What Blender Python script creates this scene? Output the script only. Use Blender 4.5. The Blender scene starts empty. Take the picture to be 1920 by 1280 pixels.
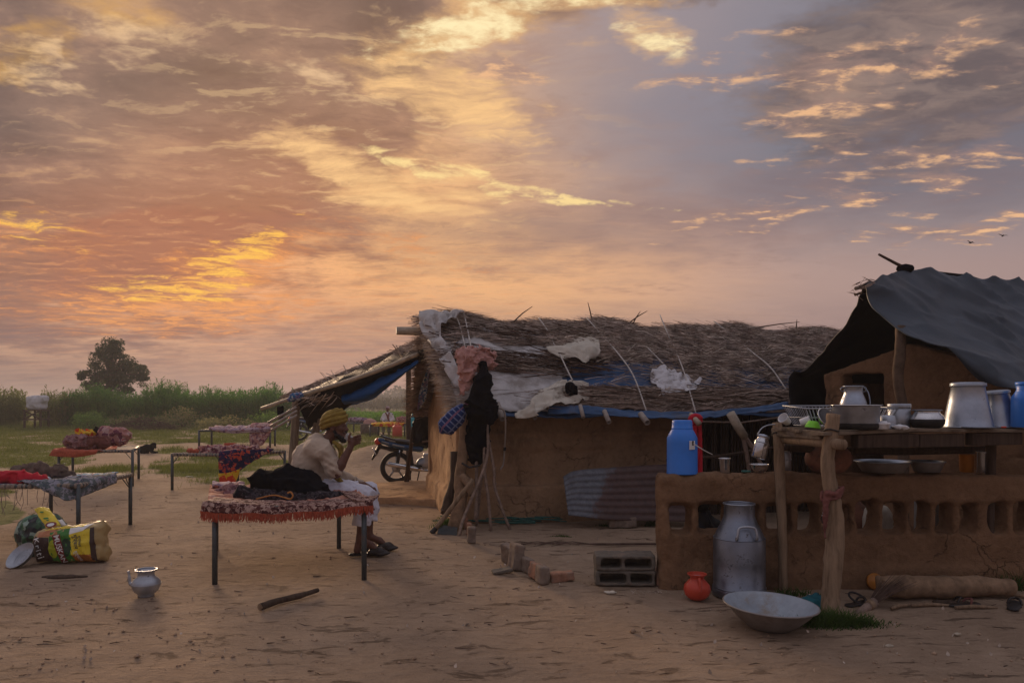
import bpy, bmesh, math, random
import numpy as np
from mathutils import Vector, Matrix, noise as mnoise
from mathutils.bvhtree import BVHTree

random.seed(7)
RNG = np.random.default_rng(11)
SC = bpy.context.scene
COL = SC.collection

# ------------------------------------------------------------------ camera
FPX, HORIZON, CAM_H = 1400.0, 758.0, 1.45          # focal length and horizon row in pixels of the 1920 px frame
cam_data = bpy.data.cameras.new('camera')
cam = bpy.data.objects.new('camera', cam_data)
COL.objects.link(cam)
cam.location = (0, 0, CAM_H)
cam.rotation_euler = (math.radians(90), 0, 0)
cam_data.sensor_width = 36.0
cam_data.lens = 36.0 * FPX / 1920.0
cam_data.shift_y = (HORIZON - 640.0) / 1920.0
cam_data.clip_start = 0.05
cam_data.clip_end = 6000
SC.camera = cam

SC.view_settings.view_transform = 'Standard'
SC.view_settings.look = 'None'
SC.view_settings.exposure = 0.06
SC.view_settings.gamma = 1.0
SC.view_settings.use_curve_mapping = False
SC.cycles.use_denoising = True
SC.cycles.max_bounces = 8
SC.cycles.volume_bounces = 1
SC.cycles.sample_clamp_indirect = 8

def srgb(r, g, b):
    f = lambda c: (c / 255 / 12.92) if c / 255 <= 0.04045 else ((c / 255 + 0.055) / 1.055) ** 2.4
    return (f(r), f(g), f(b), 1.0)

# ------------------------------------------------------------------ node expressions
class E:
    """A node socket that can be used in arithmetic."""
    tree = None
    def __init__(self, s): self.s = s
    @staticmethod
    def node(kind): return E.tree.nodes.new(kind)
    @staticmethod
    def put(inp, v):
        if isinstance(v, E): E.tree.links.new(v.s, inp)
        else: inp.default_value = v
    @staticmethod
    def m(op, a, b=None, c=None):
        n = E.node('ShaderNodeMath'); n.operation = op
        for i, v in enumerate((a, b, c)):
            if v is not None: E.put(n.inputs[i], v)
        return E(n.outputs[0])
    def __add__(a, b): return E.m('ADD', a, b)
    def __radd__(a, b): return E.m('ADD', b, a)
    def __sub__(a, b): return E.m('SUBTRACT', a, b)
    def __rsub__(a, b): return E.m('SUBTRACT', b, a)
    def __mul__(a, b): return E.m('MULTIPLY', a, b)
    def __rmul__(a, b): return E.m('MULTIPLY', b, a)
    def __truediv__(a, b): return E.m('DIVIDE', a, b)
    def __rtruediv__(a, b): return E.m('DIVIDE', b, a)
    def clamp(a):
        n = E.node('ShaderNodeClamp'); E.put(n.inputs[0], a); return E(n.outputs[0])

def emax(a, b): return E.m('MAXIMUM', a, b)
def emin(a, b): return E.m('MINIMUM', a, b)
def smooth(x, lo, hi):
    n = E.node('ShaderNodeMapRange'); n.interpolation_type = 'SMOOTHSTEP'
    for i, v in enumerate((x, lo, hi, 0.0, 1.0)): E.put(n.inputs[i], v)
    return E(n.outputs[0])
def vec(x, y, z=0.0):
    n = E.node('ShaderNodeCombineXYZ')
    for i, v in enumerate((x, y, z)): E.put(n.inputs[i], v)
    return E(n.outputs[0])
def xyz(v):
    n = E.node('ShaderNodeSeparateXYZ'); E.put(n.inputs[0], v)
    return [E(o) for o in n.outputs]
def noise(v, scale=1.0, detail=4.0, rough=0.5, dist=0.0, dims='3D', color=False):
    n = E.node('ShaderNodeTexNoise'); n.noise_dimensions = dims
    if v is not None: E.put(n.inputs['Vector'], v)
    n.inputs['Scale'].default_value = scale; n.inputs['Detail'].default_value = detail
    n.inputs['Roughness'].default_value = rough; n.inputs['Distortion'].default_value = dist
    return E(n.outputs['Color' if color else 'Fac'])
def mix(f, a, b, blend='MIX'):
    n = E.node('ShaderNodeMix'); n.data_type = 'RGBA'; n.blend_type = blend
    E.put(n.inputs[0], f); E.put(n.inputs[6], a); E.put(n.inputs[7], b)
    return E(n.outputs[2])
def ramp(f, stops):
    n = E.node('ShaderNodeValToRGB'); E.put(n.inputs[0], f)
    els = n.color_ramp.elements
    while len(els) < len(stops): els.new(0.5)
    for e, (p, c) in zip(els, stops): e.position = p; e.color = c
    return E(n.outputs[0])

# ------------------------------------------------------------------ sky: a sunset behind broken cloud
SUN_AZ, SUN_EL = math.radians(-27), math.radians(12)
def build_sky():
    w = bpy.data.worlds.new('World'); SC.world = w; w.use_nodes = True
    nt = w.node_tree; nt.nodes.clear(); E.tree = nt
    tc = E.node('ShaderNodeTexCoord')
    x, y, z = xyz(E(tc.outputs['Generated']))
    az = E.m('ARCTAN2', x, y) * 57.2958
    el = E.m('ARCSINE', z) * 57.2958
    zz = emax(z, 0.0) + 0.10
    px, py = x / zz, y / zz
    plane = vec(px, py, 0.0)
    warp = noise(plane, 2.2, 5, 0.6)
    warp2 = noise(vec(px + 7.3, py - 2.1, 3.0), 2.2, 5, 0.6)
    wa, we = (warp - 0.5), (warp2 - 0.5)
    def ae(u, v):
        a = math.atan((u - 960) / FPX); e = math.atan((HORIZON - v) / FPX * math.cos(a))
        return math.degrees(a), math.degrees(e)
    def blob(u, v, ru, rv, rot=0.0, soft=0.6, wob=1.0):
        """a soft patch of sky round one direction, its rim ragged like cloud"""
        a0, e0 = ae(u, v); k = 57.2958 / FPX
        da, de = az - a0 + wa * (14.0 * wob), el - e0 + we * (9.0 * wob)
        c, s = math.cos(rot), math.sin(rot)
        p = (da * c + de * s) / (ru * k); q = (de * c - da * s) / (rv * k)
        r = E.m('SQRT', p * p + q * q)
        return 1.0 - smooth(r, 1.0 - soft, 1.0 + soft)
    def union(*bs):
        o = bs[0]
        for b in bs[1:]: o = emax(o, b)
        return o
    # clear air behind the clouds
    sky_n = E.node('ShaderNodeTexSky'); sky_n.sky_type = 'NISHITA'; sky_n.sun_disc = False
    sky_n.sun_elevation = SUN_EL; sky_n.sun_rotation = SUN_AZ; sky_n.dust_density = 4.0
    nish = mix(1.0, E(sky_n.outputs[0]), (0.075, 0.075, 0.075, 1), 'MULTIPLY')
    up = smooth(el, 0.0, 26.0)
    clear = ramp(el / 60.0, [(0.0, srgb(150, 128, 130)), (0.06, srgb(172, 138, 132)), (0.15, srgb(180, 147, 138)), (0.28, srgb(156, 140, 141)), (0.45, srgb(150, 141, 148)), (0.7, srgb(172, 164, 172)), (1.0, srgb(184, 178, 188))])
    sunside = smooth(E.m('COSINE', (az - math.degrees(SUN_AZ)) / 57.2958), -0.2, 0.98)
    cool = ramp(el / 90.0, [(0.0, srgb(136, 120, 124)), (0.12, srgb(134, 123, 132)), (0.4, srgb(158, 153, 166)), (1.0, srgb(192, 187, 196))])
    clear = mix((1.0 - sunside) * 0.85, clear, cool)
    rightblue = smooth(az, 12.0, 27.0) * smooth(el, 8.0, 17.0) * (1.0 - smooth(az, 40.0, 75.0)) * (1.0 - smooth(el, 30.0, 50.0))
    clear = mix(rightblue * 0.7, clear, srgb(110, 112, 124))
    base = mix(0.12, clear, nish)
    # glow of the hidden sun
    glow1 = blob(470, 500, 560, 190, 0.1, 0.95, 0.35)
    base = mix(glow1 * 0.70, base, srgb(238, 148, 88))
    glow2 = blob(740, 310, 430, 230, -0.45, 0.95, 0.5)
    base = mix(glow2 * 0.85, base, srgb(250, 190, 120))
    glow3 = blob(980, 260, 420, 280, -0.3, 0.97, 0.4)
    base = mix(glow3 * 0.34, base, srgb(216, 168, 138))
    st = vec(px + wa * 0.30, py * 2.2 + we * 0.5, 1.7)
    st2 = vec(px * 1.15 + wa * 0.45 + we * 0.2, py * 1.75 + we * 0.9 + wa * 0.3, 4.7)
    n_streak = noise(st, 3.4, 8, 0.62, 0.4)
    n_thin = noise(st2, 6.0, 8, 0.66, 0.5) * 0.72 + n_streak * 0.28
    n_puff = noise(vec(px, py * 1.35, 5.0), 5.0, 8, 0.62, 0.3)
    n_fine = noise(vec(px * 1.05, py * 1.5, 8.0), 13.0, 7, 0.6, 0.3)
    n_big = noise(vec(px, py, 9.0), 1.3, 6, 0.55, 0.2)
    n_tex = n_puff * 0.5 + n_fine * 0.5
    n_soft = noise(vec(px, py * 1.2, 2.0), 2.4, 8, 0.6, 0.35)
    n_edge = noise(vec(px * 1.0 + wa * 0.25, py * 1.9 + we * 0.4, 21.0), 4.6, 8, 0.64, 0.3)
    n_edge2 = noise(vec(px * 1.0 + wa * 0.25 - 0.02, py * 1.9 + we * 0.4 + 0.075, 21.0), 4.6, 8, 0.64, 0.3)
    relief = n_edge - n_edge2                    # which side of a cloud ripple faces the hidden sun
    # the blue gaps at upper right
    base = mix(blob(1330, 215, 330, 150, 0.1, 0.9, 0.7) * 0.75, base, srgb(127, 126, 139))
    base = mix(blob(1760, 235, 300, 110, 0.05, 0.8, 0.7) * 0.72, base, srgb(104, 108, 121))
    # 1a broken sheets of brown cloud over the bright middle
    sheets = union(blob(780, 300, 520, 260, -0.3, 0.6, 1.0), blob(300, 560, 760, 170, 0.0, 0.7, 0.6), blob(1250, 400, 620, 110, 0.0, 0.8, 0.6) * 0.7)
    sh = smooth(n_edge * 0.55 + n_soft * 0.45, 0.45, 0.63) * sheets
    col = mix(sh * 0.55, base, mix(smooth(az, -16.0, 14.0), srgb(158, 112, 92), srgb(150, 120, 114)))
    # 1b dull cloud deck over the upper left and upper right, ragged below
    deck = union(blob(120, 230, 600, 320, 0.30, 0.40, 1.2), blob(300, 400, 350, 130, 0.38, 0.5, 0.8), blob(430, 150, 330, 210, -0.1, 0.5, 1.1),
                 blob(800, 5, 330, 55, -0.03, 0.6, 0.9), blob(1300, -30, 520, 40, 0.03, 0.6, 0.9) * 0.7, blob(1850, 60, 330, 140, 0.12, 0.6, 1.2))
    deck_n = smooth(deck + (n_big - 0.5) * 1.2 + (n_edge - 0.5) * 1.0 + (n_fine - 0.5) * 0.3, 0.16, 0.74)
    shade = ramp(n_soft * 0.78 + n_edge * 0.22, [(0.33, srgb(86, 71, 69)), (0.46, srgb(110, 90, 84)), (0.56, srgb(136, 109, 97)), (0.68, srgb(190, 150, 120))])
    low = smooth(el, 17.0, 7.0)
    shade = mix(low * 0.36, shade, srgb(166, 112, 88))
    shade = mix(blob(430, 430, 330, 130, 0.3, 0.95, 0.3) * 0.45, shade, srgb(210, 132, 90))
    shade = mix(blob(620, 200, 330, 170, 0.0, 0.95, 0.5) * 0.25, shade, srgb(206, 156, 118))
    right = smooth(az, 6.0, 22.0)
    shade = mix(right * 0.75, shade, mix(smooth(n_edge, 0.4, 0.65), srgb(102, 92, 95), srgb(140, 122, 116)))
    col = mix(deck_n * 0.94, col, shade)
    wedge = smooth(blob(330, 455, 230, 62, 0.30, 0.6, 0.7) + (n_soft - 0.5) * 1.2, 0.35, 0.8)
    col = mix(wedge * 0.6, col, srgb(172, 112, 86))
    # sun-facing sides of the ripples
    warm = mix(smooth(el, 5.0, 20.0), srgb(246, 158, 92), srgb(244, 204, 150))
    where = union(deck * 0.45, sheets * 0.9) * smooth(az, 16.0, -6.0)
    col = mix((smooth(relief, 0.03, 0.16) * where * 0.38).clamp(), col, warm)
    col = mix((smooth(relief, -0.03, -0.15) * where * 0.25).clamp(), col, srgb(116, 86, 78))
    # 2 thin violet banks low on the right
    bank = union(blob(1150, 430, 480, 60, 0.02, 0.6, 0.6), blob(1650, 345, 330, 70, 0.05, 0.6, 0.8), blob(60, 690, 420, 120, 0, 0.8, 0.3), blob(850, 640, 900, 60, 0, 0.8, 0.3), blob(1720, 320, 360, 60, 0.08, 0.8, 0.8))
    col = mix(bank * (n_streak * 1.1).clamp() * 0.75, col, srgb(122, 104, 108))
    # 3 bright holes and rims
    def lit(mask, n, lo, hi, c, strength=1.0):
        nonlocal col
        a = smooth(mask * 0.5 + n, lo, hi) * smooth(mask, 0.0, 0.6)
        col = mix((a * strength).clamp(), col, c)
    gold = union(blob(265, 45, 150, 60, 0.05, 0.8, 1.0), blob(60, 95, 120, 42, 0.15, 0.8, 1.0))
    lit(gold, n_big * 0.5 + n_tex * 0.5, 0.84, 1.16, srgb(228, 172, 86), 0.8)
    lit(gold, n_big * 0.35 + n_tex * 0.65, 1.0, 1.18, srgb(246, 200, 108), 0.7)
    pale = union(blob(860, 80, 250, 60, 0.05, 0.75, 1.0), blob(1190, 60, 110, 36, -0.25, 0.8, 1.0) * 0.85, blob(1040, 20, 330, 28, 0.0, 0.7, 0.8) * 0.85)
    lit(pale, n_puff * 0.5 + n_edge * 0.5, 0.78, 1.06, srgb(232, 182, 124), 0.75)
    lit(pale, n_puff * 0.5 + n_fine * 0.5, 0.90, 1.10, srgb(255, 234, 182), 1.0)
    side = union(blob(600, 110, 70, 60, -0.6, 0.8, 1.2), blob(430, 235, 210, 48, 0.2, 0.8, 1.2) * 0.8, blob(90, 140, 90, 24, -0.2, 0.7, 1.2), blob(330, 110, 300, 50, 0.1, 0.9, 1.3))
    lit(side, n_tex, 0.90, 1.14, srgb(240, 200, 154), 0.7)
    mid = union(blob(700, 335, 360, 66, -0.22, 0.9, 1.0), blob(860, 215, 240, 70, -0.35, 0.9, 1.0), blob(480, 265, 190, 46, -0.2, 0.9, 1.0) * 0.72)
    lit(mid, n_streak * 0.4 + n_edge * 0.6, 0.82, 1.12, srgb(252, 202, 140), 0.9)
    streak = union(blob(980, 356, 340, 13, -0.17, 0.8, 0.4), blob(800, 315, 200, 18, -0.3, 0.8, 0.5))
    lit(streak, n_thin, 0.86, 1.10, srgb(255, 222, 152), 0.9)
    fire = union(blob(430, 505, 250, 60, 0.42, 0.7, 0.6), blob(330, 575, 330, 62, 0.02, 0.8, 0.5), blob(60, 450, 210, 72, -0.2, 0.9, 0.7) * 0.8, blob(780, 470, 260, 40, -0.1, 0.9, 0.5) * 0.75)
    lit(fire, n_thin, 0.80, 1.06, srgb(222, 142, 84), 0.55)
    lit(fire, n_thin, 0.93, 1.10, srgb(250, 168, 96), 0.75)
    hot = union(blob(445, 478, 175, 46, 0.5, 0.8, 0.5), blob(330, 540, 190, 45, 0.1, 0.8, 0.5), blob(30, 415, 150, 30, -0.25, 0.8, 0.5))
    lit(hot, n_thin, 0.92, 1.10, srgb(255, 196, 86), 1.0)
    # 4 scattered small clouds on the right, lit from below left
    sc_m = union(blob(1540, 230, 170, 120, 0.0, 0.8, 0.9), blob(1640, 110, 300, 70, -0.1, 0.8, 1.0), blob(1300, 120, 190, 60, -0.2, 0.9, 0.8), blob(1720, 320, 260, 70, 0.1, 0.9, 0.8), blob(1450, 400, 330, 44, 0.05, 0.9, 0.6), blob(960, 160, 150, 50, -0.1, 0.9, 0.8), blob(1800, 430, 220, 40, 0.0, 0.9, 0.6), blob(930, 170, 130, 50, 0, 0.8, 1))
    scv = vec(px * 0.8, py * 1.25, 13.0); scv2 = vec(px * 0.8 + 0.03, py * 1.25 + 0.035, 13.0)
    n_sc = noise(scv, 6.0, 8, 0.62, 0.2)
    body = smooth(sc_m * 0.42 + n_sc, 0.84, 1.06) * smooth(sc_m, 0.0, 0.5)
    col = mix(body * 0.7, col, srgb(164, 132, 120))
    n_sc2 = noise(scv2, 6.0, 8, 0.62, 0.2)
    rim = smooth((n_sc - n_sc2) * 4.0, 0.0, 0.55) * body
    col = mix(rim * 0.8, col, srgb(244, 190, 140))
    # everything settles into dusty mauve at the horizon
    hz = 1.0 - smooth(el, -1.0, 7.5)
    hc = mix(smooth(az, -36.0, -14.0), srgb(112, 96, 98), srgb(160, 126, 122))
    hc = mix(smooth(az, 2.0, 40.0), hc, srgb(158, 134, 132))
    col = mix(hz * 0.72, col, hc)
    ground_col = srgb(70, 56, 50)
    col = mix(smooth(el, -0.5, -2.5), col, ground_col)
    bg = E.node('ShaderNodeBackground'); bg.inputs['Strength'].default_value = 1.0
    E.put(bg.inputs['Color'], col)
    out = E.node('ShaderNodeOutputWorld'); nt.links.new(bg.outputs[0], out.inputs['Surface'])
    w.cycles.sampling_method = 'MANUAL'; w.cycles.sample_map_resolution = 512
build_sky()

sun_data = bpy.data.lights.new('sun', 'SUN')
sun_data.energy = 3.0; sun_data.angle = math.radians(16); sun_data.color = (1.0, 0.68, 0.42)
sun = bpy.data.objects.new('sun', sun_data); COL.objects.link(sun)
d = Vector((math.sin(SUN_AZ) * math.cos(SUN_EL), math.cos(SUN_AZ) * math.cos(SUN_EL), math.sin(SUN_EL)))
sun.rotation_euler = d.to_track_quat('Z', 'Y').to_euler()
sun.location = (-20, 30, 15)

# ------------------------------------------------------------------ placing
def G(px, py, z=0.0):
    """the point at height z seen at this pixel of the 1920 px photograph"""
    Y = FPX * (CAM_H - z) / (py - HORIZON)
    return Vector(((px - 960) / FPX * Y, Y, z))
def P(px, py, Y):
    return Vector(((px - 960) / FPX * Y, Y, CAM_H - (py - HORIZON) / FPX * Y))

# ------------------------------------------------------------------ objects
def link(name, me, mat=None, parent=None, smooth_=False):
    o = bpy.data.objects.new(name, me)
    COL.objects.link(o)
    if mat is not None and not me.materials: me.materials.append(mat)
    if parent is not None: o.parent = parent
    if smooth_ and len(me.polygons):
        me.polygons.foreach_set('use_smooth', [True] * len(me.polygons))
    return o
def tag(o, label, cat, group=None, kind=None):
    o['label'] = label; o['category'] = cat
    if group: o['group'] = group
    if kind: o['kind'] = kind
    return o
def thing(name, label, cat, loc=(0, 0, 0), rz=0.0, group=None):
    o = bpy.data.objects.new(name, None); COL.objects.link(o)
    o.location = loc; o.rotation_euler = (0, 0, rz); o.empty_display_size = 0.1
    return tag(o, label, cat, group)
def copy_tree(o, parent=None):
    c = o.copy(); COL.objects.link(c)
    if parent is not None: c.parent = parent
    for ch in [k for k in COL.objects if k.parent == o]: copy_tree(ch, c)
    return c

class MB:
    """collects shapes and links them as one mesh object"""
    def __init__(self): self.v = []; self.f = []; self.uv = {}
    def add(self, vs, fs):
        n = len(self.v); self.v.extend([tuple(q) for q in vs])
        self.f.extend([tuple(i + n for i in f) for f in fs]); return n
    def box(self, c, size, rot=None, taper=0.0):
        sx, sy, sz = size[0] / 2, size[1] / 2, size[2] / 2
        vs = []
        for z in (-1, 1):
            k = 1 - taper * (z > 0)
            for x, y in ((-1, -1), (1, -1), (1, 1), (-1, 1)):
                p = Vector((x * sx * k, y * sy * k, z * sz))
                if rot is not None: p = rot @ p
                vs.append(p + Vector(c))
        self.add(vs, [(3, 2, 1, 0), (4, 5, 6, 7), (0, 1, 5, 4), (1, 2, 6, 5), (2, 3, 7, 6), (3, 0, 4, 7)])
        return self
    def tube(self, pts, rad, n=8, cap=True, wob=0.0, seed=0):
        pts = [Vector(p) for p in pts]; m = len(pts)
        if not hasattr(rad, '__len__'): rad = [rad] * m
        rr = random.Random(seed)
        vs = []; ref = None
        for i, p in enumerate(pts):
            t = (pts[min(i + 1, m - 1)] - pts[max(i - 1, 0)]).normalized()
            if ref is None:
                ref = Vector((0, 0, 1)) if abs(t.z) < 0.9 else Vector((1, 0, 0))
            a = t.cross(ref); a.normalize(); b = t.cross(a); b.normalize(); ref = -b.cross(t).cross(t) if False else a.cross(t)
            for k in range(n):
                an = 2 * math.pi * k / n
                r = rad[i] * (1 + wob * (rr.random() - 0.5))
                vs.append(p + (a * math.cos(an) + b * math.sin(an)) * r)
        fs = [(i * n + k, i * n + (k + 1) % n, (i + 1) * n + (k + 1) % n, (i + 1) * n + k) for i in range(m - 1) for k in range(n)]
        if cap: fs += [tuple(range(n - 1, -1, -1)), tuple((m - 1) * n + k for k in range(n))]
        self.add(vs, fs); return self
    def lathe(self, prof, n=28, c=(0, 0, 0), rot=None, cap0=True, cap1=False, oval=1.0):
        vs = []
        for r, z in prof:
            for k in range(n):
                an = 2 * math.pi * k / n
                p = Vector((r * math.cos(an), r * math.sin(an) * oval, z))
                if rot is not None: p = rot @ p
                vs.append(p + Vector(c))
        m = len(prof)
        fs = [(i * n + k, i * n + (k + 1) % n, (i + 1) * n + (k + 1) % n, (i + 1) * n + k) for i in range(m - 1) for k in range(n)]
        if cap0: fs.append(tuple(range(n - 1, -1, -1)))
        if cap1: fs.append(tuple((m - 1) * n + k for k in range(n)))
        self.add(vs, fs); return self
    def prism(self, outline, depth_vec):
        d = Vector(depth_vec); n = len(outline)
        vs = [Vector(p) for p in outline] + [Vector(p) + d for p in outline]
        self.add(vs, [tuple(range(n)), tuple(range(2 * n - 1, n - 1, -1))] + [(i, i + n, (i + 1) % n + n, (i + 1) % n) for i in range(n)])
        return self
    def build(self, name, mat=None, parent=None, smooth_=False, bevel=0.0, fix=True):
        me = bpy.data.meshes.new(name); me.from_pydata(self.v, [], self.f)
        if fix:
            bm = bmesh.new(); bm.from_mesh(me); bmesh.ops.recalc_face_normals(bm, faces=bm.faces); bm.to_mesh(me); bm.free()
        o = link(name, me, mat, parent, smooth_)
        if bevel:
            b = o.modifiers.new('b', 'BEVEL'); b.width = bevel; b.segments = 2; b.limit_method = 'ANGLE'
        return o

def catmull(pts, per=8):
    pts = [Vector(p) for p in pts]; out = []
    q = [pts[0] * 2 - pts[1]] + pts + [pts[-1] * 2 - pts[-2]]
    for i in range(1, len(q) - 2):
        p0, p1, p2, p3 = q[i - 1:i + 3]
        for k in range(per):
            t = k / per
            out.append(0.5 * ((2 * p1) + (p2 - p0) * t + (2 * p0 - 5 * p1 + 4 * p2 - p3) * t * t + (3 * p1 - p0 - 3 * p2 + p3) * t ** 3))
    out.append(pts[-1]); return out

def raw_mesh(name, V, F, mat=None, parent=None, smooth_=True, fcount=None):
    """numpy vertices and faces (all with the same corner count) to one object"""
    V = np.asarray(V, dtype=np.float32); F = np.asarray(F, dtype=np.int32)
    me = bpy.data.meshes.new(name)
    me.vertices.add(len(V)); me.vertices.foreach_set('co', V.ravel())
    k = F.shape[1]
    me.loops.add(F.size); me.loops.foreach_set('vertex_index', F.ravel())
    me.polygons.add(len(F)); me.polygons.foreach_set('loop_start', np.arange(0, F.size, k, dtype=np.int32))
    me.update(calc_edges=True); me.validate()
    return link(name, me, mat, parent, smooth_)

# value noise for numpy arrays
def _hash(ix, iy, iz, s):
    h = (ix * 374761393 + iy * 668265263 + iz * 2147483647 + s * 974634777).astype(np.int64)
    h = (h ^ (h >> 13)) * 1274126177; h = h ^ (h >> 16)
    return (h & 0xffff).astype(np.float32) / 65535.0
def vnoise(X, Y, Z=0.0, seed=0):
    X = np.asarray(X, dtype=np.float64); Y = np.asarray(Y, dtype=np.float64); Z = np.asarray(Z, dtype=np.float64) + 0 * X
    ix, iy, iz = np.floor(X).astype(np.int64), np.floor(Y).astype(np.int64), np.floor(Z).astype(np.int64)
    fx, fy, fz = X - ix, Y - iy, Z - iz
    fx, fy, fz = [f * f * (3 - 2 * f) for f in (fx, fy, fz)]
    o = 0
    for a in (0, 1):
        for b in (0, 1):
            for c in (0, 1):
                o = o + _hash(ix + a, iy + b, iz + c, seed) * (fx if a else 1 - fx) * (fy if b else 1 - fy) * (fz if c else 1 - fz)
    return o - 0.5
def fbm(X, Y, Z=0.0, oct_=4, seed=0, gain=0.5):
    o, a, f = 0, 1.0, 1.0
    for i in range(oct_):
        o = o + a * vnoise(np.asarray(X) * f, np.asarray(Y) * f, np.asarray(Z) * f, seed + i * 17); a *= gain; f *= 2.03
    return o

def sheet(name, ctrl, mat, parent=None, per=8, thick=0.004, wrinkle=0.0, wscale=6.0, seed=0, ridged=True, closed=False):
    """cloth over a grid of control points: smooth surface, wrinkled, with real thickness and a uv map"""
    rows = [catmull(r, per) for r in ctrl]
    cols = list(zip(*rows)); cols = [catmull(c, per) for c in cols]
    nu, nv = len(cols), len(cols[0])
    A = np.array([[tuple(p) for p in c] for c in cols])          # u, v, xyz
    du = np.gradient(A, axis=0); dv = np.gradient(A, axis=1)
    N = np.cross(du, dv); N /= (np.linalg.norm(N, axis=2, keepdims=True) + 1e-9)
    if wrinkle:
        X, Y, Z = A[..., 0] * wscale, A[..., 1] * wscale, A[..., 2] * wscale
        w = fbm(X + 3 * vnoise(X * .5, Y * .5, Z * .5, seed + 5), Y, Z, 3, seed)
        if ridged: w = 0.5 - np.abs(w) ** .75 * 1.9
        A = A + N * (w * wrinkle)[..., None]
    V = A.reshape(-1, 3)
    ii, jj = np.meshgrid(np.arange(nu - 1), np.arange(nv - 1), indexing='ij')
    F = np.stack([ii * nv + jj, (ii + 1) * nv + jj, (ii + 1) * nv + jj + 1, ii * nv + jj + 1], -1).reshape(-1, 4)
    o = raw_mesh(name, V, F, mat, parent)
    me = o.data
    uvl = me.uv_layers.new(name='uv')
    UV = np.stack(np.meshgrid(np.linspace(0, 1, nu), np.linspace(0, 1, nv), indexing='ij'), -1).reshape(-1, 2)
    idx = np.empty(len(me.loops), dtype=np.int32); me.loops.foreach_get('vertex_index', idx)
    uvl.data.foreach_set('uv', UV[idx].astype(np.float32).ravel())
    if thick:
        s = o.modifiers.new('s', 'SOLIDIFY'); s.thickness = thick; s.offset = 0
    return o

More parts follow.
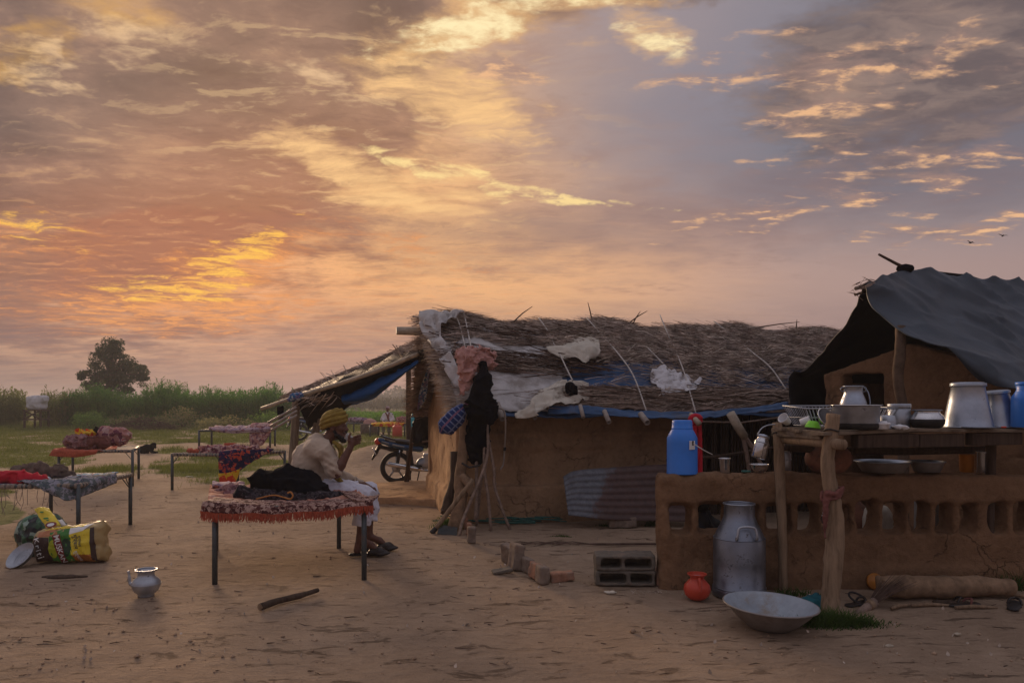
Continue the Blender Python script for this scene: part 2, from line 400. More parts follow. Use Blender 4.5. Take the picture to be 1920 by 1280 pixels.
# ------------------------------------------------------------------ signed-distance bodies
class SDF:
    def __init__(self, lo, hi, res):
        self.lo = np.array(lo, float); self.res = res
        n = np.ceil((np.array(hi) - self.lo) / res).astype(int) + 1
        self.ax = [self.lo[i] + np.arange(n[i]) * res for i in range(3)]
        self.d = np.full(tuple(n), 9.0, dtype=np.float32)
    def sub(self, lo, hi):
        s = []
        for i in range(3):
            a = int(np.clip(np.floor((lo[i] - self.lo[i]) / self.res), 0, len(self.ax[i]))); b = int(np.clip(np.ceil((hi[i] - self.lo[i]) / self.res) + 1, 0, len(self.ax[i])))
            s.append(slice(a, b))
        return tuple(s), np.meshgrid(*[self.ax[i][s[i]] for i in range(3)], indexing='ij', sparse=True)
    def put(self, s, dn, k, cut=False):
        a = self.d[s]; k = max(k, 1e-4)
        if cut:
            h = np.clip(0.5 - 0.5 * (dn + a) / k, 0, 1); self.d[s] = a * (1 - h) - dn * h + k * h * (1 - h)
        else:
            h = np.clip(0.5 + 0.5 * (dn - a) / k, 0, 1); self.d[s] = dn * (1 - h) + a * h - k * h * (1 - h)
    def fn(self, f, k=0.01, cut=False):
        s = tuple(slice(0, len(a)) for a in self.ax)
        X, Y, Z = np.meshgrid(*self.ax, indexing='ij', sparse=True)
        self.put(s, (f(X, Y, Z) + 0 * X + 0 * Y + 0 * Z).astype(np.float32), k, cut); return self
    def cap(self, p, q, r0, r1=None, k=0.02, cut=False, flat=None):
        p, q = np.array(p, float), np.array(q, float); r1 = r0 if r1 is None else r1
        m = max(r0, r1) + k * 2 + self.res * 2
        s, (X, Y, Z) = self.sub(np.minimum(p, q) - m, np.maximum(p, q) + m)
        ba = q - p; L = max(ba @ ba, 1e-9)
        t = np.clip(((X - p[0]) * ba[0] + (Y - p[1]) * ba[1] + (Z - p[2]) * ba[2]) / L, 0, 1)
        dx, dy, dz = X - p[0] - t * ba[0], Y - p[1] - t * ba[1], Z - p[2] - t * ba[2]
        if flat is not None: dx, dy, dz = dx / flat[0], dy / flat[1], dz / flat[2]
        self.put(s, (np.sqrt(dx * dx + dy * dy + dz * dz) - (r0 + (r1 - r0) * t)).astype(np.float32), k, cut); return self
    def chain(self, pts, rads, k=0.02, **kw):
        for i in range(len(pts) - 1): self.cap(pts[i], pts[i + 1], rads[i], rads[i + 1], k, **kw)
        return self
    def ell(self, c, r, rot=None, k=0.02, cut=False):
        c = np.array(c, float); r = np.array(r, float); m = r.max() + k * 2 + self.res * 2
        s, (X, Y, Z) = self.sub(c - m, c + m)
        x, y, z = X - c[0], Y - c[1], Z - c[2]
        if rot is not None:
            R = np.array(rot.transposed())
            x, y, z = [R[i, 0] * x + R[i, 1] * y + R[i, 2] * z for i in range(3)]
        k0 = np.sqrt((x / r[0]) ** 2 + (y / r[1]) ** 2 + (z / r[2]) ** 2); k1 = np.sqrt((x / r[0] ** 2) ** 2 + (y / r[1] ** 2) ** 2 + (z / r[2] ** 2) ** 2)
        self.put(s, (k0 * (k0 - 1) / (k1 + 1e-6)).astype(np.float32), k, cut); return self
    def box(self, c, half, rnd=0.02, rot=None, k=0.02, cut=False):
        c = np.array(c, float); h = np.array(half, float) - rnd; m = np.linalg.norm(half) + k * 2 + self.res * 2
        s, (X, Y, Z) = self.sub(c - m, c + m)
        x, y, z = X - c[0], Y - c[1], Z - c[2]
        if rot is not None:
            R = np.array(rot.transposed())
            x, y, z = [R[i, 0] * x + R[i, 1] * y + R[i, 2] * z for i in range(3)]
        qx, qy, qz = np.abs(x) - h[0], np.abs(y) - h[1], np.abs(z) - h[2]
        dd = np.sqrt(np.maximum(qx, 0) ** 2 + np.maximum(qy, 0) ** 2 + np.maximum(qz, 0) ** 2) + np.minimum(np.maximum(np.maximum(qx, qy), qz), 0) - rnd
        self.put(s, dd.astype(np.float32), k, cut); return self
    def rough(self, amp, scale, seed=0, oct_=3, ridged=False, axes=(1, 1, 1)):
        X, Y, Z = np.meshgrid(*self.ax, indexing='ij')
        near = np.abs(self.d) < amp * 3 + self.res * 3
        n = fbm(X[near] * scale * axes[0], Y[near] * scale * axes[1], Z[near] * scale * axes[2], oct_, seed)
        if ridged:
            xw, yw, zw = X[near] * scale, Y[near] * scale, Z[near] * scale
            w = vnoise(xw * .6, yw * .6, zw * .6, seed + 40) * 1.6
            n = fbm(xw * axes[0] + w, yw * axes[1] - w, zw * axes[2] + w * .5, 2, seed); n = np.abs(n) ** .8 * 2.1 - .5
        self.d[near] += (n * amp).astype(np.float32); return self
    def mesh(self):
        d = self.d; d = np.pad(d, 1, constant_values=1.0); r = self.res; lo = self.lo - r
        neg = d < 0
        c = np.zeros(tuple(np.array(d.shape) - 1), dtype=np.int8)
        for a in (0, 1):
            for b in (0, 1):
                for e in (0, 1): c += neg[a:d.shape[0] - 1 + a, b:d.shape[1] - 1 + b, e:d.shape[2] - 1 + e]
        act = (c > 0) & (c < 8); I = np.argwhere(act)
        vid = np.full(act.shape, -1, dtype=np.int64); vid[act] = np.arange(len(I))
        acc = np.zeros((len(I), 3)); cnt = np.zeros(len(I))
        corner = [(a, b, e) for a in (0, 1) for b in (0, 1) for e in (0, 1)]
        for p in corner:
            for ax in range(3):
                if p[ax]: continue
                q = list(p); q[ax] = 1
                d0 = d[I[:, 0] + p[0], I[:, 1] + p[1], I[:, 2] + p[2]]; d1 = d[I[:, 0] + q[0], I[:, 1] + q[1], I[:, 2] + q[2]]
                m = (d0 < 0) != (d1 < 0); t = d0[m] / (d0[m] - d1[m])
                off = np.tile(np.array(p, float), (m.sum(), 1)); off[:, ax] += t
                acc[m] += off; cnt[m] += 1
        V = lo + (I + acc / cnt[:, None]) * r
        Fs = []
        for ax in range(3):
            o = [1, 1, 1]; o[ax] = 0
            sl0 = tuple(slice(o[i], d.shape[i] - (1 if i == ax else o[i])) for i in range(3))
            sl1 = tuple(slice(1, None) if i == ax else slice(o[i], d.shape[i] - o[i]) for i in range(3))
            m0, m1 = neg[sl0], neg[sl1]; E_ = np.argwhere(m0 != m1)
            if not len(E_): continue
            base = E_ + np.array(o); inside = m0[E_[:, 0], E_[:, 1], E_[:, 2]]
            u, w = [(1, 2), (2, 0), (0, 1)][ax]
            q = []
            for du_, dw_ in ((0, 0), (1, 0), (1, 1), (0, 1)):
                b = base.copy(); b[:, u] -= du_; b[:, w] -= dw_; q.append(vid[b[:, 0], b[:, 1], b[:, 2]])
            q = np.stack(q, 1); q[~inside] = q[~inside][:, ::-1]
            q = q[(q >= 0).all(1)]
            Fs.append(q)
        return V, np.concatenate(Fs)
    def build(self, name, mat, parent=None, smooth_=True):
        V, F = self.mesh(); return raw_mesh(name, V, F, mat, parent, smooth_)

# ------------------------------------------------------------------ materials
def new_mat(name):
    m = bpy.data.materials.new(name); m.use_nodes = True; nt = m.node_tree; nt.nodes.clear(); E.tree = nt
    return m
def finish(color, rough=0.8, metal=0.0, bump=None, bstr=0.3, bdist=0.01, sheen=0.0, alpha=None, trans=0.0, ior=1.45, coat=0.0, spec=0.5, back=None, normal=None):
    b = E.node('ShaderNodeBsdfPrincipled')
    E.put(b.inputs['Base Color'], color); E.put(b.inputs['Roughness'], rough); E.put(b.inputs['Metallic'], metal)
    b.inputs['IOR'].default_value = ior; b.inputs['Transmission Weight'].default_value = trans
    b.inputs['Specular IOR Level'].default_value = spec; b.inputs['Coat Weight'].default_value = coat
    b.inputs['Sheen Weight'].default_value = sheen
    if bump is not None:
        bn = E.node('ShaderNodeBump'); bn.inputs['Strength'].default_value = bstr; bn.inputs['Distance'].default_value = bdist
        E.put(bn.inputs['Height'], bump); E.tree.links.new(bn.outputs[0], b.inputs['Normal'])
    o = E.node('ShaderNodeOutputMaterial')
    if back is not None:
        t = E.node('ShaderNodeBsdfTranslucent'); E.put(t.inputs[0], color)
        ms = E.node('ShaderNodeMixShader'); ms.inputs[0].default_value = back
        E.tree.links.new(b.outputs[0], ms.inputs[1]); E.tree.links.new(t.outputs[0], ms.inputs[2]); E.tree.links.new(ms.outputs[0], o.inputs[0])
    else: E.tree.links.new(b.outputs[0], o.inputs[0])
def coords(which='Object'):
    return E(E.node('ShaderNodeTexCoord').outputs[which])
def worldpos(): return E(E.node('ShaderNodeNewGeometry').outputs['Position'])
def scaled(v, s):
    n = E.node('ShaderNodeVectorMath'); n.operation = 'MULTIPLY'; E.put(n.inputs[0], v); n.inputs[1].default_value = s; return E(n.outputs[0])

def plain(name, c, rough=0.7, metal=0.0, vary=0.25, scale=9.0, dirt=None, dirt_amt=0.5, bstr=0.15, bscale=40.0, coat=0.0, back=None, stretch=(1, 1, 1), sheen=0.0, rvary=0.15, spec=0.5):
    m = new_mat(name); p = scaled(worldpos(), stretch)
    n = noise(p, scale, 6, 0.65)
    dark = tuple(x * (1 - vary) for x in c[:3]) + (1,); lite = tuple(min(1, x * (1 + vary)) for x in c[:3]) + (1,)
    col = ramp(n, [(0.3, dark), (0.7, lite)])
    if dirt is not None:
        dm = smooth(noise(p, scale * 0.55, 8, 0.7), 0.60 - 0.22 * dirt_amt, 0.80 - 0.2 * dirt_amt)
        col = mix(dm * 0.85, col, dirt)
    finish(col, (rough + (n - 0.5) * rvary).clamp(), metal, noise(p, bscale, 5, 0.6), bstr, 0.004, coat=coat, back=back, sheen=sheen, spec=spec)
    return m

def mud(name, c, c2, scale=3.0, crack=True):
    m = new_mat(name); p = worldpos()
    n1 = noise(p, scale, 8, 0.65); n2 = noise(p, 22, 6, 0.7); n3 = noise(scaled(p, (1, 1, 0.25)), 9, 5, 0.6)
    col = ramp(n1 * 0.6 + n2 * 0.4, [(0.3, c2), (0.5, c), (0.72, tuple(min(1, x * 1.35) for x in c[:3]) + (1,))])
    spots = smooth(noise(p, 34, 4, 0.7), 0.66, 0.76)
    col = mix(spots * 0.5, col, tuple(x * 0.45 for x in c[:3]) + (1,))
    col = mix(smooth(n3, 0.55, 0.8) * 0.35, col, c2)
    h = n2 * 0.5 + n1 * 0.4 + noise(p, 90, 4, 0.6) * 0.25
    if crack:
        v = E.node('ShaderNodeTexVoronoi'); v.feature = 'DISTANCE_TO_EDGE'; v.inputs['Scale'].default_value = 3.3
        E.put(v.inputs['Vector'], vec(*[a + b * 0.35 for a, b in zip(xyz(p), xyz(noise(p, 4, 5, 0.6, color=True)))]))
        cr = 1.0 - smooth(E(v.outputs['Distance']), 0.0, 0.018)
        cr = cr * smooth(noise(p, 1.7, 3, 0.5), 0.5, 0.62)
        h = h - cr * 0.5; col = mix(cr * 0.6, col, tuple(x * 0.3 for x in c[:3]) + (1,))
    fl = noise(scaled(p, (60, 60, 9)), 1.6, 3, .6); fl = smooth(fl, .70, .76); col = mix(fl * .5, col, tuple(min(1, x * 1.9) for x in c[:3]) + (1,))
    st = smooth(noise(scaled(p, (1.2, 1.2, .5)), 2.1, 7, .7), .56, .66); col = mix(st * .45, col, tuple(x * .42 for x in c[:3]) + (1,))
    finish(col, 0.95, 0, h + fl * .15, 0.95, 0.045, spec=0.15)
    return m

def wood(name, c, c2, stretch=(14, 14, 1.2)):
    m = new_mat(name); p = coords('Object')
    n = noise(scaled(p, stretch), 2.2, 8, 0.65, 0.4); n2 = noise(p, 5, 4, 0.5)
    col = ramp(n * 0.75 + n2 * 0.25, [(0.3, c2), (0.5, c), (0.7, tuple(min(1, x * 1.4) for x in c[:3]) + (1,))])
    finish(col, 0.9, 0, n, 0.8, 0.012, spec=0.2)
    return m

def metal(name, c=(0.6, 0.61, 0.63, 1), rough=0.32, dirt=None, amt=0.5, scale=7.0, metallic=0.9, bstr=0.08):
    m = new_mat(name); p = worldpos()
    n = noise(p, scale, 7, 0.68); n2 = noise(p, scale * 4, 5, 0.65)
    col = ramp(n, [(0.3, tuple(x * 0.62 for x in c[:3]) + (1,)), (0.65, c)])
    r = (rough + (n2 - 0.5) * 0.35 + (n - 0.5) * 0.2).clamp(); mt = metallic
    if dirt is not None:
        dm = smooth(n2 * 0.5 + n * 0.5, 0.66 - 0.2 * amt, 0.76 - 0.16 * amt)
        col = mix(dm, col, dirt); r = (r + dm * 0.4).clamp(); mt = (1.0 - dm) * metallic
    finish(col, r, mt, n, bstr, 0.01)
    return m

M = {}
def C(r, g, b): return (r, g, b, 1.0)
M['mud'] = mud('mud', C(.235, .135, .075), C(.135, .075, .042))
M['mud_pale'] = mud('mud_pale', C(.46, .28, .15), C(.32, .18, .095), 2.4)
M['mud_wall'] = mud('mud_wall', C(.36, .225, .13), C(.20, .12, .07), 2.2)
M['brick'] = plain('brick', C(.33, .17, .11), .95, vary=.35, scale=14, dirt=C(.28, .2, .15), dirt_amt=.7, bstr=.5, spec=.15)
M['grey_brick'] = plain('grey_brick', C(.22, .17, .135), .95, vary=.3, scale=16, dirt=C(.20, .13, .09), dirt_amt=.6, bstr=.5, spec=.15)
M['concrete'] = plain('concrete', C(.135, .118, .098), .95, vary=.22, scale=18, dirt=C(.22, .16, .12), dirt_amt=.5, bstr=.6, bscale=70, spec=.15)
M['wood_grey'] = wood('wood_grey', C(.22, .175, .13), C(.09, .065, .045))
M['wood_tan'] = wood('wood_tan', C(.26, .18, .115), C(.10, .062, .038))
M['wood_dark'] = wood('wood_dark', C(.075, .05, .036), C(.03, .02, .015))
M['plank'] = wood('plank', C(.19, .145, .105), C(.09, .06, .04), (2, 14, 14))
M['stick'] = plain('stick', C(.26, .19, .15), .9, vary=.4, scale=20, spec=.2)
M['bamboo'] = plain('bamboo', C(.40, .34, .26), .6, vary=.3, scale=12, dirt=C(.16, .12, .09), dirt_amt=.5)
M['post_dark'] = plain('post_dark', C(.12, .08, .055), .9, vary=.4, scale=9, bstr=.6, bscale=24, spec=.2)
M['log'] = plain('log', C(.26, .17, .105), .9, vary=.4, scale=9, dirt=C(.12, .08, .05), dirt_amt=.5, bstr=.6, bscale=24, spec=.2)
M['pipe'] = plain('pipe', C(.30, .255, .22), .5, vary=.15, scale=9, dirt=C(.22, .17, .14), dirt_amt=.4)
M['rope'] = plain('rope', C(.50, .46, .42), .9, vary=.3, scale=30)
M['alu'] = metal('alu', C(.44, .49, .57), .36, C(.12, .105, .10), .25, 6.0)
M['alu_old'] = metal('alu_old', C(.27, .30, .36), .42, C(.07, .06, .055), .5, 7.0, .9, .25)
M['alu_dull'] = metal('alu_dull', C(.47, .50, .55), .48, C(.13, .11, .10), .3, 9.0, .8, .2)
M['steel'] = metal('steel', C(.70, .70, .71), .2, None)
M['soot'] = plain('soot', C(.018, .016, .016), .65, vary=.5)
M['enamel_blue'] = plain('enamel_blue', C(.29, .33, .375), .35, vary=.2, dirt=C(.24, .185, .13), dirt_amt=.5, scale=9)
M['enamel_grey'] = plain('enamel_grey', C(.24, .215, .20), .5, .3, vary=.25, dirt=C(.14, .10, .08), dirt_amt=.4, scale=7)
M['white_plastic'] = plain('white_plastic', C(.72, .73, .75), .4, vary=.08, dirt=C(.4, .33, .27), dirt_amt=.15)
M['blue_plastic'] = plain('blue_plastic', C(.035, .20, .68), .38, vary=.12, scale=3, dirt=C(.03, .11, .36), dirt_amt=.1)
M['green_plastic'] = plain('green_plastic', C(.22, .68, .03), .35, vary=.1)
M['orange_plastic'] = plain('orange_plastic', C(.46, .17, .02), .45, vary=.15)
M['red_plastic'] = plain('red_plastic', C(.55, .06, .03), .4, vary=.15, scale=5)
M['teal_rag'] = plain('teal_rag', C(.01, .11, .14), .9, vary=.3)
M['teal_plastic'] = plain('teal_plastic', C(.02, .33, .38), .45, vary=.15)
M['clay'] = plain('clay', C(.24, .10, .06), .8, vary=.3, dirt=C(.05, .035, .03), dirt_amt=.5)
M['cot_metal'] = plain('cot_metal', C(.07, .085, .092), .5, .4, vary=.25, scale=14, dirt=C(.14, .08, .05), dirt_amt=.35)
M['cord'] = plain('cord', C(.26, .21, .17), .95, vary=.35, scale=40)
M['black_cloth'] = plain('black_cloth', C(.008, .008, .011), .98, vary=.3, spec=.03)
M['black_tarp'] = plain('black_tarp', C(.008, .008, .010), .6, vary=.4, scale=6, spec=.2)
M['grey_tarp'] = plain('grey_tarp', C(.036, .050, .069), .55, vary=.3, scale=2.5, dirt=C(.085, .09, .10), dirt_amt=.2, bstr=.3, bscale=60)
M['blue_tarp'] = plain('blue_tarp', C(.04, .11, .25), .5, vary=.3, scale=4, dirt=C(.12, .11, .12), dirt_amt=.3, back=.25)
M['bright_tarp'] = plain('bright_tarp', C(.01, .13, .40), .45, vary=.2, scale=4, back=.5)
M['poly'] = plain('poly', C(.58, .56, .55), .45, vary=.2, scale=5, dirt=C(.26, .22, .19), dirt_amt=.5, back=.2)
M['white_cloth'] = plain('white_cloth', C(.66, .65, .67), .9, vary=.12, scale=6, dirt=C(.38, .34, .31), dirt_amt=.25, back=.15)
M['cream_cloth'] = plain('cream_cloth', C(.60, .55, .46), .85, vary=.15, scale=6, dirt=C(.4, .33, .26), dirt_amt=.25, back=.15)
M['pink_cloth'] = plain('pink_cloth', C(.50, .27, .235), .95, vary=.2, scale=12)
M['red_cloth'] = plain('red_cloth', C(.50, .012, .03), .85, vary=.2, scale=8)
M['dull_red'] = plain('dull_red', C(.17, .062, .052), .95, vary=.3, scale=14)
M['brown_cloth'] = plain('brown_cloth', C(.12, .085, .065), .95, vary=.5, scale=10)
M['straw'] = plain('straw', C(.33, .255, .215), .95, vary=.6, scale=6, bstr=0, spec=.1)
M['straw_pale'] = plain('straw_pale', C(.54, .45, .37), .95, vary=.5, scale=6, bstr=0, spec=.1)
M['twig'] = plain('twig', C(.10, .065, .05), .95, vary=.5, scale=9, bstr=0, spec=.1)
M['glass'] = new_mat('glass'); finish(C(.9, .92, .93), .05, 0, trans=.85, ior=1.4)
M['skin'] = plain('skin', C(.125, .052, .034), .55, vary=.2, scale=16, bscale=80, bstr=.2)
M['shirt'] = plain('shirt', C(.46, .36, .27), .9, vary=.1, scale=8, bscale=160, bstr=.2, sheen=.15)
M['turban'] = plain('turban', C(.25, .165, .028), .9, vary=.25, scale=12, bscale=120, bstr=.3)
M['hair'] = plain('hair', C(.010, .008, .008), .7, vary=.4, scale=50, bstr=.8, bscale=160)
M['leather'] = plain('leather', C(.022, .016, .014), .45, vary=.4)
M['net'] = plain('net', C(.03, .12, .10), .8, vary=.4)

def cloth_pattern(name, cols, kind='print', scale=18.0, rough=.9):
    m = new_mat(name)
    uv = coords('UV'); u, v, _ = xyz(uv)
    p = scaled(worldpos(), (1, 1, 1))
    if kind == 'check':
        fr = lambda a, n: E.m('FRACT', a * n)
        s1 = smooth(E.m('ABSOLUTE', fr(u, scale) - 0.5), 0.36, 0.40); s2 = smooth(E.m('ABSOLUTE', fr(v, scale) - 0.5), 0.36, 0.40)
        s3 = smooth(E.m('ABSOLUTE', fr(u, scale * .5) - 0.5), 0.43, 0.46)
        col = mix((s1 + s2).clamp() * 0.75, cols[0], cols[1]); col = mix(s3 * 0.7, col, cols[2])
    elif kind == 'stripe':
        n = noise(p, 5, 3)
        f = E.m('FRACT', u * scale + n * 0.3)
        col = ramp(f, [(i / len(cols), c) for i, c in enumerate(cols)]); col.s.node.color_ramp.interpolation = 'CONSTANT'
    else:
        vo = E.node('ShaderNodeTexVoronoi'); vo.inputs['Scale'].default_value = scale; E.put(vo.inputs['Vector'], p)
        c1 = xyz(E(vo.outputs['Color']))[0]; n = noise(p, scale * 1.3, 4, 0.6, 0.8)
        col = ramp(c1 * 0.5 + n * 0.5, [(0.25 + 0.5 * i / max(1, len(cols) - 1), c) for i, c in enumerate(cols)])
        col.s.node.color_ramp.interpolation = 'CONSTANT' if kind == 'hard' else 'LINEAR'
    finish(col, rough, 0, noise(p, 90, 4, 0.6), 0.3, 0.004, spec=.15)
    return m
M['quilt'] = cloth_pattern('quilt', [C(.06, .02, .02), C(.30, .18, .15), C(.10, .035, .03), C(.42, .28, .23), C(.16, .05, .04)], 'hard', 34)
M['quilt_top'] = cloth_pattern('quilt_top', [C(.44, .16, .09), C(.42, .22, .16), C(.30, .10, .07), C(.5, .3, .24)], 'print', 16)
M['fringe'] = plain('fringe', C(.40, .085, .045), .95, vary=.3, scale=30)
M['mauve_fold'] = cloth_pattern('mauve_fold', [C(.30, .16, .15), C(.16, .06, .07), C(.34, .20, .19), C(.09, .04, .05)], 'print', 30)
M['dark_print'] = cloth_pattern('dark_print', [C(.012, .012, .016), C(.05, .04, .045), C(.018, .012, .016), C(.11, .09, .10)], 'hard', 40)
M['blue_print'] = cloth_pattern('blue_print', [C(.04, .13, .26), C(.40, .43, .46), C(.03, .10, .22), C(.22, .18, .30), C(.09, .05, .16)], 'hard', 26)
M['blue_sheet'] = cloth_pattern('blue_sheet', [C(.03, .17, .33), C(.02, .11, .24), C(.25, .36, .45), C(.03, .17, .33), C(.2, .1, .2)], 'stripe', 7)
M['grey_print'] = cloth_pattern('grey_print', [C(.11, .13, .13), C(.27, .26, .30), C(.07, .09, .10), C(.22, .13, .19)], 'hard', 30)
M['navy_yellow'] = cloth_pattern('navy_yellow', [C(.012, .010, .05), C(.03, .015, .07), C(.5, .07, .04), C(.012, .012, .06), C(.5, .24, .18)], 'hard', 15)
M['yellow_red'] = cloth_pattern('yellow_red', [C(.62, .36, .02), C(.55, .05, .02), C(.65, .42, .04), C(.6, .34, .02)], 'hard', 9)
M['pink_print'] = cloth_pattern('pink_print', [C(.42, .20, .18), C(.16, .05, .08), C(.46, .30, .28), C(.34, .07, .06)], 'hard', 12)
M['lilac_print'] = cloth_pattern('lilac_print', [C(.28, .20, .26), C(.42, .30, .32), C(.14, .07, .13), C(.38, .15, .12)], 'hard', 12)
M['blue_check'] = cloth_pattern('blue_check', [C(.02, .04, .13), C(.2, .24, .38), C(.25, .06, .09)], 'check', 7)
M['trouser'] = plain('trouser', C(.62, .62, .70), .9, vary=.1, scale=7, bscale=140, bstr=.2)

# ------------------------------------------------------------------ ground
def to_px(X, Y):
    Yc = np.maximum(Y, 0.5)
    return 960 + FPX * X / Yc, HORIZON + FPX * CAM_H / Yc
def ell_mask(px, py, cx, cy, rx, ry, soft=.35):
    r = np.sqrt(((px - cx) / rx) ** 2 + ((py - cy) / ry) ** 2)
    return np.clip((1 + soft - r) / (2 * soft), 0, 1)
def grass_cover(X, Y):
    px, py = to_px(X, Y)
    far = np.clip((836 - py) / 5, 0, 1)
    px_path = np.clip(1 - np.abs(py - (829 + np.clip((px - 110) / 160, 0, 1) * 4)) / 2.0, 0, 1) * (px < 260)
    band = np.clip((px - 215) / 60, 0, 1) * np.clip((py - 829) / 4, 0, 1)
    m = far * (1 - 0.85 * px_path) * (1 - band)
    m = np.maximum(m, np.clip((205 - (py - 835) * .9 - px) / 45, 0, 1) * (py > 830) * np.clip((884 - py) / 9, 0, 1))
    m = np.maximum(m, ell_mask(px, py, 205, 884, 62, 8)); m = np.maximum(m, ell_mask(px, py, 440, 874, 130, 30, .25))
    m = np.maximum(m, ell_mask(px, py, 700, 838, 70, 32, .5) * .75); m = np.maximum(m, ell_mask(px, py, -10, 948, 45, 26, .4))
    m = np.maximum(m, ell_mask(px, py, 330, 846, 40, 5, .4) * .8)
    m = m * np.where(px > 640, np.clip((860 - py) / 25, 0, 1), 1)
    sand = ell_mask(px, py, 735, 811, 46, 4, .5); m = m * (1 - .8 * sand)
    n = fbm(X * 1.1, Y * .8, 0, 4, 3)
    return np.clip(m + n * 1.5 * (m > 0.02) + .35 * np.clip(fbm(X * .7, Y * .5, 0, 3, 12) - .18, 0, 1) * (py < 925) * (px < 560) * (py > 838) - .05, 0, 1)
def ground_z(X, Y):
    z = .014 * fbm(X * .9, Y * .9, 0, 3, 1) + .012 * fbm(X * 4, Y * 4, 0, 3, 2) - .014 * np.clip(.22 - np.abs(fbm(X * 2.3, Y * 3.2, 0, 2, 77)), 0, 1) * 2 - .004
    z = z + .45 * np.exp(-(((X + 3.3) / 1.0) ** 2 + ((Y - 18.5) / 2.2) ** 2)) + .05 * fbm(X * .25, Y * .25, 0, 2, 5) * np.clip((Y - 16) / 8, 0, 1)
    return z
def steps(*segs):
    o = []
    for a, b, s in segs: o += list(np.arange(a, b, s))
    return np.array(o + [segs[-1][1]])
gx = steps((-1300, -300, 200), (-300, -60, 30), (-60, -20, 2), (-20, -9, .3), (-9, 7, .09), (7, 20, .5), (20, 60, 5), (60, 300, 40), (300, 1300, 200))
gy = steps((-1300, -100, 200), (-100, -10, 10), (-10, 2.4, 1), (2.4, 15, .085), (15, 32, .17), (32, 60, .5), (60, 140, 4), (140, 500, 40), (500, 1300, 160))
GX, GY = np.meshgrid(gx, gy, indexing='ij')
GZ = ground_z(GX, GY); GM = grass_cover(GX, GY)
GM = np.where(GY > 200, .9, GM)
n0, n1 = GX.shape
ii, jj = np.meshgrid(np.arange(n0 - 1), np.arange(n1 - 1), indexing='ij')
GF = np.stack([ii * n1 + jj, (ii + 1) * n1 + jj, (ii + 1) * n1 + jj + 1, ii * n1 + jj + 1], -1).reshape(-1, 4)
m = new_mat('earth'); p = worldpos()
n_a = noise(scaled(p, (1, .6, 1)), 1.3, 8, .65); n_b = noise(scaled(p, (1.0, 2.2, 1)), 7, 8, .7, .3); n_c = noise(p, 45, 5, .7)
sand = ramp(n_a * .5 + n_b * .38 + n_c * .12, [(.28, C(.23, .160, .108)), (.44, C(.33, .235, .162)), (.56, C(.40, .29, .202)), (.74, C(.48, .36, .265))])
scuff = smooth(noise(scaled(p, (1.1, 3.0, 1)), 2.6, 9, .72, .6), .565, .68)
sand = mix(scuff * .34, sand, C(.135, .078, .05))
specks = smooth(noise(p, 60, 3, .6), .70, .76); sand = mix(specks * .6, sand, C(.09, .06, .045))
pale = smooth(noise(p, 33, 3, .6), .74, .79); sand = mix(pale * .5, sand, C(.48, .4, .33))
att = E.node('ShaderNodeAttribute'); att.attribute_name = 'cover'; cov = E(att.outputs['Fac'])
turf = ramp(noise(p, 1.6, 8, .7), [(.3, C(.085, .10, .032)), (.52, C(.12, .135, .04)), (.72, C(.21, .175, .08))])
gcol = mix(smooth(cov + (n_b - .5) * .5, .28, .62), sand, turf)
vd = E.node('ShaderNodeTexVoronoi'); vd.inputs['Scale'].default_value = 1.0; E.put(vd.inputs['Vector'], scaled(p, (4.2, 6.5, 1))); dent = smooth(E(vd.outputs['Distance']) + (n_b - .5) * .35, .05, .34) * smooth(n_a, .40, .56)
finish(gcol, .97, 0, dent * .22 + n_b * .6 + n_c * .3 + scuff * -.4 + n_a * .3, 1.0, .06, spec=.08)
M['earth'] = m
ground = raw_mesh('ground', np.stack([GX, GY, GZ], -1).reshape(-1, 3), GF, M['earth'])
ground['kind'] = 'structure'
a_ = ground.data.attributes.new('cover', 'FLOAT', 'POINT'); a_.data.foreach_set('value', GM.astype(np.float32).ravel())
def zg(x, y): return float(ground_z(np.array([x]), np.array([y]))[0])

# ------------------------------------------------------------------ blades and leaves
def blades(name, XY, Z, h, w, lean, mat, label, cat, bend=True, kind='stuff', parent=None, seed=0):
    r = np.random.default_rng(seed); n = len(XY)
    an = r.uniform(0, 2 * np.pi, n); la = r.uniform(0, 2 * np.pi, n); l = r.uniform(.2, 1, n) * lean * h
    dx, dy = np.cos(an) * w / 2, np.sin(an) * w / 2
    b = np.stack([XY[:, 0], XY[:, 1], Z], 1)
    L = np.stack([b[:, 0] - dx, b[:, 1] - dy, b[:, 2]], 1); R = np.stack([b[:, 0] + dx, b[:, 1] + dy, b[:, 2]], 1)
    ox, oy = np.cos(la) * l, np.sin(la) * l
    ML = L + np.stack([ox * .35 + dx * .2, oy * .35 + dy * .2, h * .55], 1); MR = R + np.stack([ox * .35 - dx * .2, oy * .35 - dy * .2, h * .55], 1)
    T = b + np.stack([ox, oy, h], 1)
    V = np.stack([L, R, MR, ML, T], 1).reshape(-1, 3); k = np.arange(n)[:, None] * 5
    F = np.concatenate([k + np.array([0, 1, 2]), k + np.array([0, 2, 3]), k + np.array([3, 2, 4])], 0)
    o = raw_mesh(name, V, F, mat, parent, False)
    if label: tag(o, label, cat, kind=kind)
    elif kind: o['kind'] = kind
    return o
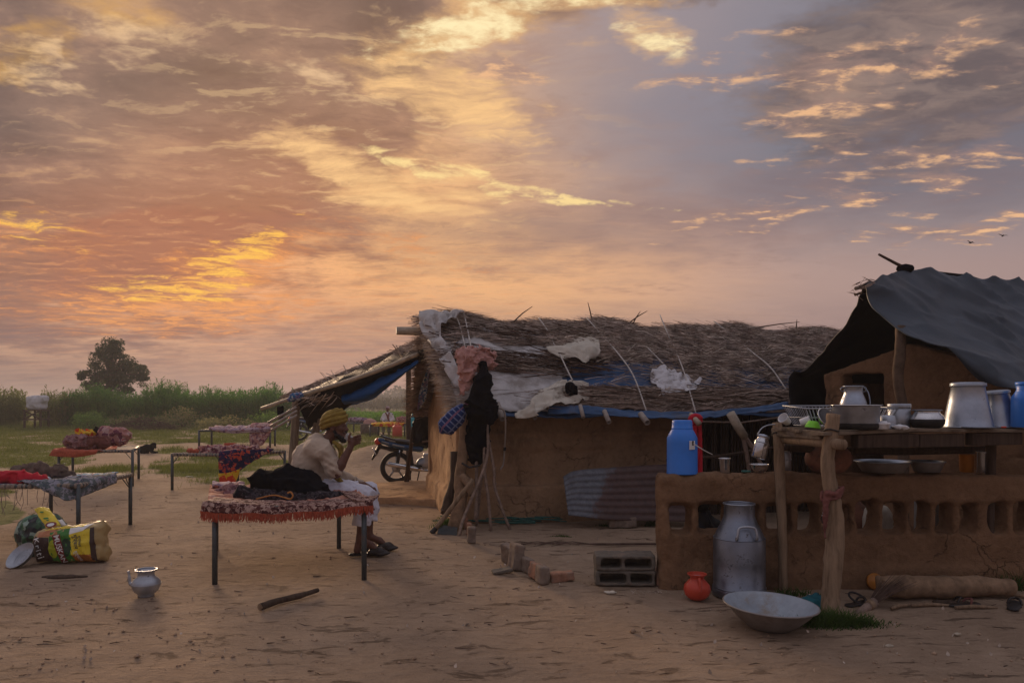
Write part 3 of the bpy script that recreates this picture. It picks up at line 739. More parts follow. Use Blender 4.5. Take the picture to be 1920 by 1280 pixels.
def leaf_quads(cent, size, r, up=0.0, aspect=.5):
    n = len(cent)
    a = r.normal(size=(n, 3)); a[:, 2] += up; a /= np.linalg.norm(a, axis=1, keepdims=True)
    t = r.normal(size=(n, 3)); b = np.cross(a, t); b /= np.linalg.norm(b, axis=1, keepdims=True)
    s = size[:, None] if hasattr(size, '__len__') else size
    a = a * s; b = b * s * aspect
    V = np.stack([cent - a * .5, cent + b * .5, cent + a * .5, cent - b * .5], 1).reshape(-1, 3)
    return V, np.arange(n * 4).reshape(-1, 4)
def green(name, c, c2, scale=1.5, back=.35):
    m = new_mat(name); p = worldpos(); g = E.node('ShaderNodeNewGeometry'); rnd = E(g.outputs['Random Per Island'])
    n = noise(p, scale, 5, .6)
    finish(mix((n * .6 + rnd * .5 - .1).clamp(), c2, c), .75, 0, None, back=back, spec=.2); return m
M['grass'] = green('grass', C(.22, .24, .06), C(.08, .11, .025), .9, .45)
M['reed'] = green('reed', C(.16, .38, .06), C(.03, .10, .024), .6, .5)
M['reed_olive'] = green('reed_olive', C(.28, .32, .10), C(.11, .13, .05), .35, .5)
M['crop'] = green('crop', C(.17, .38, .04), C(.09, .22, .03), .2, .5)
M['bush_green'] = green('bush_green', C(.20, .36, .07), C(.06, .13, .03), 1.2, .5)
M['bush_olive'] = green('bush_olive', C(.38, .36, .16), C(.17, .17, .075), 1.2, .5)
M['tree_leaf'] = green('tree_leaf', C(.06, .095, .03), C(.022, .04, .014), .5, .3)
M['far_leaf'] = green('far_leaf', C(.06, .07, .04), C(.035, .045, .03), .02, .2)
M['grey_reed'] = green('grey_reed', C(.15, .14, .09), C(.08, .085, .05), .1)
M['weed'] = green('weed', C(.10, .17, .035), C(.03, .06, .015), 6)

r = np.random.default_rng(5)
# short grass of the meadow
n = 330000
Y_ = 12.2 * (62 / 12.2) ** r.random(n); X_ = (r.uniform(-420, 900, n) - 960) / FPX * Y_
keep = r.random(n) < grass_cover(X_, Y_) ** 1.3
X_, Y_ = X_[keep], Y_[keep]
s_ = np.clip(Y_ / 16, .9, 3.0)
blades('grass', np.stack([X_, Y_], 1), ground_z(X_, Y_) - .01, r.uniform(.025, .075, len(X_)) * s_ ** .5 * (1 + 1.2 * (fbm(X_ * .6, Y_ * .6, 0, 3, 8) > .25)), .008 * s_, .9, M['grass'], 'short patchy green grass of the meadow behind the cots', 'grass')

def stalks(name, n, xf, yf, hf, mat, label, cat, nleaf=12, ll=.45, seed=0, wd=.03):
    r = np.random.default_rng(seed)
    X, Y = xf(r, n), yf(r, n)
    if name == 'scrub_reeds':
        k_ = np.abs(960 + FPX * X / Y - 62) > 34 * np.clip((Y - 49.5) / 6, .2, 1); X, Y = X[k_], Y[k_]; n = len(X)
    H = hf(r, X, Y)
    Z = ground_z(X, Y)
    V, F, k = [], [], 0
    st = np.stack([X, Y, Z], 1)
    lean = r.normal(0, .05, (n, 2)) * H[:, None]
    t = r.uniform(.12, 1.0, (n, nleaf))
    base = st[:, None, :] + np.stack([lean[:, 0, None] * t, lean[:, 1, None] * t, H[:, None] * t], -1)
    an = r.uniform(0, 2 * np.pi, (n, nleaf)); L = ll * r.uniform(.5, 1.1, (n, nleaf)) * (1.15 - .6 * t); up = r.uniform(.2, 1.1, (n, nleaf))
    tip = base + np.stack([np.cos(an) * L, np.sin(an) * L, up * L], -1)
    side = np.stack([-np.sin(an), np.cos(an), 0 * an], -1) * (wd * r.uniform(.6, 1.3, (n, nleaf)))[..., None]
    mid = base * .5 + tip * .5 + np.array([0, 0, .05])
    Q = np.stack([base, mid + side, tip, mid - side], 2).reshape(-1, 4, 3)
    w = .012; top = st + np.concatenate([lean, H[:, None]], 1)
    S = np.stack([st + [w, 0, 0], top + [w * .4, 0, 0], top - [w * .4, 0, 0], st - [w, 0, 0]], 1)
    V = np.concatenate([Q.reshape(-1, 3), S.reshape(-1, 3)]); F = np.arange(len(V)).reshape(-1, 4)
    return tag(raw_mesh(name, V, F, mat, None, False), label, cat, kind='stuff')
hed = lambda X, Y: 2.35 + 1.5 * fbm(X * .55, Y * .2, 0, 3, 21) + .6 * vnoise(X * 1.6, Y * .2, 0, 5)
stalks('tall_reeds', 3600, lambda r, n: r.uniform(-31, -14.6, n), lambda r, n: r.uniform(51, 57, n), lambda r, X, Y: np.maximum(hed(X, Y) * r.uniform(.72, 1.1, len(X)), .6), M['reed'], 'tall dense green reeds growing in a long hedge beyond the meadow', 'reeds', 13, .55, 31, .035)
stalks('scrub_reeds', 2600, lambda r, n: r.uniform(-52, -30.5, n), lambda r, n: r.uniform(50.5, 54, n), lambda r, X, Y: (2.1 + .9 * fbm(X * .5, Y * .5, 0, 3, 4)) * r.uniform(.7, 1.15, len(X)), M['reed_olive'], 'olive green scrub growing behind the white bundle on its stand', 'scrub', 12, .5, 32, .04)
stalks('crop_field', 9000, lambda r, n: r.uniform(-24, 14, n), lambda r, n: r.uniform(58, 80, n), lambda r, X, Y: .62 * r.uniform(.7, 1.15, len(X)), M['crop'], 'bright green low crop growing in a strip behind the far cots', 'crop', 5, .4, 33, .05)
stalks('grey_reed_bed', 4200, lambda r, n: r.uniform(-95, 60, n), lambda r, n: r.uniform(140, 165, n), lambda r, X, Y: (2.7 + 1.0 * fbm(X * .1, Y * .1, 0, 3, 6)) * r.uniform(.6, 1.1, len(X)), M['grey_reed'], 'tall greyish reed bed fading into the haze', 'reeds', 9, 1.0, 34, .13)

# distant woods, lost in the haze
r = np.random.default_rng(9)
cents, sizes = [], []
for px0, px1, top, n_, Yd in ((-700, 3000, 750, 260, 330), (112, 200, 733, 24, 420), (690, 800, 727, 24, 330), (560, 690, 738, 18, 420), (-100, 60, 742, 20, 420), (740, 770, 718, 4, 330)):
    for i in range(n_):
        Y = Yd + r.uniform(-25, 40); px = r.uniform(px0, px1); x = (px - 960) / FPX * Y
        hmax = CAM_H + (HORIZON - top) / FPX * Y; h = hmax * r.uniform(.6, 1.0); rad = h * r.uniform(.35, .55)
        q = r.normal(size=(170, 3)); q /= np.linalg.norm(q, axis=1, keepdims=True); q *= (r.random((170, 1)) ** .4)
        cents.append(np.array([x, Y, h * .52]) + q * np.array([rad * 1.2, rad, h * .5])); sizes.append(np.full(170, h * .16))
V, F = leaf_quads(np.concatenate(cents), np.concatenate(sizes), r, 0, .8)
tag(raw_mesh('distant_woods', V, F, M['far_leaf'], None, False), 'bluish line of distant trees fading into the haze on the horizon', 'woods', kind='stuff')

# the lone tree
TY = 66.0
def tp(px, py, dy=0.0): return P(px, py, TY + dy)
tree = thing('tree', 'lone dark broad-crowned tree rising behind the reeds', 'tree', (tp(208, 770).x, TY, 0))
TL = tree.location
mb = MB(); tr = [Vector((0, 0, 0)), tp(206, 735) - TL, tp(208, 715) - TL, tp(212, 690) - TL, tp(211, 660) - TL]
mb.tube(tr, [.26, .22, .18, .11, .03], 8)
lobes = [(210, 652, 17), (196, 656, 12), (222, 662, 12), (188, 674, 15), (206, 676, 17), (228, 682, 14), (178, 694, 15), (200, 698, 18), (222, 700, 18), (248, 686, 15), (262, 696, 12), (160, 702, 11), (170, 716, 12), (190, 718, 15), (212, 720, 16), (236, 714, 14), (258, 712, 14), (268, 706, 8), (172, 732, 9), (190, 736, 11), (244, 728, 10), (154, 706, 6), (226, 732, 12), (213, 645, 8)]
cents = []; r = np.random.default_rng(12)
for (a, b, q) in lobes:
    for k in range(8):
        dy = r.uniform(-1.3, 1.3)
        c = tp(a + r.uniform(-q, q) * .95, b + r.uniform(-q, q) * .8, dy) - TL; rad = q * TY / FPX * r.uniform(.42, .9)
        nn = int(50 + 75 * rad)
        v = r.normal(size=(nn, 3)); v /= np.linalg.norm(v, axis=1, keepdims=True); v *= r.random((nn, 1)) ** .45 * rad
        cents.append(np.array(c) + v * [1.15, 1, .75])
        if k < 2: mb.tube(catmull([tr[min(3, 1 + (k + a) % 3)], (Vector(tr[2]) + c) / 2 + Vector((0, 0, .25)), c], 4), [.09, .08, .075, .07, .06, .05, .04, .03, .015], 5)
mb.build('trunk', M['wood_dark'], tree, True)
cc = np.concatenate(cents)
V, F = leaf_quads(cc, r.uniform(.12, .27, len(cc)), r, 0, .5)
raw_mesh('crown', V, F, M['tree_leaf'], tree, False)

# bushes in front of the reeds
def bush(px, base, w_px, h_px, mat, label, seed, n=1500, sz=.13, group='bushes at the edge of the meadow'):
    r = np.random.default_rng(seed); Y = FPX * CAM_H / (base - HORIZON); k = Y / FPX
    c0 = np.array([(px - 960) * k, Y, 0]); W, H = w_px * k / 2, h_px * k
    cs = []
    for i in range(16):
        o = np.array([r.uniform(-.8, .8) * W, r.uniform(-.5, .5) * W, 0]); rr = r.uniform(.3, .5) * H
        o[2] = (H - rr) * r.uniform(.35, 1) * math.sqrt(max(.05, 1 - (o[0] / W) ** 2))
        v = r.normal(size=(n // 16, 3)); v /= np.linalg.norm(v, axis=1, keepdims=True); v *= r.random((n // 16, 1)) ** .4 * rr
        cs.append(o + v * [1.5, 1.5, 1])
    cc = np.concatenate(cs); cc[:, 2] = np.abs(cc[:, 2])
    t = thing('bush', label, 'bush', tuple(c0), 0, group)
    V, F = leaf_quads(cc, r.uniform(sz * .6, sz * 1.3, len(cc)), r, .3, .45); raw_mesh('foliage', V, F, mat, t, False)
    mb = MB()
    for i in range(7): mb.tube([(r.uniform(-.1, .1), r.uniform(-.1, .1), -.03), (r.uniform(-W, W) * .5, r.uniform(-.3, .3), H * .6)], [.02, .008], 5)
    mb.build('stems', M['twig'], t)
bush(172, 803, 74, 36, M['bush_green'], 'low green bush standing left of the brown brush pile', 1)
bush(262, 800, 110, 32, M['bush_olive'], 'olive bush behind the brown brush pile', 2)
bush(345, 801, 90, 42, M['bush_olive'], 'tallest pale olive bush in front of the reeds', 3)
bush(425, 806, 110, 34, M['bush_olive'], 'wide greenish brown bush right of the tallest olive bush', 4)
bush(505, 806, 90, 40, M['bush_green'], 'dark green bush behind the cot with the bundled poles', 5)
bush(112, 797, 32, 62, M['bush_green'], 'tall green bush right beside the white bundle', 6)
bush(8, 796, 50, 40, M['bush_green'], 'dark low bush behind the wooden stand of the white bundle', 7)
bush(652, 795, 70, 40, M['bush_green'], 'rounded green bush showing above the yellow turban', 8)
# brush pile
r = np.random.default_rng(3); mb = MB()
c0 = G(265, 806)
for i in range(420):
    a = r.uniform(-2.1, 2.1); b = r.uniform(-.8, .8); hmax = .75 * max(.1, 1 - (a / 2.2) ** 2) * max(.2, 1 - (b / 1.1) ** 2)
    q = c0 + Vector((a, b, r.uniform(0, hmax))); d = Vector((r.normal(), r.normal() * .5, r.normal() * .25)).normalized() * r.uniform(.3, .8)
    mb.tube([q - d * .5, q + d * .5 + Vector((0, 0, r.uniform(-.1, .1)))], [.014, .006], 4, cap=False)
tag(mb.build('brush_pile', M['twig']), 'brown pile of dry brushwood lying at the edge of the meadow', 'brush pile', kind='stuff')

# ------------------------------------------------------------------ haze
hz = MB().box((0, 0, 4.0), (2700, 2700, 10.8)).build('haze'); hz['kind'] = 'stuff'
m = bpy.data.materials.new('air'); m.use_nodes = True; nt = m.node_tree; nt.nodes.clear()
vn = nt.nodes.new('ShaderNodeVolumePrincipled'); vn.inputs['Density'].default_value = 0.0013; vn.inputs['Color'].default_value = (.86, .85, .90, 1); vn.inputs['Anisotropy'].default_value = 0.2
on = nt.nodes.new('ShaderNodeOutputMaterial'); nt.links.new(vn.outputs[0], on.inputs['Volume'])
hz.data.materials.append(m)

# ------------------------------------------------------------------ long thatched hut
HO = Vector((-0.66, 9.14, 0)); HRZ = math.atan2(.215, .976)
hu = Vector((math.cos(HRZ), math.sin(HRZ), 0)); hv = Vector((-math.sin(HRZ), math.cos(HRZ), 0))
def HW(a, b, z): return HO + hu * a + hv * b + Vector((0, 0, z))
def HL(p):
    q = Vector(p) - HO; return Vector((q.dot(hu), q.dot(hv), q.z))
hut = thing('thatched_hut', 'long low mud hut under a thatch roof patched with blue tarp and white sheeting', 'hut', HO, HRZ)
# mud walls: front with a bulging base, left end with its gable
S = SDF((-.15, -.15, -.1), (3.35, .32, 1.55), .024)
S.box((1.62, .09, .68), (1.62, .09, .78), .05)
S.box((1.62, .05, .16), (1.66, .155, .29), .05, k=.02); S.box((1.62, .08, 1.08), (1.63, .115, .035), .03, k=.04)
S.box((1.0, .07, .95), (1.0, .10, .05), .03, k=.08)
S.rough(.03, 3.5, 1).rough(.012, 14, 2)
S.build('wall', M['mud_wall'], hut)
S = SDF((-.2, -.12, -.1), (.3, 3.1, 2.75), .028)
S.fn(lambda X, Y, Z: np.maximum(np.maximum(np.abs(X - .1) - .1, np.abs(Y - 1.47) - 1.5), np.maximum(-.3 - Z, Z - (2.42 - .62 * np.abs(Y - 1.47)))) - .02)
S.box((.07, 1.47, .15), (.15, 1.55, .2), .06, k=.08)
S.rough(.05, 2.6, 3).rough(.014, 14, 4)
S.build('wall', M['mud_pale'], hut)  # same mud as the front, low sun painted in as a paler colour
back = MB().box((2.6, 2.9, .75), (5.3, .18, 1.5)).box((5.25, 1.5, .9), (.16, 2.7, 1.8)).build('wall', M['mud_wall'], hut)
# roof surface
RA0, RA1 = -.30, 6.7
def roof_pt(a, t, lift=0.0):
    a = np.asarray(a, float); t = np.asarray(t, float)
    zr = 2.60 + .05 * np.sin(a * 3.1 + 1) + .035 * np.sin(a * 5.7) - .012 * a + .03 * vnoise(a * 3, a * 0, 0, 4)
    ze = 1.345 + .012 * np.sin(a * 4)
    b = 1.45 - 1.82 * t
    z = zr + (ze - zr) * t + .17 * np.sin(np.clip(t, 0, 1) * np.pi) + .025 * fbm(a * 2.2, t * 4, 0, 3, 5)
    aa = a + .25 * np.clip((.6 - a) / .9, 0, 1) * t
    return np.stack([aa, b - lift * .6, z + lift * .8], -1)
def roof_grid(name, a0, a1, t0, t1, mat, lift, keep=None, step=.06, amp=.02, seed=0, thick=.01, tmax=None):
    na, nt_ = int((a1 - a0) / step) + 2, int((t1 - t0) * 2.2 / step) + 2
    A, T = np.meshgrid(np.linspace(a0, a1, na), np.linspace(t0, t1, nt_), indexing='ij')
    V = roof_pt(A, T, lift + amp * fbm(A * 7, T * 14, 0, 3, seed))
    i, j = np.meshgrid(np.arange(na - 1), np.arange(nt_ - 1), indexing='ij')
    F = np.stack([i * nt_ + j, i * nt_ + j + 1, (i + 1) * nt_ + j + 1, (i + 1) * nt_ + j], -1).reshape(-1, 4)
    if keep is not None:
        F = F[keep(A[:-1, :-1] + step / 2, T[:-1, :-1]).ravel()]
    o = raw_mesh(name, V.reshape(-1, 3), F, mat, hut)
    if thick: s = o.modifiers.new('s', 'SOLIDIFY'); s.thickness = thick; s.offset = -1
    return o
def thatch_cover(A, T):
    n = fbm(A * 1.6, T * 4.2, 0, 4, 7); n2 = fbm(A * 2.5, T * 16, 0, 3, 8)
    left = np.where(T < .16, .9, np.where(T < .36, .12, np.where(T < .43, .42, np.where(T < .55, .04, np.where(T < .72, .50, .06)))))
    left = left + n2 * .75
    right = np.where(T < .58 + .10 * vnoise(A * 1.3, A * 0, 0, 2) + np.clip((A - 2.3) * .05, 0, .1), 1.0, 0.12)
    right = right - .8 * (vnoise(A * 2.1, T * 7, 0, 22) > .22) * (T > .1)
    right = np.where((A > 2.7) & (T > .63 + .08 * vnoise(A * 2, A * 0, 0, 6)) & (T < .86), .12 + n * .9, right)
    w = np.clip((A - 1.25 - .5 * vnoise(A * 0, T * 5, 0, 3)) / .5, 0, 1)
    c = left * (1 - w) + right * w
    eave = (T > .855) & (T < .985) & (A > 1.35 - (T - .85) * 2)
    c = np.where(eave, .85, c)
    return np.clip(c + n * .25, 0, 1)
roof_grid('blue_tarp', RA0 + .12, RA1, 0.0, 1.03, M['blue_tarp'], 0.0, amp=.03, seed=1)
roof_grid('white_sheet', RA0 + .02, 1.55, .03, 1.0, M['poly'], .03, lambda A, T: A < 1.15 + .45 * (fbm(T * 5, A * 0, 0, 3, 2) + .4) + .25 * (T > .8), amp=.05, seed=2, thick=.006, step=.05)
roof_grid('thatch_mat', RA0 + .05, RA1, -.02, 1.0, M['straw'], .045, lambda A, T: thatch_cover(A, T) > .58, amp=.05, seed=3, thick=.03, step=.035)
far_rows = [[(RA0 + k * 1.75, 1.45 + 1.75 * s, 2.6 - 1.25 * s + .12 * math.sin(s * 3.1)) for k in range(5)] for s in (0, .33, .66, 1)]
sheet('thatch_mat', far_rows, M['straw'], hut, 8, .05, .04, 5, 3)
# loose strands of the thatch
r = np.random.default_rng(21)
def strands(name, base, dirs, L, w, mat, parent, sag=0.03, seed=0):
    r = np.random.default_rng(seed); n = len(base)
    dirs = dirs / np.linalg.norm(dirs, axis=1, keepdims=True)
    t = r.normal(size=(n, 3)); s = np.cross(dirs, t); s /= np.linalg.norm(s, axis=1, keepdims=True); s *= (w * r.uniform(.6, 1.4, n))[:, None] / 2
    u = np.cross(dirs, s); bow = r.normal(0, .12, n)[:, None] * L[:, None] * u / (np.linalg.norm(u, axis=1, keepdims=True) + 1e-9)
    a = base - dirs * (L / 2)[:, None]; c = base + dirs * (L / 2)[:, None]; b = base + bow * .5; c = c - np.stack([0 * L, 0 * L, sag * L], 1)
    u = u / (np.linalg.norm(u, axis=1, keepdims=True) + 1e-9) * np.linalg.norm(s, axis=1, keepdims=True)
    V = np.stack([a + s, a - s, b - s, b + s, b + u, c], 1).reshape(-1, 3); k = np.arange(n)[:, None] * 6
    F = np.concatenate([k + np.array(q) for q in ((0, 1, 2), (0, 2, 3), (3, 2, 5), (3, 4, 5), (2, 4, 5), (0, 4, 3))])
    o = raw_mesh(name, V, F, mat, parent, False); o['kind'] = 'stuff'; return o
n = 46000
a_, t_ = r.uniform(RA0, RA1 - .1, n), r.uniform(-.03, 1.0, n)
k_ = r.random(n) < thatch_cover(a_, t_) ** 1.5
a_, t_ = a_[k_], t_[k_]; n = len(a_)
b_ = roof_pt(a_, t_, .05 + .05 * r.random(n))
tw = np.where(a_ > 1.6, .38, .16)
slope = np.stack([0 * a_, -np.full(n, .8), -np.full(n, .6)], 1)
d_ = np.stack([np.ones(n), 0 * a_, 0 * a_], 1) + slope * (r.normal(0, 1, n) * tw)[:, None] + r.normal(0, .08, (n, 3))
half = r.random(n) < .62
strands('thatch', b_[half], d_[half], r.uniform(.12, .55, half.sum()), .007, M['straw'], hut, seed=1)
strands('thatch', b_[~half], d_[~half], r.uniform(.12, .5, (~half).sum()), .006, M['straw_pale'], hut, seed=2)
# long reddish twigs along the eave and over the white sheeting
n = 900; a_ = r.uniform(1.2, 6.2, n); b_ = roof_pt(a_, r.uniform(.87, .975, n), .06 + .05 * r.random(n))
strands('eave_twigs', b_, np.stack([np.ones(n), r.normal(0, .05, n), r.normal(0, .06, n)], 1), r.uniform(.4, 1.1, n), .012, M['stick'], hut, seed=3)
n = 420; a_ = r.uniform(-.2, 2.0, n); t_ = np.concatenate([r.uniform(.2, .42, 150), r.uniform(.55, .74, 270)]); b_ = roof_pt(a_, t_, .06 + .03 * r.random(n))
strands('roof_twigs', b_, np.stack([np.ones(n), -r.normal(.0, .12, n), -r.normal(.06, .12, n)], 1), r.uniform(.3, .9, n), .012, M['twig'], hut, seed=4)
# wild wisps along the ridge
n = 420; a_ = np.concatenate([r.uniform(-.3, 6.4, 170)] + [c + r.normal(0, .16, 50) for c in (.95, 2.15, 2.75, 3.9, 4.9)]); b_ = roof_pt(a_, np.full(n, .01), .05)
strands('ridge_wisps', b_, np.stack([r.choice([-1, 1], n) * r.uniform(.5, 1, n), r.normal(0, .3, n), r.uniform(-.05, .38, n)], 1), r.uniform(.25, .8, n), .008, M['twig'], hut, seed=5)
for a, dx, dz, L in ((.95, .6, .55, .45), (2.72, .7, .5, .42), (2.8, .4, .7, .3), (4.75, 1, .16, .9), (2.2, -.2, 1, .3), (5.55, .1, 1, .22), (-.15, -1, .1, .3)):
    q = Vector(roof_pt(a, 0.0, .06)); MB().tube([q, q + Vector((dx, .05, dz)).normalized() * L * .6, q + Vector((dx, .05, dz * .9)).normalized() * L], [.011, .009, .004], 5).build('ridge_stick', M['twig'], hut)
# straw ends bristling out of the left gable
n = 2400; t_ = r.uniform(.02, 1.0, n) ** .8; b_ = roof_pt(np.full(n, -.24) + r.normal(0, .03, n), t_, -.14 * r.random(n) + .02)
strands('gable_straw', b_, np.stack([-np.ones(n), r.normal(0, .25, n), r.normal(-.05, .18, n)], 1), r.uniform(.12, .42, n) * np.where(t_ > .35, 1.25, .8), .009, M['straw_pale'], hut, seed=6)
n = 1500; t_ = r.uniform(0, 1.0, n); b_ = np.stack([np.full(n, -.2) + r.normal(0, .05, n), 1.5 + 1.6 * t_, 2.55 - 1.2 * t_ - .12 * r.random(n)], 1)
strands('gable_straw', b_, np.stack([-np.ones(n), r.normal(0, .25, n), r.normal(-.1, .2, n)], 1), r.uniform(.2, .6, n), .009, M['straw'], hut, seed=7)
# ridge pole, rafter ends, ropes
rp = MB(); q0 = HL(P(743, 620, 10.42)); rp.tube([q0, q0 + Vector((.32, .0, .0)), q0 + Vector((.34, 0, 0)), (2.5, 1.45, 2.46), (6.5, 1.45, 2.42)], [.056, .062, .056, .055, .05], 12, wob=.08); rp.build('ridge_pole', M['bamboo'], hut, False)
for i, (px, py, L, rad, dz) in enumerate(((895, 764, .16, .024, -.7), (937, 757, .2, .034, -.75), (1092, 764, .08, .024, -1.4), (1139, 772, .10, .029, -.9), (1209, 774, .11, .036, -.55), (1000, 764, .12, .026, -.6))):
    a = HL(P(px, py + 12, 8.85)); d = Vector((.05, -1, dz)).normalized()
    mb = MB().lathe([(rad, 0), (rad, L + .10), (rad * .8, L + .10), (rad * .78, L * .4)], 14, a - d * .13, d.to_track_quat('Z', 'Y').to_matrix(), True, True)
    mb.build('rafter', M['pipe'], hut, True)
def rope_on_roof(pts, rad=.011, name='roof_rope', mat='rope'):
    q = []
    for px, py, Y in pts: q.append(HL(P(px, py, Y)))
    MB().tube(catmull(q, 6), rad, 6).build(name, M[mat], hut, True)
def on_roof(px, py, lift=.07):
    """the roof point seen at a pixel, found along the ray"""
    best = None
    for Y in np.arange(8.0, 12.4, .02):
        q = HL(P(px, py, Y)); t = (1.45 - q.y) / 1.82
        if t < -.05 or t > 1.1: continue
        e = abs(q.z - float(roof_pt(q.x, t)[2]))
        if best is None or e < best[0]: best = (e, Y)
    return P(px, py, best[1] - lift * 3.2)
for pts in (((1100, 596), (1128, 628), (1160, 664), (1188, 705), (1212, 770)), ((1237, 590), (1258, 640), (1280, 690), (1305, 775)), ((1338, 602), (1372, 628), (1410, 660), (1444, 688), (1474, 730)),
            ((851, 586), (862, 610), (873, 655)), ((870, 588), (876, 615), (884, 655)), ((1010, 596), (1028, 622), (1040, 648)), ((1048, 660), (1062, 690), (1074, 714)), ((1214, 652), (1236, 674), (1252, 692))):
    MB().tube(catmull([HL(on_roof(*q)) for q in pts], 5), .010, 6).build('roof_rope', M['rope'], hut, True)
# eave hem of blue plastic with its ties
hem = [[HL(P(px, py, Y)) for px, py, Y in row] for row in (
    [(1030, 757, 9.0), (1110, 762, 9.0), (1200, 770, 9.05), (1300, 772, 9.1), (1400, 764, 9.15), (1478, 752, 9.25)],
    [(1026, 776, 8.92), (1110, 776, 8.92), (1200, 782, 8.95), (1300, 784, 9.0), (1400, 776, 9.05), (1478, 764, 9.15)])]
sheet('eave_hem', hem, M['blue_tarp'], hut, 10, .008, .03, 8, 9)
# screen of upright sticks closing the right half of the front
r2 = random.Random(4)
for i in range(44):
    a = 3.24 + i * .047 + r2.uniform(-.012, .012)
    MB().tube([(a, .06 + r2.uniform(-.02, .02), -.05), (a + r2.uniform(-.03, .03), .05, .7), (a + r2.uniform(-.04, .04), .06, 1.3 + r2.uniform(-.1, .1))], [.019, .016, .012], 5).build('stick', M['wood_dark'], hut)
MB().tube([HL(P(1250, 862, 9.35)), HL(P(1340, 856, 9.4)), HL(P(1455, 838, 9.5))], .022, 6).build('screen_rail', M['wood_dark'], hut)
MB().tube([HL(P(1305, 790, 9.2)), HL(P(1390, 792, 9.25)), HL(P(1480, 780, 9.35))], .012, 6).build('screen_rail', M['stick'], hut)

# stout peeled pole leaning under the eave, its forked foot
lp = thing('leaning_pole', 'pale peeled pole slanting under the eave with a split lower end', 'pole', (0, 0, 0))
MB().tube([P(1370, 775, 8.9), P(1384, 800, 8.95), P(1396, 818, 9.0)], [.055, .055, .05], 10).build('shaft', M['bamboo'], lp, True)
for q in ((1400, 850, 1408, 905), (1412, 840, 1432, 880)):
    b = P(q[2], q[3], 9.15); MB().tube([P(1392, 812, 9.0), P(q[0], q[1], 9.06), b, Vector((b.x + .03, b.y + .05, .0))], [.03, .026, .024, .02], 6).build('split_end', M['stick'], lp)

# ------------------------------------------------------------------ lean-to awning on the left
aw = thing('lean_to_awning', 'sloping lean-to of black tarp and thatch on rough poles left of the hut', 'awning', (0, 0, 0))
rows = [[P(548, 742, 13.3), P(620, 715, 13.0), P(690, 690, 12.7), P(750, 665, 12.3), P(803, 643, 11.6)],
        [P(548, 743, 12.4), P(620, 716, 12.1), P(690, 690, 11.9), P(750, 664, 11.6), P(805, 642, 11.0)],
        [P(550, 750, 11.55), P(620, 723, 11.35), P(690, 700, 11.1), P(745, 678, 10.85), P(800, 656, 10.6)],
        [P(566, 776, 11.75), P(620, 756, 11.6), P(680, 728, 11.3), P(738, 694, 11.05), P(795, 664, 10.75)],
        [P(578, 802, 12.1), P(618, 788, 12.0), P(650, 764, 11.7), P(700, 735, 11.4), P(790, 672, 10.9)]]
sheet('tarp', rows, M['black_tarp'], aw, 9, .012, .05, 3, 4)
rows = [[P(644, 738, 11.5), P(690, 718, 11.25), P(742, 696, 10.95), P(784, 674, 10.7)], [P(640, 748, 11.35), P(690, 728, 11.1), P(742, 705, 10.8), P(783, 679, 10.6)], [P(644, 755, 11.4), P(690, 744, 11.15), P(734, 716, 10.85), P(780, 684, 10.65)], [P(656, 758, 11.9), P(695, 749, 11.7), P(736, 718, 11.3), P(778, 684, 11.0)]]
sheet('blue_sheet', rows, M['bright_tarp'], aw, 8, .008, .03, 4, 6)
MB().tube(catmull([P(490, 766, 11.75), P(560, 742, 11.45), P(640, 718, 11.15), P(720, 690, 10.8), P(784, 663, 10.5)], 4), [.028] * 5 + [.032] * 12, 8, wob=.1).build('rafter', M['bamboo'], aw, True)
MB().tube(catmull([P(548, 746, 13.2), P(640, 716, 12.9), P(800, 646, 11.7)], 4), .03, 8).build('rafter', M['bamboo'], aw, True)
def post(pts, rad, parent, name='post', mat='wood_grey', seed=0):
    a = Vector(pts[-1]); pts = list(pts) + [Vector((a.x, a.y, -.06))] if a.z > .02 else list(pts)
    return MB().tube(catmull(pts, 4), np.interp(np.linspace(0, 1, (len(pts) - 1) * 4 + 1), np.linspace(0, 1, len(rad)), rad), 9, wob=.12, seed=seed).build(name, M[mat], parent, True)
post([P(554, 744, 11.5), P(552, 800, 11.5), P(548, 850, 11.5), G(544, 931)], [.045, .05, .055, .06], aw)
post([P(560, 748, 11.6), P(555, 830, 11.55), G(549, 929)], [.03, .035, .04], aw, seed=3)
post([P(604, 770, 12.0), P(594, 810, 11.9), P(583, 850, 11.8), G(566, 928)], [.035, .04, .045], aw, seed=5)
post([P(588, 768, 12.1), P(590, 800, 12.0), P(577, 850, 11.9), G(570, 926)], [.025, .03, .035], aw, seed=6)
post([P(766, 690, 14.4), P(766, 760, 14.4), G(766, 899)], [.05, .05, .05], aw, 'post', 'wood_dark')
S = SDF((-.16, -.16, -.12), (.16, .16, .12), .012); S.ell((0, 0, 0), (.10, .10, .07)); S.cap((-.08, 0, -.03), (.08, -.03, .02), .05, k=.03); S.rough(.02, 18, 3, ridged=True)
o = S.build('tied_plastic', M['blue_print'], aw); o.location = P(555, 744, 11.42)
sheet('rag', [[P(519, 763, 11.5), P(531, 760, 11.5)], [P(520, 776, 11.48), P(532, 774, 11.5)], [P(523, 790, 11.5), P(530, 789, 11.5)]], M['black_cloth'], aw, 5, .008, .02, 9)
r = np.random.default_rng(31); n = 4200
u_ = r.random(n); w_ = r.random(n) ** 1.6
top = np.array([P(548, 744, 13.0), P(620, 716, 12.7), P(690, 690, 12.4), P(750, 664, 12.1), P(806, 640, 11.4)]); low_ = np.array([P(548, 748, 11.7), P(620, 720, 11.5), P(690, 694, 11.25), P(750, 668, 11.0), P(806, 645, 10.6)])
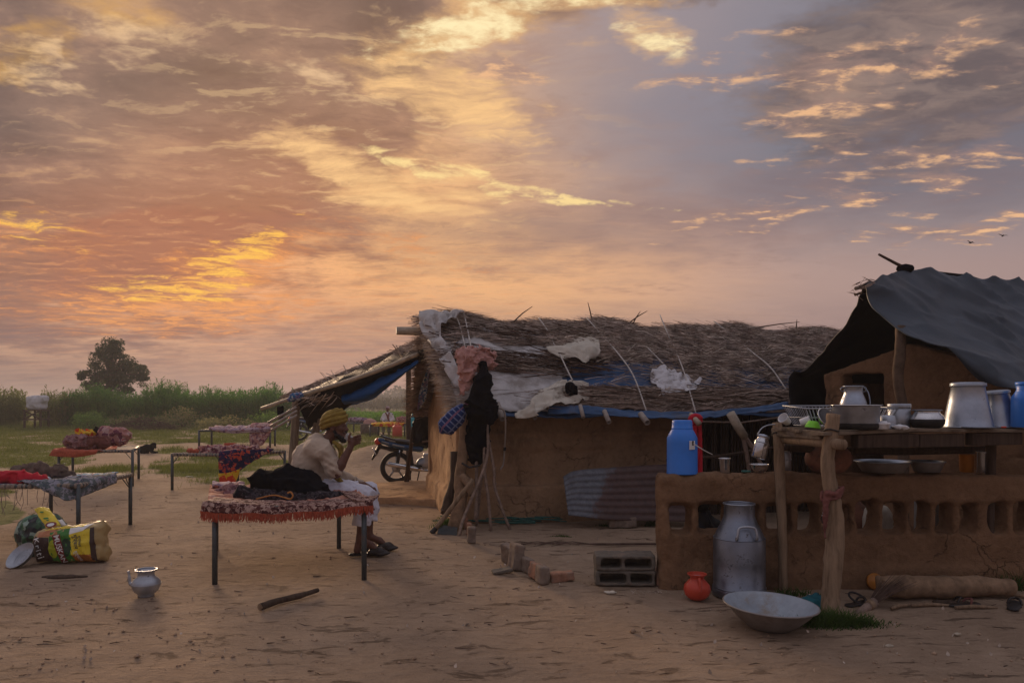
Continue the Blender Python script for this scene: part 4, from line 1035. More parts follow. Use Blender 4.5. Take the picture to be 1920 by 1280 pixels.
def along(A, u): i = np.clip((u * 4).astype(int), 0, 3); f = u * 4 - i; return A[i] * (1 - f)[:, None] + A[i + 1] * f[:, None]
b_ = along(top, u_) * (1 - w_)[:, None] + along(low_, u_) * w_[:, None] + np.stack([0 * u_, 0 * u_, .0 + .08 * r.random(n)], 1)
keep = r.random(n) < np.clip(.95 - 2.6 * w_ + .9 * (u_ > .80) + .35 * (u_ < .12), 0, 1)
b_ = b_[keep]; n = len(b_)
strands('thatch', b_, np.stack([np.ones(n), r.normal(0, .25, n), .32 + r.normal(0, .08, n)], 1), r.uniform(.15, .6, n), .009, M['straw'], aw, seed=8)
n = 90; u_ = r.random(n); b_ = along(low_, u_) + np.stack([0 * u_, 0 * u_, .06 * r.random(n)], 1)
strands('thatch', b_, np.stack([r.normal(.7, .3, n), r.normal(0, .3, n), r.normal(-.1, .6, n)], 1), r.uniform(.15, .45, n), .011, M['straw_pale'], aw, seed=9)
n = 45; b_ = np.array([P(586, 748, 11.4)]) + r.normal(0, .09, (n, 3)) * [2, .4, .6]
strands('thatch', b_, np.stack([-np.ones(n), r.normal(0, .3, n), r.normal(-.6, .5, n)], 1), r.uniform(.15, .5, n), .013, M['straw_pale'], aw, seed=10)
# bundle of pale poles tied to the awning post
for i, (a, b) in enumerate((((503, 792), (556, 763)), ((507, 799), (557, 770)), ((509, 806), (557, 778)))):
    t = thing('bamboo_pole', ('uppermost', 'middle', 'lowest')[i] + ' of three pale bamboo poles slanting across the awning post', 'pole', P(*a, 11.35 - i * .06), group='bamboo poles tied to the awning post')
    q = P(*b, 11.32 - i * .06) - t.location
    MB().tube([(0, 0, 0), q * .33, q * .66, q], [.02, .02, .02, .018], 8).build('cane', M['pipe'], t, True)
    for s in (.3, .62): MB().tube([q * s - q.normalized() * .01, q * s + q.normalized() * .01], .0225, 8).build('joint', M['bamboo'], t, True)

# black plastic and rags hanging behind the hut corner
bp = sheet('hanging_plastic', [[P(800, 676, 11.3), P(812, 668, 11.4), P(826, 660, 11.5)], [P(786, 720, 11.5), P(802, 716, 11.7), P(815, 714, 11.9)], [P(779, 765, 12.1), P(797, 762, 12.4), P(812, 762, 12.6)], [P(775, 800, 12.4), P(793, 800, 12.7), P(812, 800, 12.8)], [P(777, 832, 12.5), P(793, 834, 12.8), P(812, 834, 12.8)]], M['black_tarp'], None, 8, .01, .08, 4, 8)
tag(bp, 'torn black plastic sheet hanging beside the left end of the thatched hut', 'plastic sheet')
bp = sheet('plastic_strip', [[P(803, 686, 11.1), P(809, 684, 11.1)], [P(793, 712, 11.25), P(803, 712, 11.25)], [P(786, 740, 11.4), P(800, 744, 11.4)], [P(782, 768, 11.6), P(790, 764, 11.6)]], M['blue_print'], None, 8, .006, .04, 7, 2)
tag(bp, 'bluish grey plastic strip hanging in front of the torn black plastic', 'plastic strip')
st = thing('leaning_stick', 'dark crooked stick leaning in front of the motorcycle rear wheel', 'stick', G(761, 913))
MB().tube([(0, 0, -.03), P(766, 870, 13.0) - st.location, P(771, 835, 12.9) - st.location, P(774, 800, 12.8) - st.location], [.05, .04, .033, .025], 7, wob=.15).build('shaft', M['wood_dark'], st, True)
MB().tube([P(773, 830, 12.85) - st.location, P(790, 828, 12.75) - st.location, P(806, 826, 12.3) - st.location], [.018, .02, .014], 6).build('cross_stick', M['stick'], st, True)

# mud step in front of the hut's left end
S = SDF((-2.6, 9.9, -.12), (-.55, 13.2, .22), .03)
S.fn(lambda X, Y, Z: np.maximum(Z - .085, np.maximum(np.maximum(-2.35 + .35 * np.sin(Y * 1.3) - X, X + .6), (10.72 + .10 * np.sin(X * 3) - .22 * (X + 1.4)) - Y)) - .01)
S.rough(.05, 2.2, 6).rough(.015, 12, 7)
o = S.build('mud_step', M['mud_pale']); o['kind'] = 'structure'

# ------------------------------------------------------------------ hut under the dark tarp
h2 = thing('tarp_hut', 'mud hut with a dark grey tarp draped over its ridge, gable facing the yard', 'hut', (0, 0, 0))
WL, WR = Vector((3.62, 8.65, 0)), Vector((4.85, 6.95, 0)); wu = (WR - WL).normalized(); wn = Vector((wu.y, -wu.x, 0)); WLEN = (WR - WL).length
rot2 = Matrix((wu, -wn, Vector((0, 0, 1)))).transposed()
S = SDF((-.1, -.1, -.08), (WLEN + .1, .3, 2.2), .025)
S.fn(lambda X, Y, Z: np.maximum(np.maximum(np.abs(Y - .1) - .09, np.abs(X - WLEN / 2) - WLEN / 2), np.maximum(-.05 - Z, Z - (2.08 - .32 * np.abs(X - .95)))) - .015)
S.box((.46, .05, .98), (.235, .4, .82), .03, k=.02, cut=True)
for z in (.5, .95, 1.4): S.fn(lambda X, Y, Z, z=z: np.maximum(np.abs(Z - z - .01 * np.sin(X * 9)) - .006, Y - .02), .012, cut=True)
S.rough(.022, 5, 8).rough(.008, 18, 9)
o = S.build('wall', M['mud'], h2); o.matrix_local = Matrix.Translation(WL) @ rot2.to_4x4()
mb = MB().box((0, 0, 0), (2.6, .15, 1.7)); o = mb.build('wall', M['mud'], h2); q = WR - wn * 1.3 ; o.location = (q.x + .1, q.y, .85); o.rotation_euler = (0, 0, math.atan2(-wn.y, -wn.x))
mb = MB().box((0, 0, 0), (2.6, .15, 1.7)); o = mb.build('wall', M['mud'], h2); q = WL - wn * 1.4; o.location = (q.x + .1, q.y, .85); o.rotation_euler = (0, 0, math.atan2(-wn.y, -wn.x))
mb = MB().box((0, 0, 0), (WLEN, .15, 1.9)); o = mb.build('wall', M['mud'], h2); q = (WL + WR) / 2 - wn * 2.6; o.location = (q.x, q.y, .95); o.rotation_euler = (0, 0, math.atan2(wu.y, wu.x))
rows = [[P(1622, 535, 7.7), P(1705, 507, 8.0), P(1800, 514, 8.4), P(1920, 527, 8.9), P(2110, 545, 9.6)],
        [P(1635, 566, 7.55), P(1722, 556, 7.65), P(1820, 566, 7.95), P(1930, 586, 8.3), P(2110, 606, 8.9)],
        [P(1664, 596, 7.4), P(1742, 598, 7.4), P(1836, 612, 7.6), P(1938, 634, 7.8), P(2112, 656, 8.4)],
        [P(1712, 634, 7.15), P(1770, 636, 7.15), P(1856, 652, 7.25), P(1944, 676, 7.4), P(2116, 700, 7.9)],
        [P(1785, 666, 6.95), P(1815, 678, 6.9), P(1878, 696, 6.9), P(1950, 712, 7.0), P(2120, 740, 7.3)],
        [P(1836, 712, 6.9), P(1868, 726, 6.82), P(1906, 734, 6.75), P(1962, 748, 6.8), P(2122, 790, 7.1)]]
tarp = sheet('tarp', rows, M['grey_tarp'], h2, 22, .012, .0, 2, 4)
me = tarp.data; V = np.empty(len(me.vertices) * 3, np.float32); me.vertices.foreach_get('co', V); V = V.reshape(-1, 3)
uu = V[:, 0] * .75 - V[:, 2] * .9; ww = V[:, 0] * .5 + V[:, 2] * .55 + V[:, 1] * .2
f1 = .5 - np.abs(fbm(uu * .9 + .9 * vnoise(ww * 1.5, uu, 0, 3), ww * 3.0 + .9 * vnoise(uu * 1.3, ww, 0, 9), 0, 2, 41)) ** .7 * 1.7
f2 = .5 - np.abs(fbm(uu * 2.6 + .8 * vnoise(ww * 4, uu * 2, 0, 13), ww * 6.5 + .9 * vnoise(uu * 2.5, ww * 2, 0, 19), 0, 2, 43)) ** .7 * 1.7
f3 = .5 - np.abs(vnoise(uu * 7 + 1.2 * vnoise(ww * 6, uu * 3, 0, 23), ww * 13, 0, 47)) ** .7 * 1.6
V = V + np.array([-.12, -.75, .6]) * (f1 * .11 + f2 * .030 + f3 * .006)[:, None].astype(np.float32)
me.vertices.foreach_set('co', V.ravel()); me.update()
rows = [[P(1622, 535, 7.72), P(1705, 509, 8.05), P(1800, 516, 8.45), P(1920, 529, 8.95), P(2110, 547, 9.65)],
        [P(1598, 590, 8.1), P(1700, 570, 8.6), P(1800, 570, 9.1), P(1920, 575, 9.6), P(2110, 585, 10.4)],
        [P(1552, 650, 8.55), P(1660, 640, 9.0), P(1760, 640, 9.6), P(1900, 640, 10.2), P(2110, 645, 11)],
        [P(1512, 690, 8.85), P(1610, 690, 9.3), P(1720, 690, 9.9), P(1880, 690, 10.5), P(2110, 690, 11.3)],
        [P(1479, 709, 9.0), P(1580, 725, 9.5), P(1700, 725, 10.1), P(1870, 725, 10.7), P(2110, 725, 11.4)],
        [P(1481, 770, 9.0), P(1580, 800, 9.6), P(1700, 800, 10.2), P(1870, 800, 10.8), P(2110, 800, 11.5)],
        [P(1486, 850, 9.0), P(1580, 870, 9.6), P(1700, 870, 10.2), P(1870, 870, 10.8), P(2110, 870, 11.5)]]
sheet('dark_tarp', rows, M['black_tarp'], h2, 7, .012, .06, 2.2, 5)
post([P(1689, 612, 7.35), P(1688, 660, 7.3), P(1684, 710, 7.3), P(1692, 760, 7.3), P(1694, 800, 7.3)], [.048, .052, .05, .048, .054], h2, 'gable_post', 'post_dark', 3)
MB().tube([P(1604, 541, 7.9), P(1640, 531, 7.95), P(1705, 503, 8.05)], [.02, .022, .025], 7).build('ridge_pole', M['wood_dark'], h2)
MB().tube([P(1603, 553, 7.9), P(1640, 540, 7.95)], .014, 6).build('ridge_pole', M['wood_dark'], h2)
MB().tube([P(1648, 477, 7.8), P(1680, 494, 7.95), P(1708, 508, 8.1)], [.012, .016, .02], 6).build('ridge_stick', M['twig'], h2)
S = SDF((-.2, -.1, -.1), (.2, .1, .1), .015); S.ell((0, 0, 0), (.1, .06, .045)); S.rough(.02, 20, 3); o = S.build('ridge_knot', M['black_cloth'], h2); o.location = P(1697, 504, 8.0)
r = np.random.default_rng(8); n = 16; b_ = np.array([P(1617, 540, 7.75)]) + r.normal(0, .05, (n, 3))
strands('straw_tuft', b_, np.stack([-np.ones(n), r.normal(0, .4, n), r.normal(-.2, .6, n)], 1), r.uniform(.1, .25, n), .01, M['straw'], h2, seed=10)

# ------------------------------------------------------------------ pierced mud parapet
PF = 5.90                                                   # distance of its front face
def PX(px): return (px - 960) * PF / FPX
wallp = thing('mud_parapet', 'low brown mud parapet pierced by a row of rounded openings, pots along its top', 'parapet', (0, 0, 0))
S = SDF((1.08, PF - .08, -.08), (4.75, PF + .32, .98), .0165)
S.box((2.93, PF + .11, .42), (1.74, .10, .46), .03)
S.box((2.93, PF + .11, .775), (1.76, .125, .118), .05, k=.03)
S.box((1.265, PF + .11, .42), (.085, .125, .47), .04, k=.03)
S.box((2.93, PF + .09, .05), (1.74, .11, .12), .04, k=.06)
for a, b in ((1260, 1292), (1318, 1362), (1388, 1419), (1444, 1478), (1506, 1531), (1548, 1589), (1616, 1641), (1670, 1691), (1719, 1738), (1765, 1782), (1810, 1827), (1866, 1884), (1912, 1936), (1962, 1984)):
    x0, x1 = PX(a), PX(b)
    hw = (x1 - x0) / 2 + .016; j_ = .012 * math.sin(a * 1.7); S.box(((x0 + x1) / 2, PF + .1, .550 + j_ * .6), (hw, .4, .112 + j_), min(.045, hw - .003), k=.03, cut=True); S.box(((x0 + x1) / 2, PF - .02, .545), (hw + .012, .1, .12), .03, k=.03, cut=True)
S.rough(.028, 3.2, 11).rough(.018, 9, 12).rough(.009, 26, 13)
S.build('wall', M['mud'], wallp)

# ------------------------------------------------------------------ rough table of poles and planks
TZ = 1.262
table = thing('pole_table', 'rough table of forked poles and warped planks crowded with milk cans and pots', 'table', (0, 0, 0))
def ppost(pts, rad, name='leg', mat='wood_grey', seed=0, n=10):
    mb = MB().tube(catmull(pts, 5), np.interp(np.linspace(0, 1, (len(pts) - 1) * 5 + 1), np.linspace(0, 1, len(rad)), rad), n, wob=.16, seed=seed)
    return mb.build(name, M[mat], table, True)
ppost([P(1457, 792, 5.92), P(1461, 860, 5.88), P(1465, 960, 5.84), P(1468, 1040, 5.82), G(1469, 1108) + Vector((0, 0, -.05))], [.036, .04, .038, .034, .032], 'leg', 'wood_tan', 1)
fp = [P(1563, 776, 5.28), P(1558, 815, 5.27), P(1551, 870, 5.26), P(1560, 930, 5.25), P(1566, 985, 5.24), P(1563, 1050, 5.22), P(1558, 1110, 5.2), G(1555, 1152) + Vector((0, 0, -.06))]
ppost(fp, [.045, .046, .049, .052, .062, .066, .062, .058], 'leg', 'wood_tan', 2, 12)
MB().tube([P(1566, 1040, 5.21), P(1574, 1005, 5.215), P(1578, 986, 5.22)], [.03, .024, .008], 8, wob=.2).build('branch_stub', M['wood_tan'], table, True)
ppost([P(1858, 815, 6.02), P(1857, 900, 6.0), P(1855, 1000, 5.97), G(1853, 1098) + Vector((0, 0, -.05))], [.04, .038, .036, .034], 'leg', 'wood_dark', 3)
ppost([P(1945, 800, 6.6), G(1945, 1065) + Vector((0, 0, -.05))], [.05, .05], 'leg', 'wood_dark', 4)
ppost([P(1476, 800, 6.75), G(1476, 1062) + Vector((0, 0, -.05))], [.04, .04], 'leg', 'wood_dark', 5)
# planks: corners of the top
A_, B_, C_, D_ = P(1452, 806, 5.95), P(1560, 812, 5.22), P(2010, 800, 5.9), P(1960, 795, 6.95)
A_.z = B_.z = C_.z = D_.z = TZ; E_ = A_ + (D_ - C_)
npl = 7
r4 = random.Random(8)
for i in range(npl):
    t0, t1 = i / npl + .006, (i + 1) / npl - .006
    p0, p1 = A_.lerp(B_, t1), A_.lerp(B_, t0)
    back_ = Vector((C_.x - B_.x, C_.y - B_.y, 0))
    L = []
    for s in (-.01 - .02 * r4.random(), .33, .66, 1.02):
        w = .014 * math.sin(s * 5 + i)
        L.append((p0 + back_ * s + Vector((0, 0, w)), p1 + back_ * s + Vector((0, 0, w))))
    mb = MB(); th = Vector((0, 0, -.024))
    vs = [];
    for q0, q1 in L: vs += [q0, q1, q1 + th, q0 + th]
    fs = [(k * 4 + e, k * 4 + (e + 1) % 4, (k + 1) * 4 + (e + 1) % 4, (k + 1) * 4 + e) for k in range(3) for e in range(4)] + [(3, 2, 1, 0), (12, 13, 14, 15)]
    mb.add(vs, fs); mb.build('plank', M['plank'], table, False, .003)
# rails under the planks
MB().tube([P(1463, 822, 5.93), P(1520, 827, 5.5), P(1580, 833, 5.14)], [.036, .038, .04], 9, wob=.1).build('rail', M['wood_tan'], table, True)
MB().box((A_.lerp(B_, .42) + Vector((-.012, -.01, -.03))), ((A_ - B_).length * .86, .024, .062), Matrix.Rotation(math.atan2((A_ - B_).y, (A_ - B_).x), 3, 'Z')).build('edge_board', M['plank'], table, False, .004)
for s, w, z in ((.12, .55, -.075), (.36, .42, -.08), (.58, .5, -.075)):
    q = B_.lerp(C_, s + w / 2 * .36) + Vector((0, .06, z))
    MB().box(q, (w, .07, .095), Matrix.Rotation(math.atan2((C_ - B_).y, (C_ - B_).x), 3, 'Z')).build('beam', M['wood_dark'], table, False, .006)
for q in (P(1480, 845, 5.95), P(1905, 842, 6.1)): pass
MB().tube([P(1470, 838, 6.0), P(1560, 845, 6.0), P(1700, 846, 6.1), P(1860, 842, 6.2)], .03, 8, wob=.1).build('rail', M['wood_dark'], table, True)
# rag tied round the forked leg
S = SDF((-.11, -.11, -.36), (.11, .11, .08), .008)
S.fn(lambda X, Y, Z: np.maximum(np.abs(np.sqrt(X * X + Y * Y) - .066) - .010, np.abs(Z - .35 * X) - .03), .01)
S.chain([(-.05, -.05, 0), (-.068, -.06, -.08), (-.07, -.05, -.18), (-.066, -.045, -.30)], [.022, .02, .014, .006], .01)
S.ell((-.045, -.06, .0), (.03, .025, .03)); S.rough(.012, 24, 2, ridged=True)
o = S.build('tied_rag', M['dull_red'], table); o.location = P(1560, 925, 5.25)
# wires round the leg heads
for q, rr in ((P(1559, 806, 5.27), .05), (P(1459, 812, 5.9), .042)):
    MB().tube([q + Vector((rr * math.cos(k * .5), rr * math.sin(k * .5), .008 * math.sin(k))) for k in range(14)], .006, 5).build('wire_binding', M['soot'], table)

# ------------------------------------------------------------------ vessels
def vessel(name, label, cat, loc, prof, mat, part='body', rz=0.0, tilt=None, wall=.003, group=None, n=36, smooth_=True, lining=None):
    t = thing(name, label, cat, loc, rz, group)
    if tilt is not None: t.rotation_euler = tilt
    o = MB().lathe(prof, n, cap0=True).build(part, M[mat], t, smooth_, fix=False)
    if wall: s = o.modifiers.new('s', 'SOLIDIFY'); s.thickness = wall; s.offset = -1; s.use_rim = True
    if lining: MB().lathe([(max(.001, r_ - wall - .0015), z_ + wall + .001) for r_, z_ in prof], n, cap0=True).build('lining', M[lining], t, True, fix=False)
    return t
def ring(t, r_, z, rad, mat, name='rim', oval=1, c=(0, 0)):
    return MB().tube([(c[0] + r_ * math.cos(k * math.pi / 16), c[1] + r_ * math.sin(k * math.pi / 16), z) for k in range(33)], rad, 7, cap=False).build(name, M[mat], t, True)
def bail(t, pts, rad, mat, name='handle'): return MB().tube(catmull(pts, 6), rad, 7).build(name, M[mat], t, True)

# on the ground
q = G(1386, 1116); q.y = 5.70; q.x = (1386 - 960) / FPX * 5.70; q.z = 0
t = vessel('milk_can', 'big dented aluminium milk can standing on the ground against the mud parapet', 'milk can', q, [(.196, 0), (.2, .006), (.2, .055), (.192, .062), (.193, .25), (.192, .425), (.185, .445), (.16, .50), (.13, .560), (.114, .60), (.112, .675), (.117, .688), (.118, .697), (.112, .699)], 'alu_old', n=48, wall=.004)
ring(t, .194, .063, .006, 'alu_old', 'base_band'); ring(t, .189, .436, .005, 'alu_old', 'shoulder_band'); ring(t, .116, .694, .006, 'alu', 'rim')
bail(t, [(-.075, -.186, .45), (-.072, -.198, .475), (-.062, -.192, .53), (-.03, -.19, .545), (.03, -.19, .545), (.062, -.192, .53), (.072, -.198, .475), (.07, -.186, .45)], .009, 'alu_dull')
bail(t, [(-.06, .186, .45), (-.062, .192, .53), (.062, .192, .53), (.06, .186, .45)], .009, 'alu_dull')
for s in (-1, 1): MB().box((s * .074, -.187, .462), (.022, .014, .04), Matrix.Rotation(.6, 3, 'X')).build('handle_lug', M['alu_dull'], t, False, .004)
q = P(1443, 1188, 4.86); q.z = 0
t = vessel('wash_basin', 'wide enamel basin, grey outside and stained pale blue inside, on the ground', 'basin', q, [(.12, 0), (.135, .004), (.19, .045), (.25, .105), (.287, .150), (.297, .156), (.299, .151)], 'enamel_grey', n=56, wall=.003, lining='enamel_blue', tilt=(.02, .035, 0))
ring(t, .297, .154, .0055, 'enamel_grey')
q = P(1307, 1124, 5.58); q.z = 0
lp_ = [(.055, 0), (.062, .004), (.088, .03), (.100, .07), (.092, .105), (.066, .135), (.05, .15), (.052, .165), (.070, .184), (.068, .188)]
t = vessel('water_pot', 'small round orange red plastic pot on the ground left of the big milk can', 'pot', q, lp_, 'red_plastic', wall=.003, n=40)
ring(t, .069, .186, .004, 'red_plastic'); MB().tube(catmull([(-.0, -.064, .165), (.0, -.085, .14), (.0, -.094, .10), (-.002, -.101, .07)], 5), [.012] * 5 + [.010] * 11, 8).build('spout', M['red_plastic'], t, True)
MB().lathe([(.001, .170), (.045, .168)], 24, cap0=False).build('water', M['enamel_blue'], t, True)
q = P(274, 1116, 5.68); q.z = zg(q.x, 5.68)
t = vessel('spouted_pot', 'grey metal water pot with a curved spout standing alone on the bare ground', 'pot', q, [(.056, 0), (.06, .006), (.055, .014), (.085, .04), (.104, .085), (.103, .105), (.088, .13), (.064, .148), (.058, .165), (.060, .182), (.078, .196), (.078, .202), (.07, .203)], 'alu_dull', wall=.003, n=44)
ring(t, .076, .2, .005, 'alu'); ring(t, .104, .096, .0025, 'alu_dull', 'seam')
MB().tube(catmull([(-.085, -.01, .085), (-.115, -.015, .105), (-.120, -.015, .15), (-.128, -.015, .195)], 6), [.018] * 6 + [.012] * 7 + [.009] * 6, 9).build('spout', M['alu_dull'], t, True)

# on the parapet
PT = .905
q = P(1279, 888, 6.02); q.z = .893
t = vessel('plastic_milk_can', 'bright blue plastic milk can with a white tag, left end of the mud parapet', 'milk can', q, [(.122, 0), (.124, .005), (.122, .012), (.121, .25), (.12, .29), (.098, .335), (.085, .355), (.082, .36)], 'blue_plastic', n=44, wall=.004)
MB().lathe([(.082, .352), (.084, .36), (.084, .372), (.081, .374), (.081, .405), (.079, .408), (.079, .426), (.07, .432), (.001, .432)], 44, cap0=False).build('lid', M['blue_plastic'], t, True)
tg = MB().box((.053, -.116, .235), (.054, .006, .07), Matrix.Rotation(.42, 3, 'Z')).build('tag', M['white_plastic'], t, False, .004)
MB().box((.058, -.121, .252), (.012, .004, .035), Matrix.Rotation(.42, 3, 'Z')).build('slot', M['soot'], tg)
bail(t, [(.06, -.124, .25), (.10, -.15, .22), (.15, -.16, .19), (.20, -.16, .165)], .0035, 'rope', 'wire')
q = P(1359, 884, 5.99); q.z = .9
t = vessel('steel_tumbler', 'steel tumbler standing alone on the mud parapet right of the blue can', 'tumbler', q, [(.034, 0), (.036, .004), (.046, .115), (.049, .118), (.048, .121)], 'steel', wall=.0015)
ring(t, .048, .118, .003, 'steel')
q = P(1424, 878, 6.02); q.z = .905
t = vessel('steel_bowl', 'small shiny steel bowl on the mud parapet under the hanging can', 'bowl', q, [(.038, 0), (.043, .004), (.062, .03), (.070, .058), (.076, .062), (.076, .064)], 'steel', wall=.0015)
ring(t, .075, .063, .0025, 'steel')
q = P(1399, 880, 6.0); q.z = .905
S = SDF((-.05, -.03, -.01), (.05, .03, .03), .005); S.box((0, 0, .008), (.036, .02, .008), .007)
tag(S.build('soap_bar', M['net']), 'thin green soap bar lying on the mud parapet beside the small steel bowl', 'soap').location = q
q = P(1472, 882, 6.08); q.z = .905
t = vessel('glass_jar', 'glass jar with a white lid standing behind the left table leg', 'jar', q, [(.04, 0), (.046, .004), (.046, .14), (.036, .16), (.036, .17)], 'alu_dull', wall=.002)
MB().lathe([(.042, .165), (.045, .168), (.045, .192), (.04, .196), (.001, .196)], 24, cap0=False).build('lid', M['white_plastic'], t, True)
ring(t, .047, .1, .004, 'alu_dull', 'band')
q = P(1553, 884, 6.02); q.z = .9
t = vessel('clay_pot', 'round dark clay pot on the parapet behind the forked leg', 'pot', q, [(.09, 0), (.12, .01), (.175, .075), (.18, .12), (.165, .17), (.12, .215), (.085, .235), (.085, .25), (.105, .268), (.1, .272)], 'clay', wall=.008, n=40)
ring(t, .1, .27, .008, 'clay')
def plate(name, label, px, Y, r_, h, z=.905, mat='enamel_grey', lining='alu'):
    q = P(px, 0, Y); q.z = z
    t = vessel(name, label, 'plate', q, [(r_ * .68, 0), (r_ * .72, .003), (r_ * .9, h * .75), (r_ * .98, h), (r_, h + .002), (r_, h)], mat, wall=.0022, n=48, lining=lining)
    ring(t, r_, h, .004, 'alu'); return t
plate('steel_plate', 'wide shallow steel plate on the parapet right of the forked leg', 1655, 6.05, .215, .085)
t = plate('frying_pan', 'smaller dark pan on the parapet right of the wide plate', 1738, 6.05, .135, .085)
q = P(1813, 882, 6.14); q.z = .895
t = vessel('orange_mug', 'dull orange plastic mug on the parapet below the table planks', 'mug', q, [(.05, 0), (.054, .004), (.058, .14), (.06, .143)], 'orange_plastic', wall=.003)
bail(t, [(.055, -.01, .12), (.09, -.01, .11), (.09, -.01, .05), (.055, -.01, .03)], .006, 'orange_plastic')
q = P(1840, 884, 6.04); q.z = .9
t = vessel('steel_glass', 'tall steel glass beside the dull orange mug on the parapet', 'tumbler', q, [(.038, 0), (.04, .004), (.042, .165), (.045, .168)], 'steel', wall=.0015)
ring(t, .044, .168, .003, 'steel')

# on the table
def on_table(px, Y): q = P(px, 800, Y); q.z = TZ + .012; return q
q = on_table(1605, 5.42)
t = vessel('cooking_pot', 'wide steel cooking pot with a small milk can standing in it, front of the table', 'pot', q, [(.13, 0), (.15, .004), (.158, .018), (.160, .16), (.166, .166), (.176, .169), (.177, .172)], 'alu_dull', wall=.003, n=48)
ring(t, .176, .171, .0035, 'steel')
MB().lathe([(.1305, -.003), (.152, .001), (.1605, .018), (.1612, .04)], 48, cap0=True).build('soot_base', M['soot'], t, True)
c_ = q + Vector((-.01, .02, .07))
t = vessel('small_milk_can', 'small aluminium milk can with a wire handle standing inside the cooking pot', 'milk can', c_, [(.085, 0), (.09, .004), (.092, .10), (.088, .125), (.072, .165), (.064, .185), (.063, .225), (.069, .235), (.069, .24)], 'alu', wall=.002, n=40)
ring(t, .068, .238, .004, 'alu')
for s in (-1, 1):
    MB().tube([(s * .078 + .016 * math.cos(k * .7), -.004, .215 + .016 * math.sin(k * .7)) for k in range(10)], .0045, 6).build('handle_ear', M['alu_old'], t, True)
bail(t, [(.082, -.004, .225), (.095, -.03, .19), (.098, -.05, .13), (.094, -.055, .10)], .0045, 'alu_old')
# wire dish basket
q = on_table(1572, 5.85)
t = thing('wire_basket', 'rectangular wire dish basket behind the cooking pot on the table', 'basket', q, math.radians(4))
W_, D__, H_ = .35, .22, .145
def rim_at(s): return [(-W_, -D__), (W_, -D__), (W_, D__), (-W_, D__)][s % 4]
for nm, f, z, rad in (('rim', 1.0, H_, .006), ('base_wire', .8, .01, .004), ('middle_wire', .9, .075, .0025)):
    MB().tube([(a * f, b * f, z + (.02 if (nm == 'rim' and b > 0) else 0)) for a, b in (rim_at(0), rim_at(1), rim_at(2), rim_at(3), rim_at(0))], rad, 6).build(nm, M['alu_dull'], t, True)
for i in range(24):
    x = -W_ + W_ * 2 * i / 23
    for b in (-1, 1): MB().tube([(x * .8, b * D__ * .8, .01), (x, b * D__, H_ + (.02 if b > 0 else 0))], .0028, 5).build('upright_wire', M['alu_dull'], t)
for i in range(14):
    y = -D__ + D__ * 2 * i / 13
    for a in (-1, 1): MB().tube([(a * W_ * .8, y * .8, .01), (a * W_, y, H_ + .01 + .01 * y / D__)], .0028, 5).build('upright_wire', M['alu_dull'], t)
for i in range(12):
    x = -W_ * .8 + W_ * 1.6 * i / 11; MB().tube([(x, -D__ * .8, .01), (x, D__ * .8, .01)], .0025, 5).build('base_wire', M['alu_dull'], t)
# cups at the corner
cup = [(.024, 0), (.027, .003), (.038, .06), (.041, .075), (.042, .077)]
t = vessel('white_cup', 'white cup lying tipped at the left corner of the table top', 'cup', on_table(1478, 5.80) + Vector((0, 0, .035)), cup, 'white_plastic', wall=.003, tilt=(.3, -1.0, .2))
t = vessel('white_cup', 'white cup lying on its side next to the lime green bowl', 'cup', on_table(1500, 5.72) + Vector((0, 0, .036)), cup, 'white_plastic', wall=.003, tilt=(1.2, .9, .9))
t = vessel('green_bowl', 'lime green plastic bowl turned over at the left edge of the table', 'bowl', on_table(1525, 5.62) + Vector((0, 0, .052)), [(.03, 0), (.034, .003), (.05, .03), (.056, .048), (.058, .05)], 'green_plastic', wall=.003, tilt=(math.pi, .12, 0))
t = vessel('steel_strainer', 'shiny steel strainer leaning by the forked leg head on the table', 'strainer', on_table(1543, 5.5) + Vector((0, 0, .055)), [(.02, 0), (.05, .012), (.075, .045), (.08, .05)], 'steel', wall=.0015, tilt=(1.0, .2, .3))
ring(t, .08, .05, .004, 'steel')
t = vessel('steel_tin', 'tall round steel tin with a lid behind the white lidded tub', 'tin', on_table(1686, 5.72), [(.076, 0), (.08, .004), (.08, .15), (.076, .152)], 'alu_dull', wall=.002)
MB().lathe([(.081, .145), (.083, .147), (.083, .178), (.078, .182), (.001, .182)], 36, cap0=False).build('lid', M['alu_dull'], t, True)
t = vessel('steel_cup', 'small upturned steel cup in front of the tall steel tin', 'cup', on_table(1664, 5.5) + Vector((0, 0, .098)), [(.03, 0), (.05, .006), (.058, .05), (.06, .095), (.062, .098)], 'alu_dull', wall=.002, tilt=(math.pi, 0, 0))
t = vessel('white_tub', 'low white plastic tub with a lid right of the cooking pot', 'tub', on_table(1655, 5.33), [(.035, 0), (.042, .004), (.046, .03), (.047, .032)], 'white_plastic', wall=.002)
MB().lathe([(.05, .03), (.052, .032), (.052, .044), (.046, .048), (.03, .049), (.028, .058), (.001, .06)], 30, cap0=False).build('lid', M['white_plastic'], t, True)
sheet('x', [[Vector((0, 0, 0)), Vector((.01, 0, 0))], [Vector((0, .01, 0)), Vector((.01, .01, 0))]], M['poly'], None, 2, 0)
bpy.data.objects.remove(bpy.data.objects['x'])
S = SDF((-.09, -.05, -.01), (.09, .05, .06), .006); S.ell((0, 0, .012), (.06, .03, .018)); S.rough(.015, 25, 3, ridged=True)
tag(S.build('plastic_bag', M['white_plastic']), 'crumpled little clear plastic bag on the table before the small upturned cup', 'plastic bag').location = on_table(1688, 5.42)
t = vessel('handi_pot', 'squat steel pot with a soot black bottom in the middle of the table', 'pot', on_table(1738, 5.62), [(.08, 0), (.10, .006), (.118, .035), (.120, .058), (.108, .09), (.088, .112), (.084, .124), (.098, .132), (.1, .135)], 'steel', wall=.002, n=44)
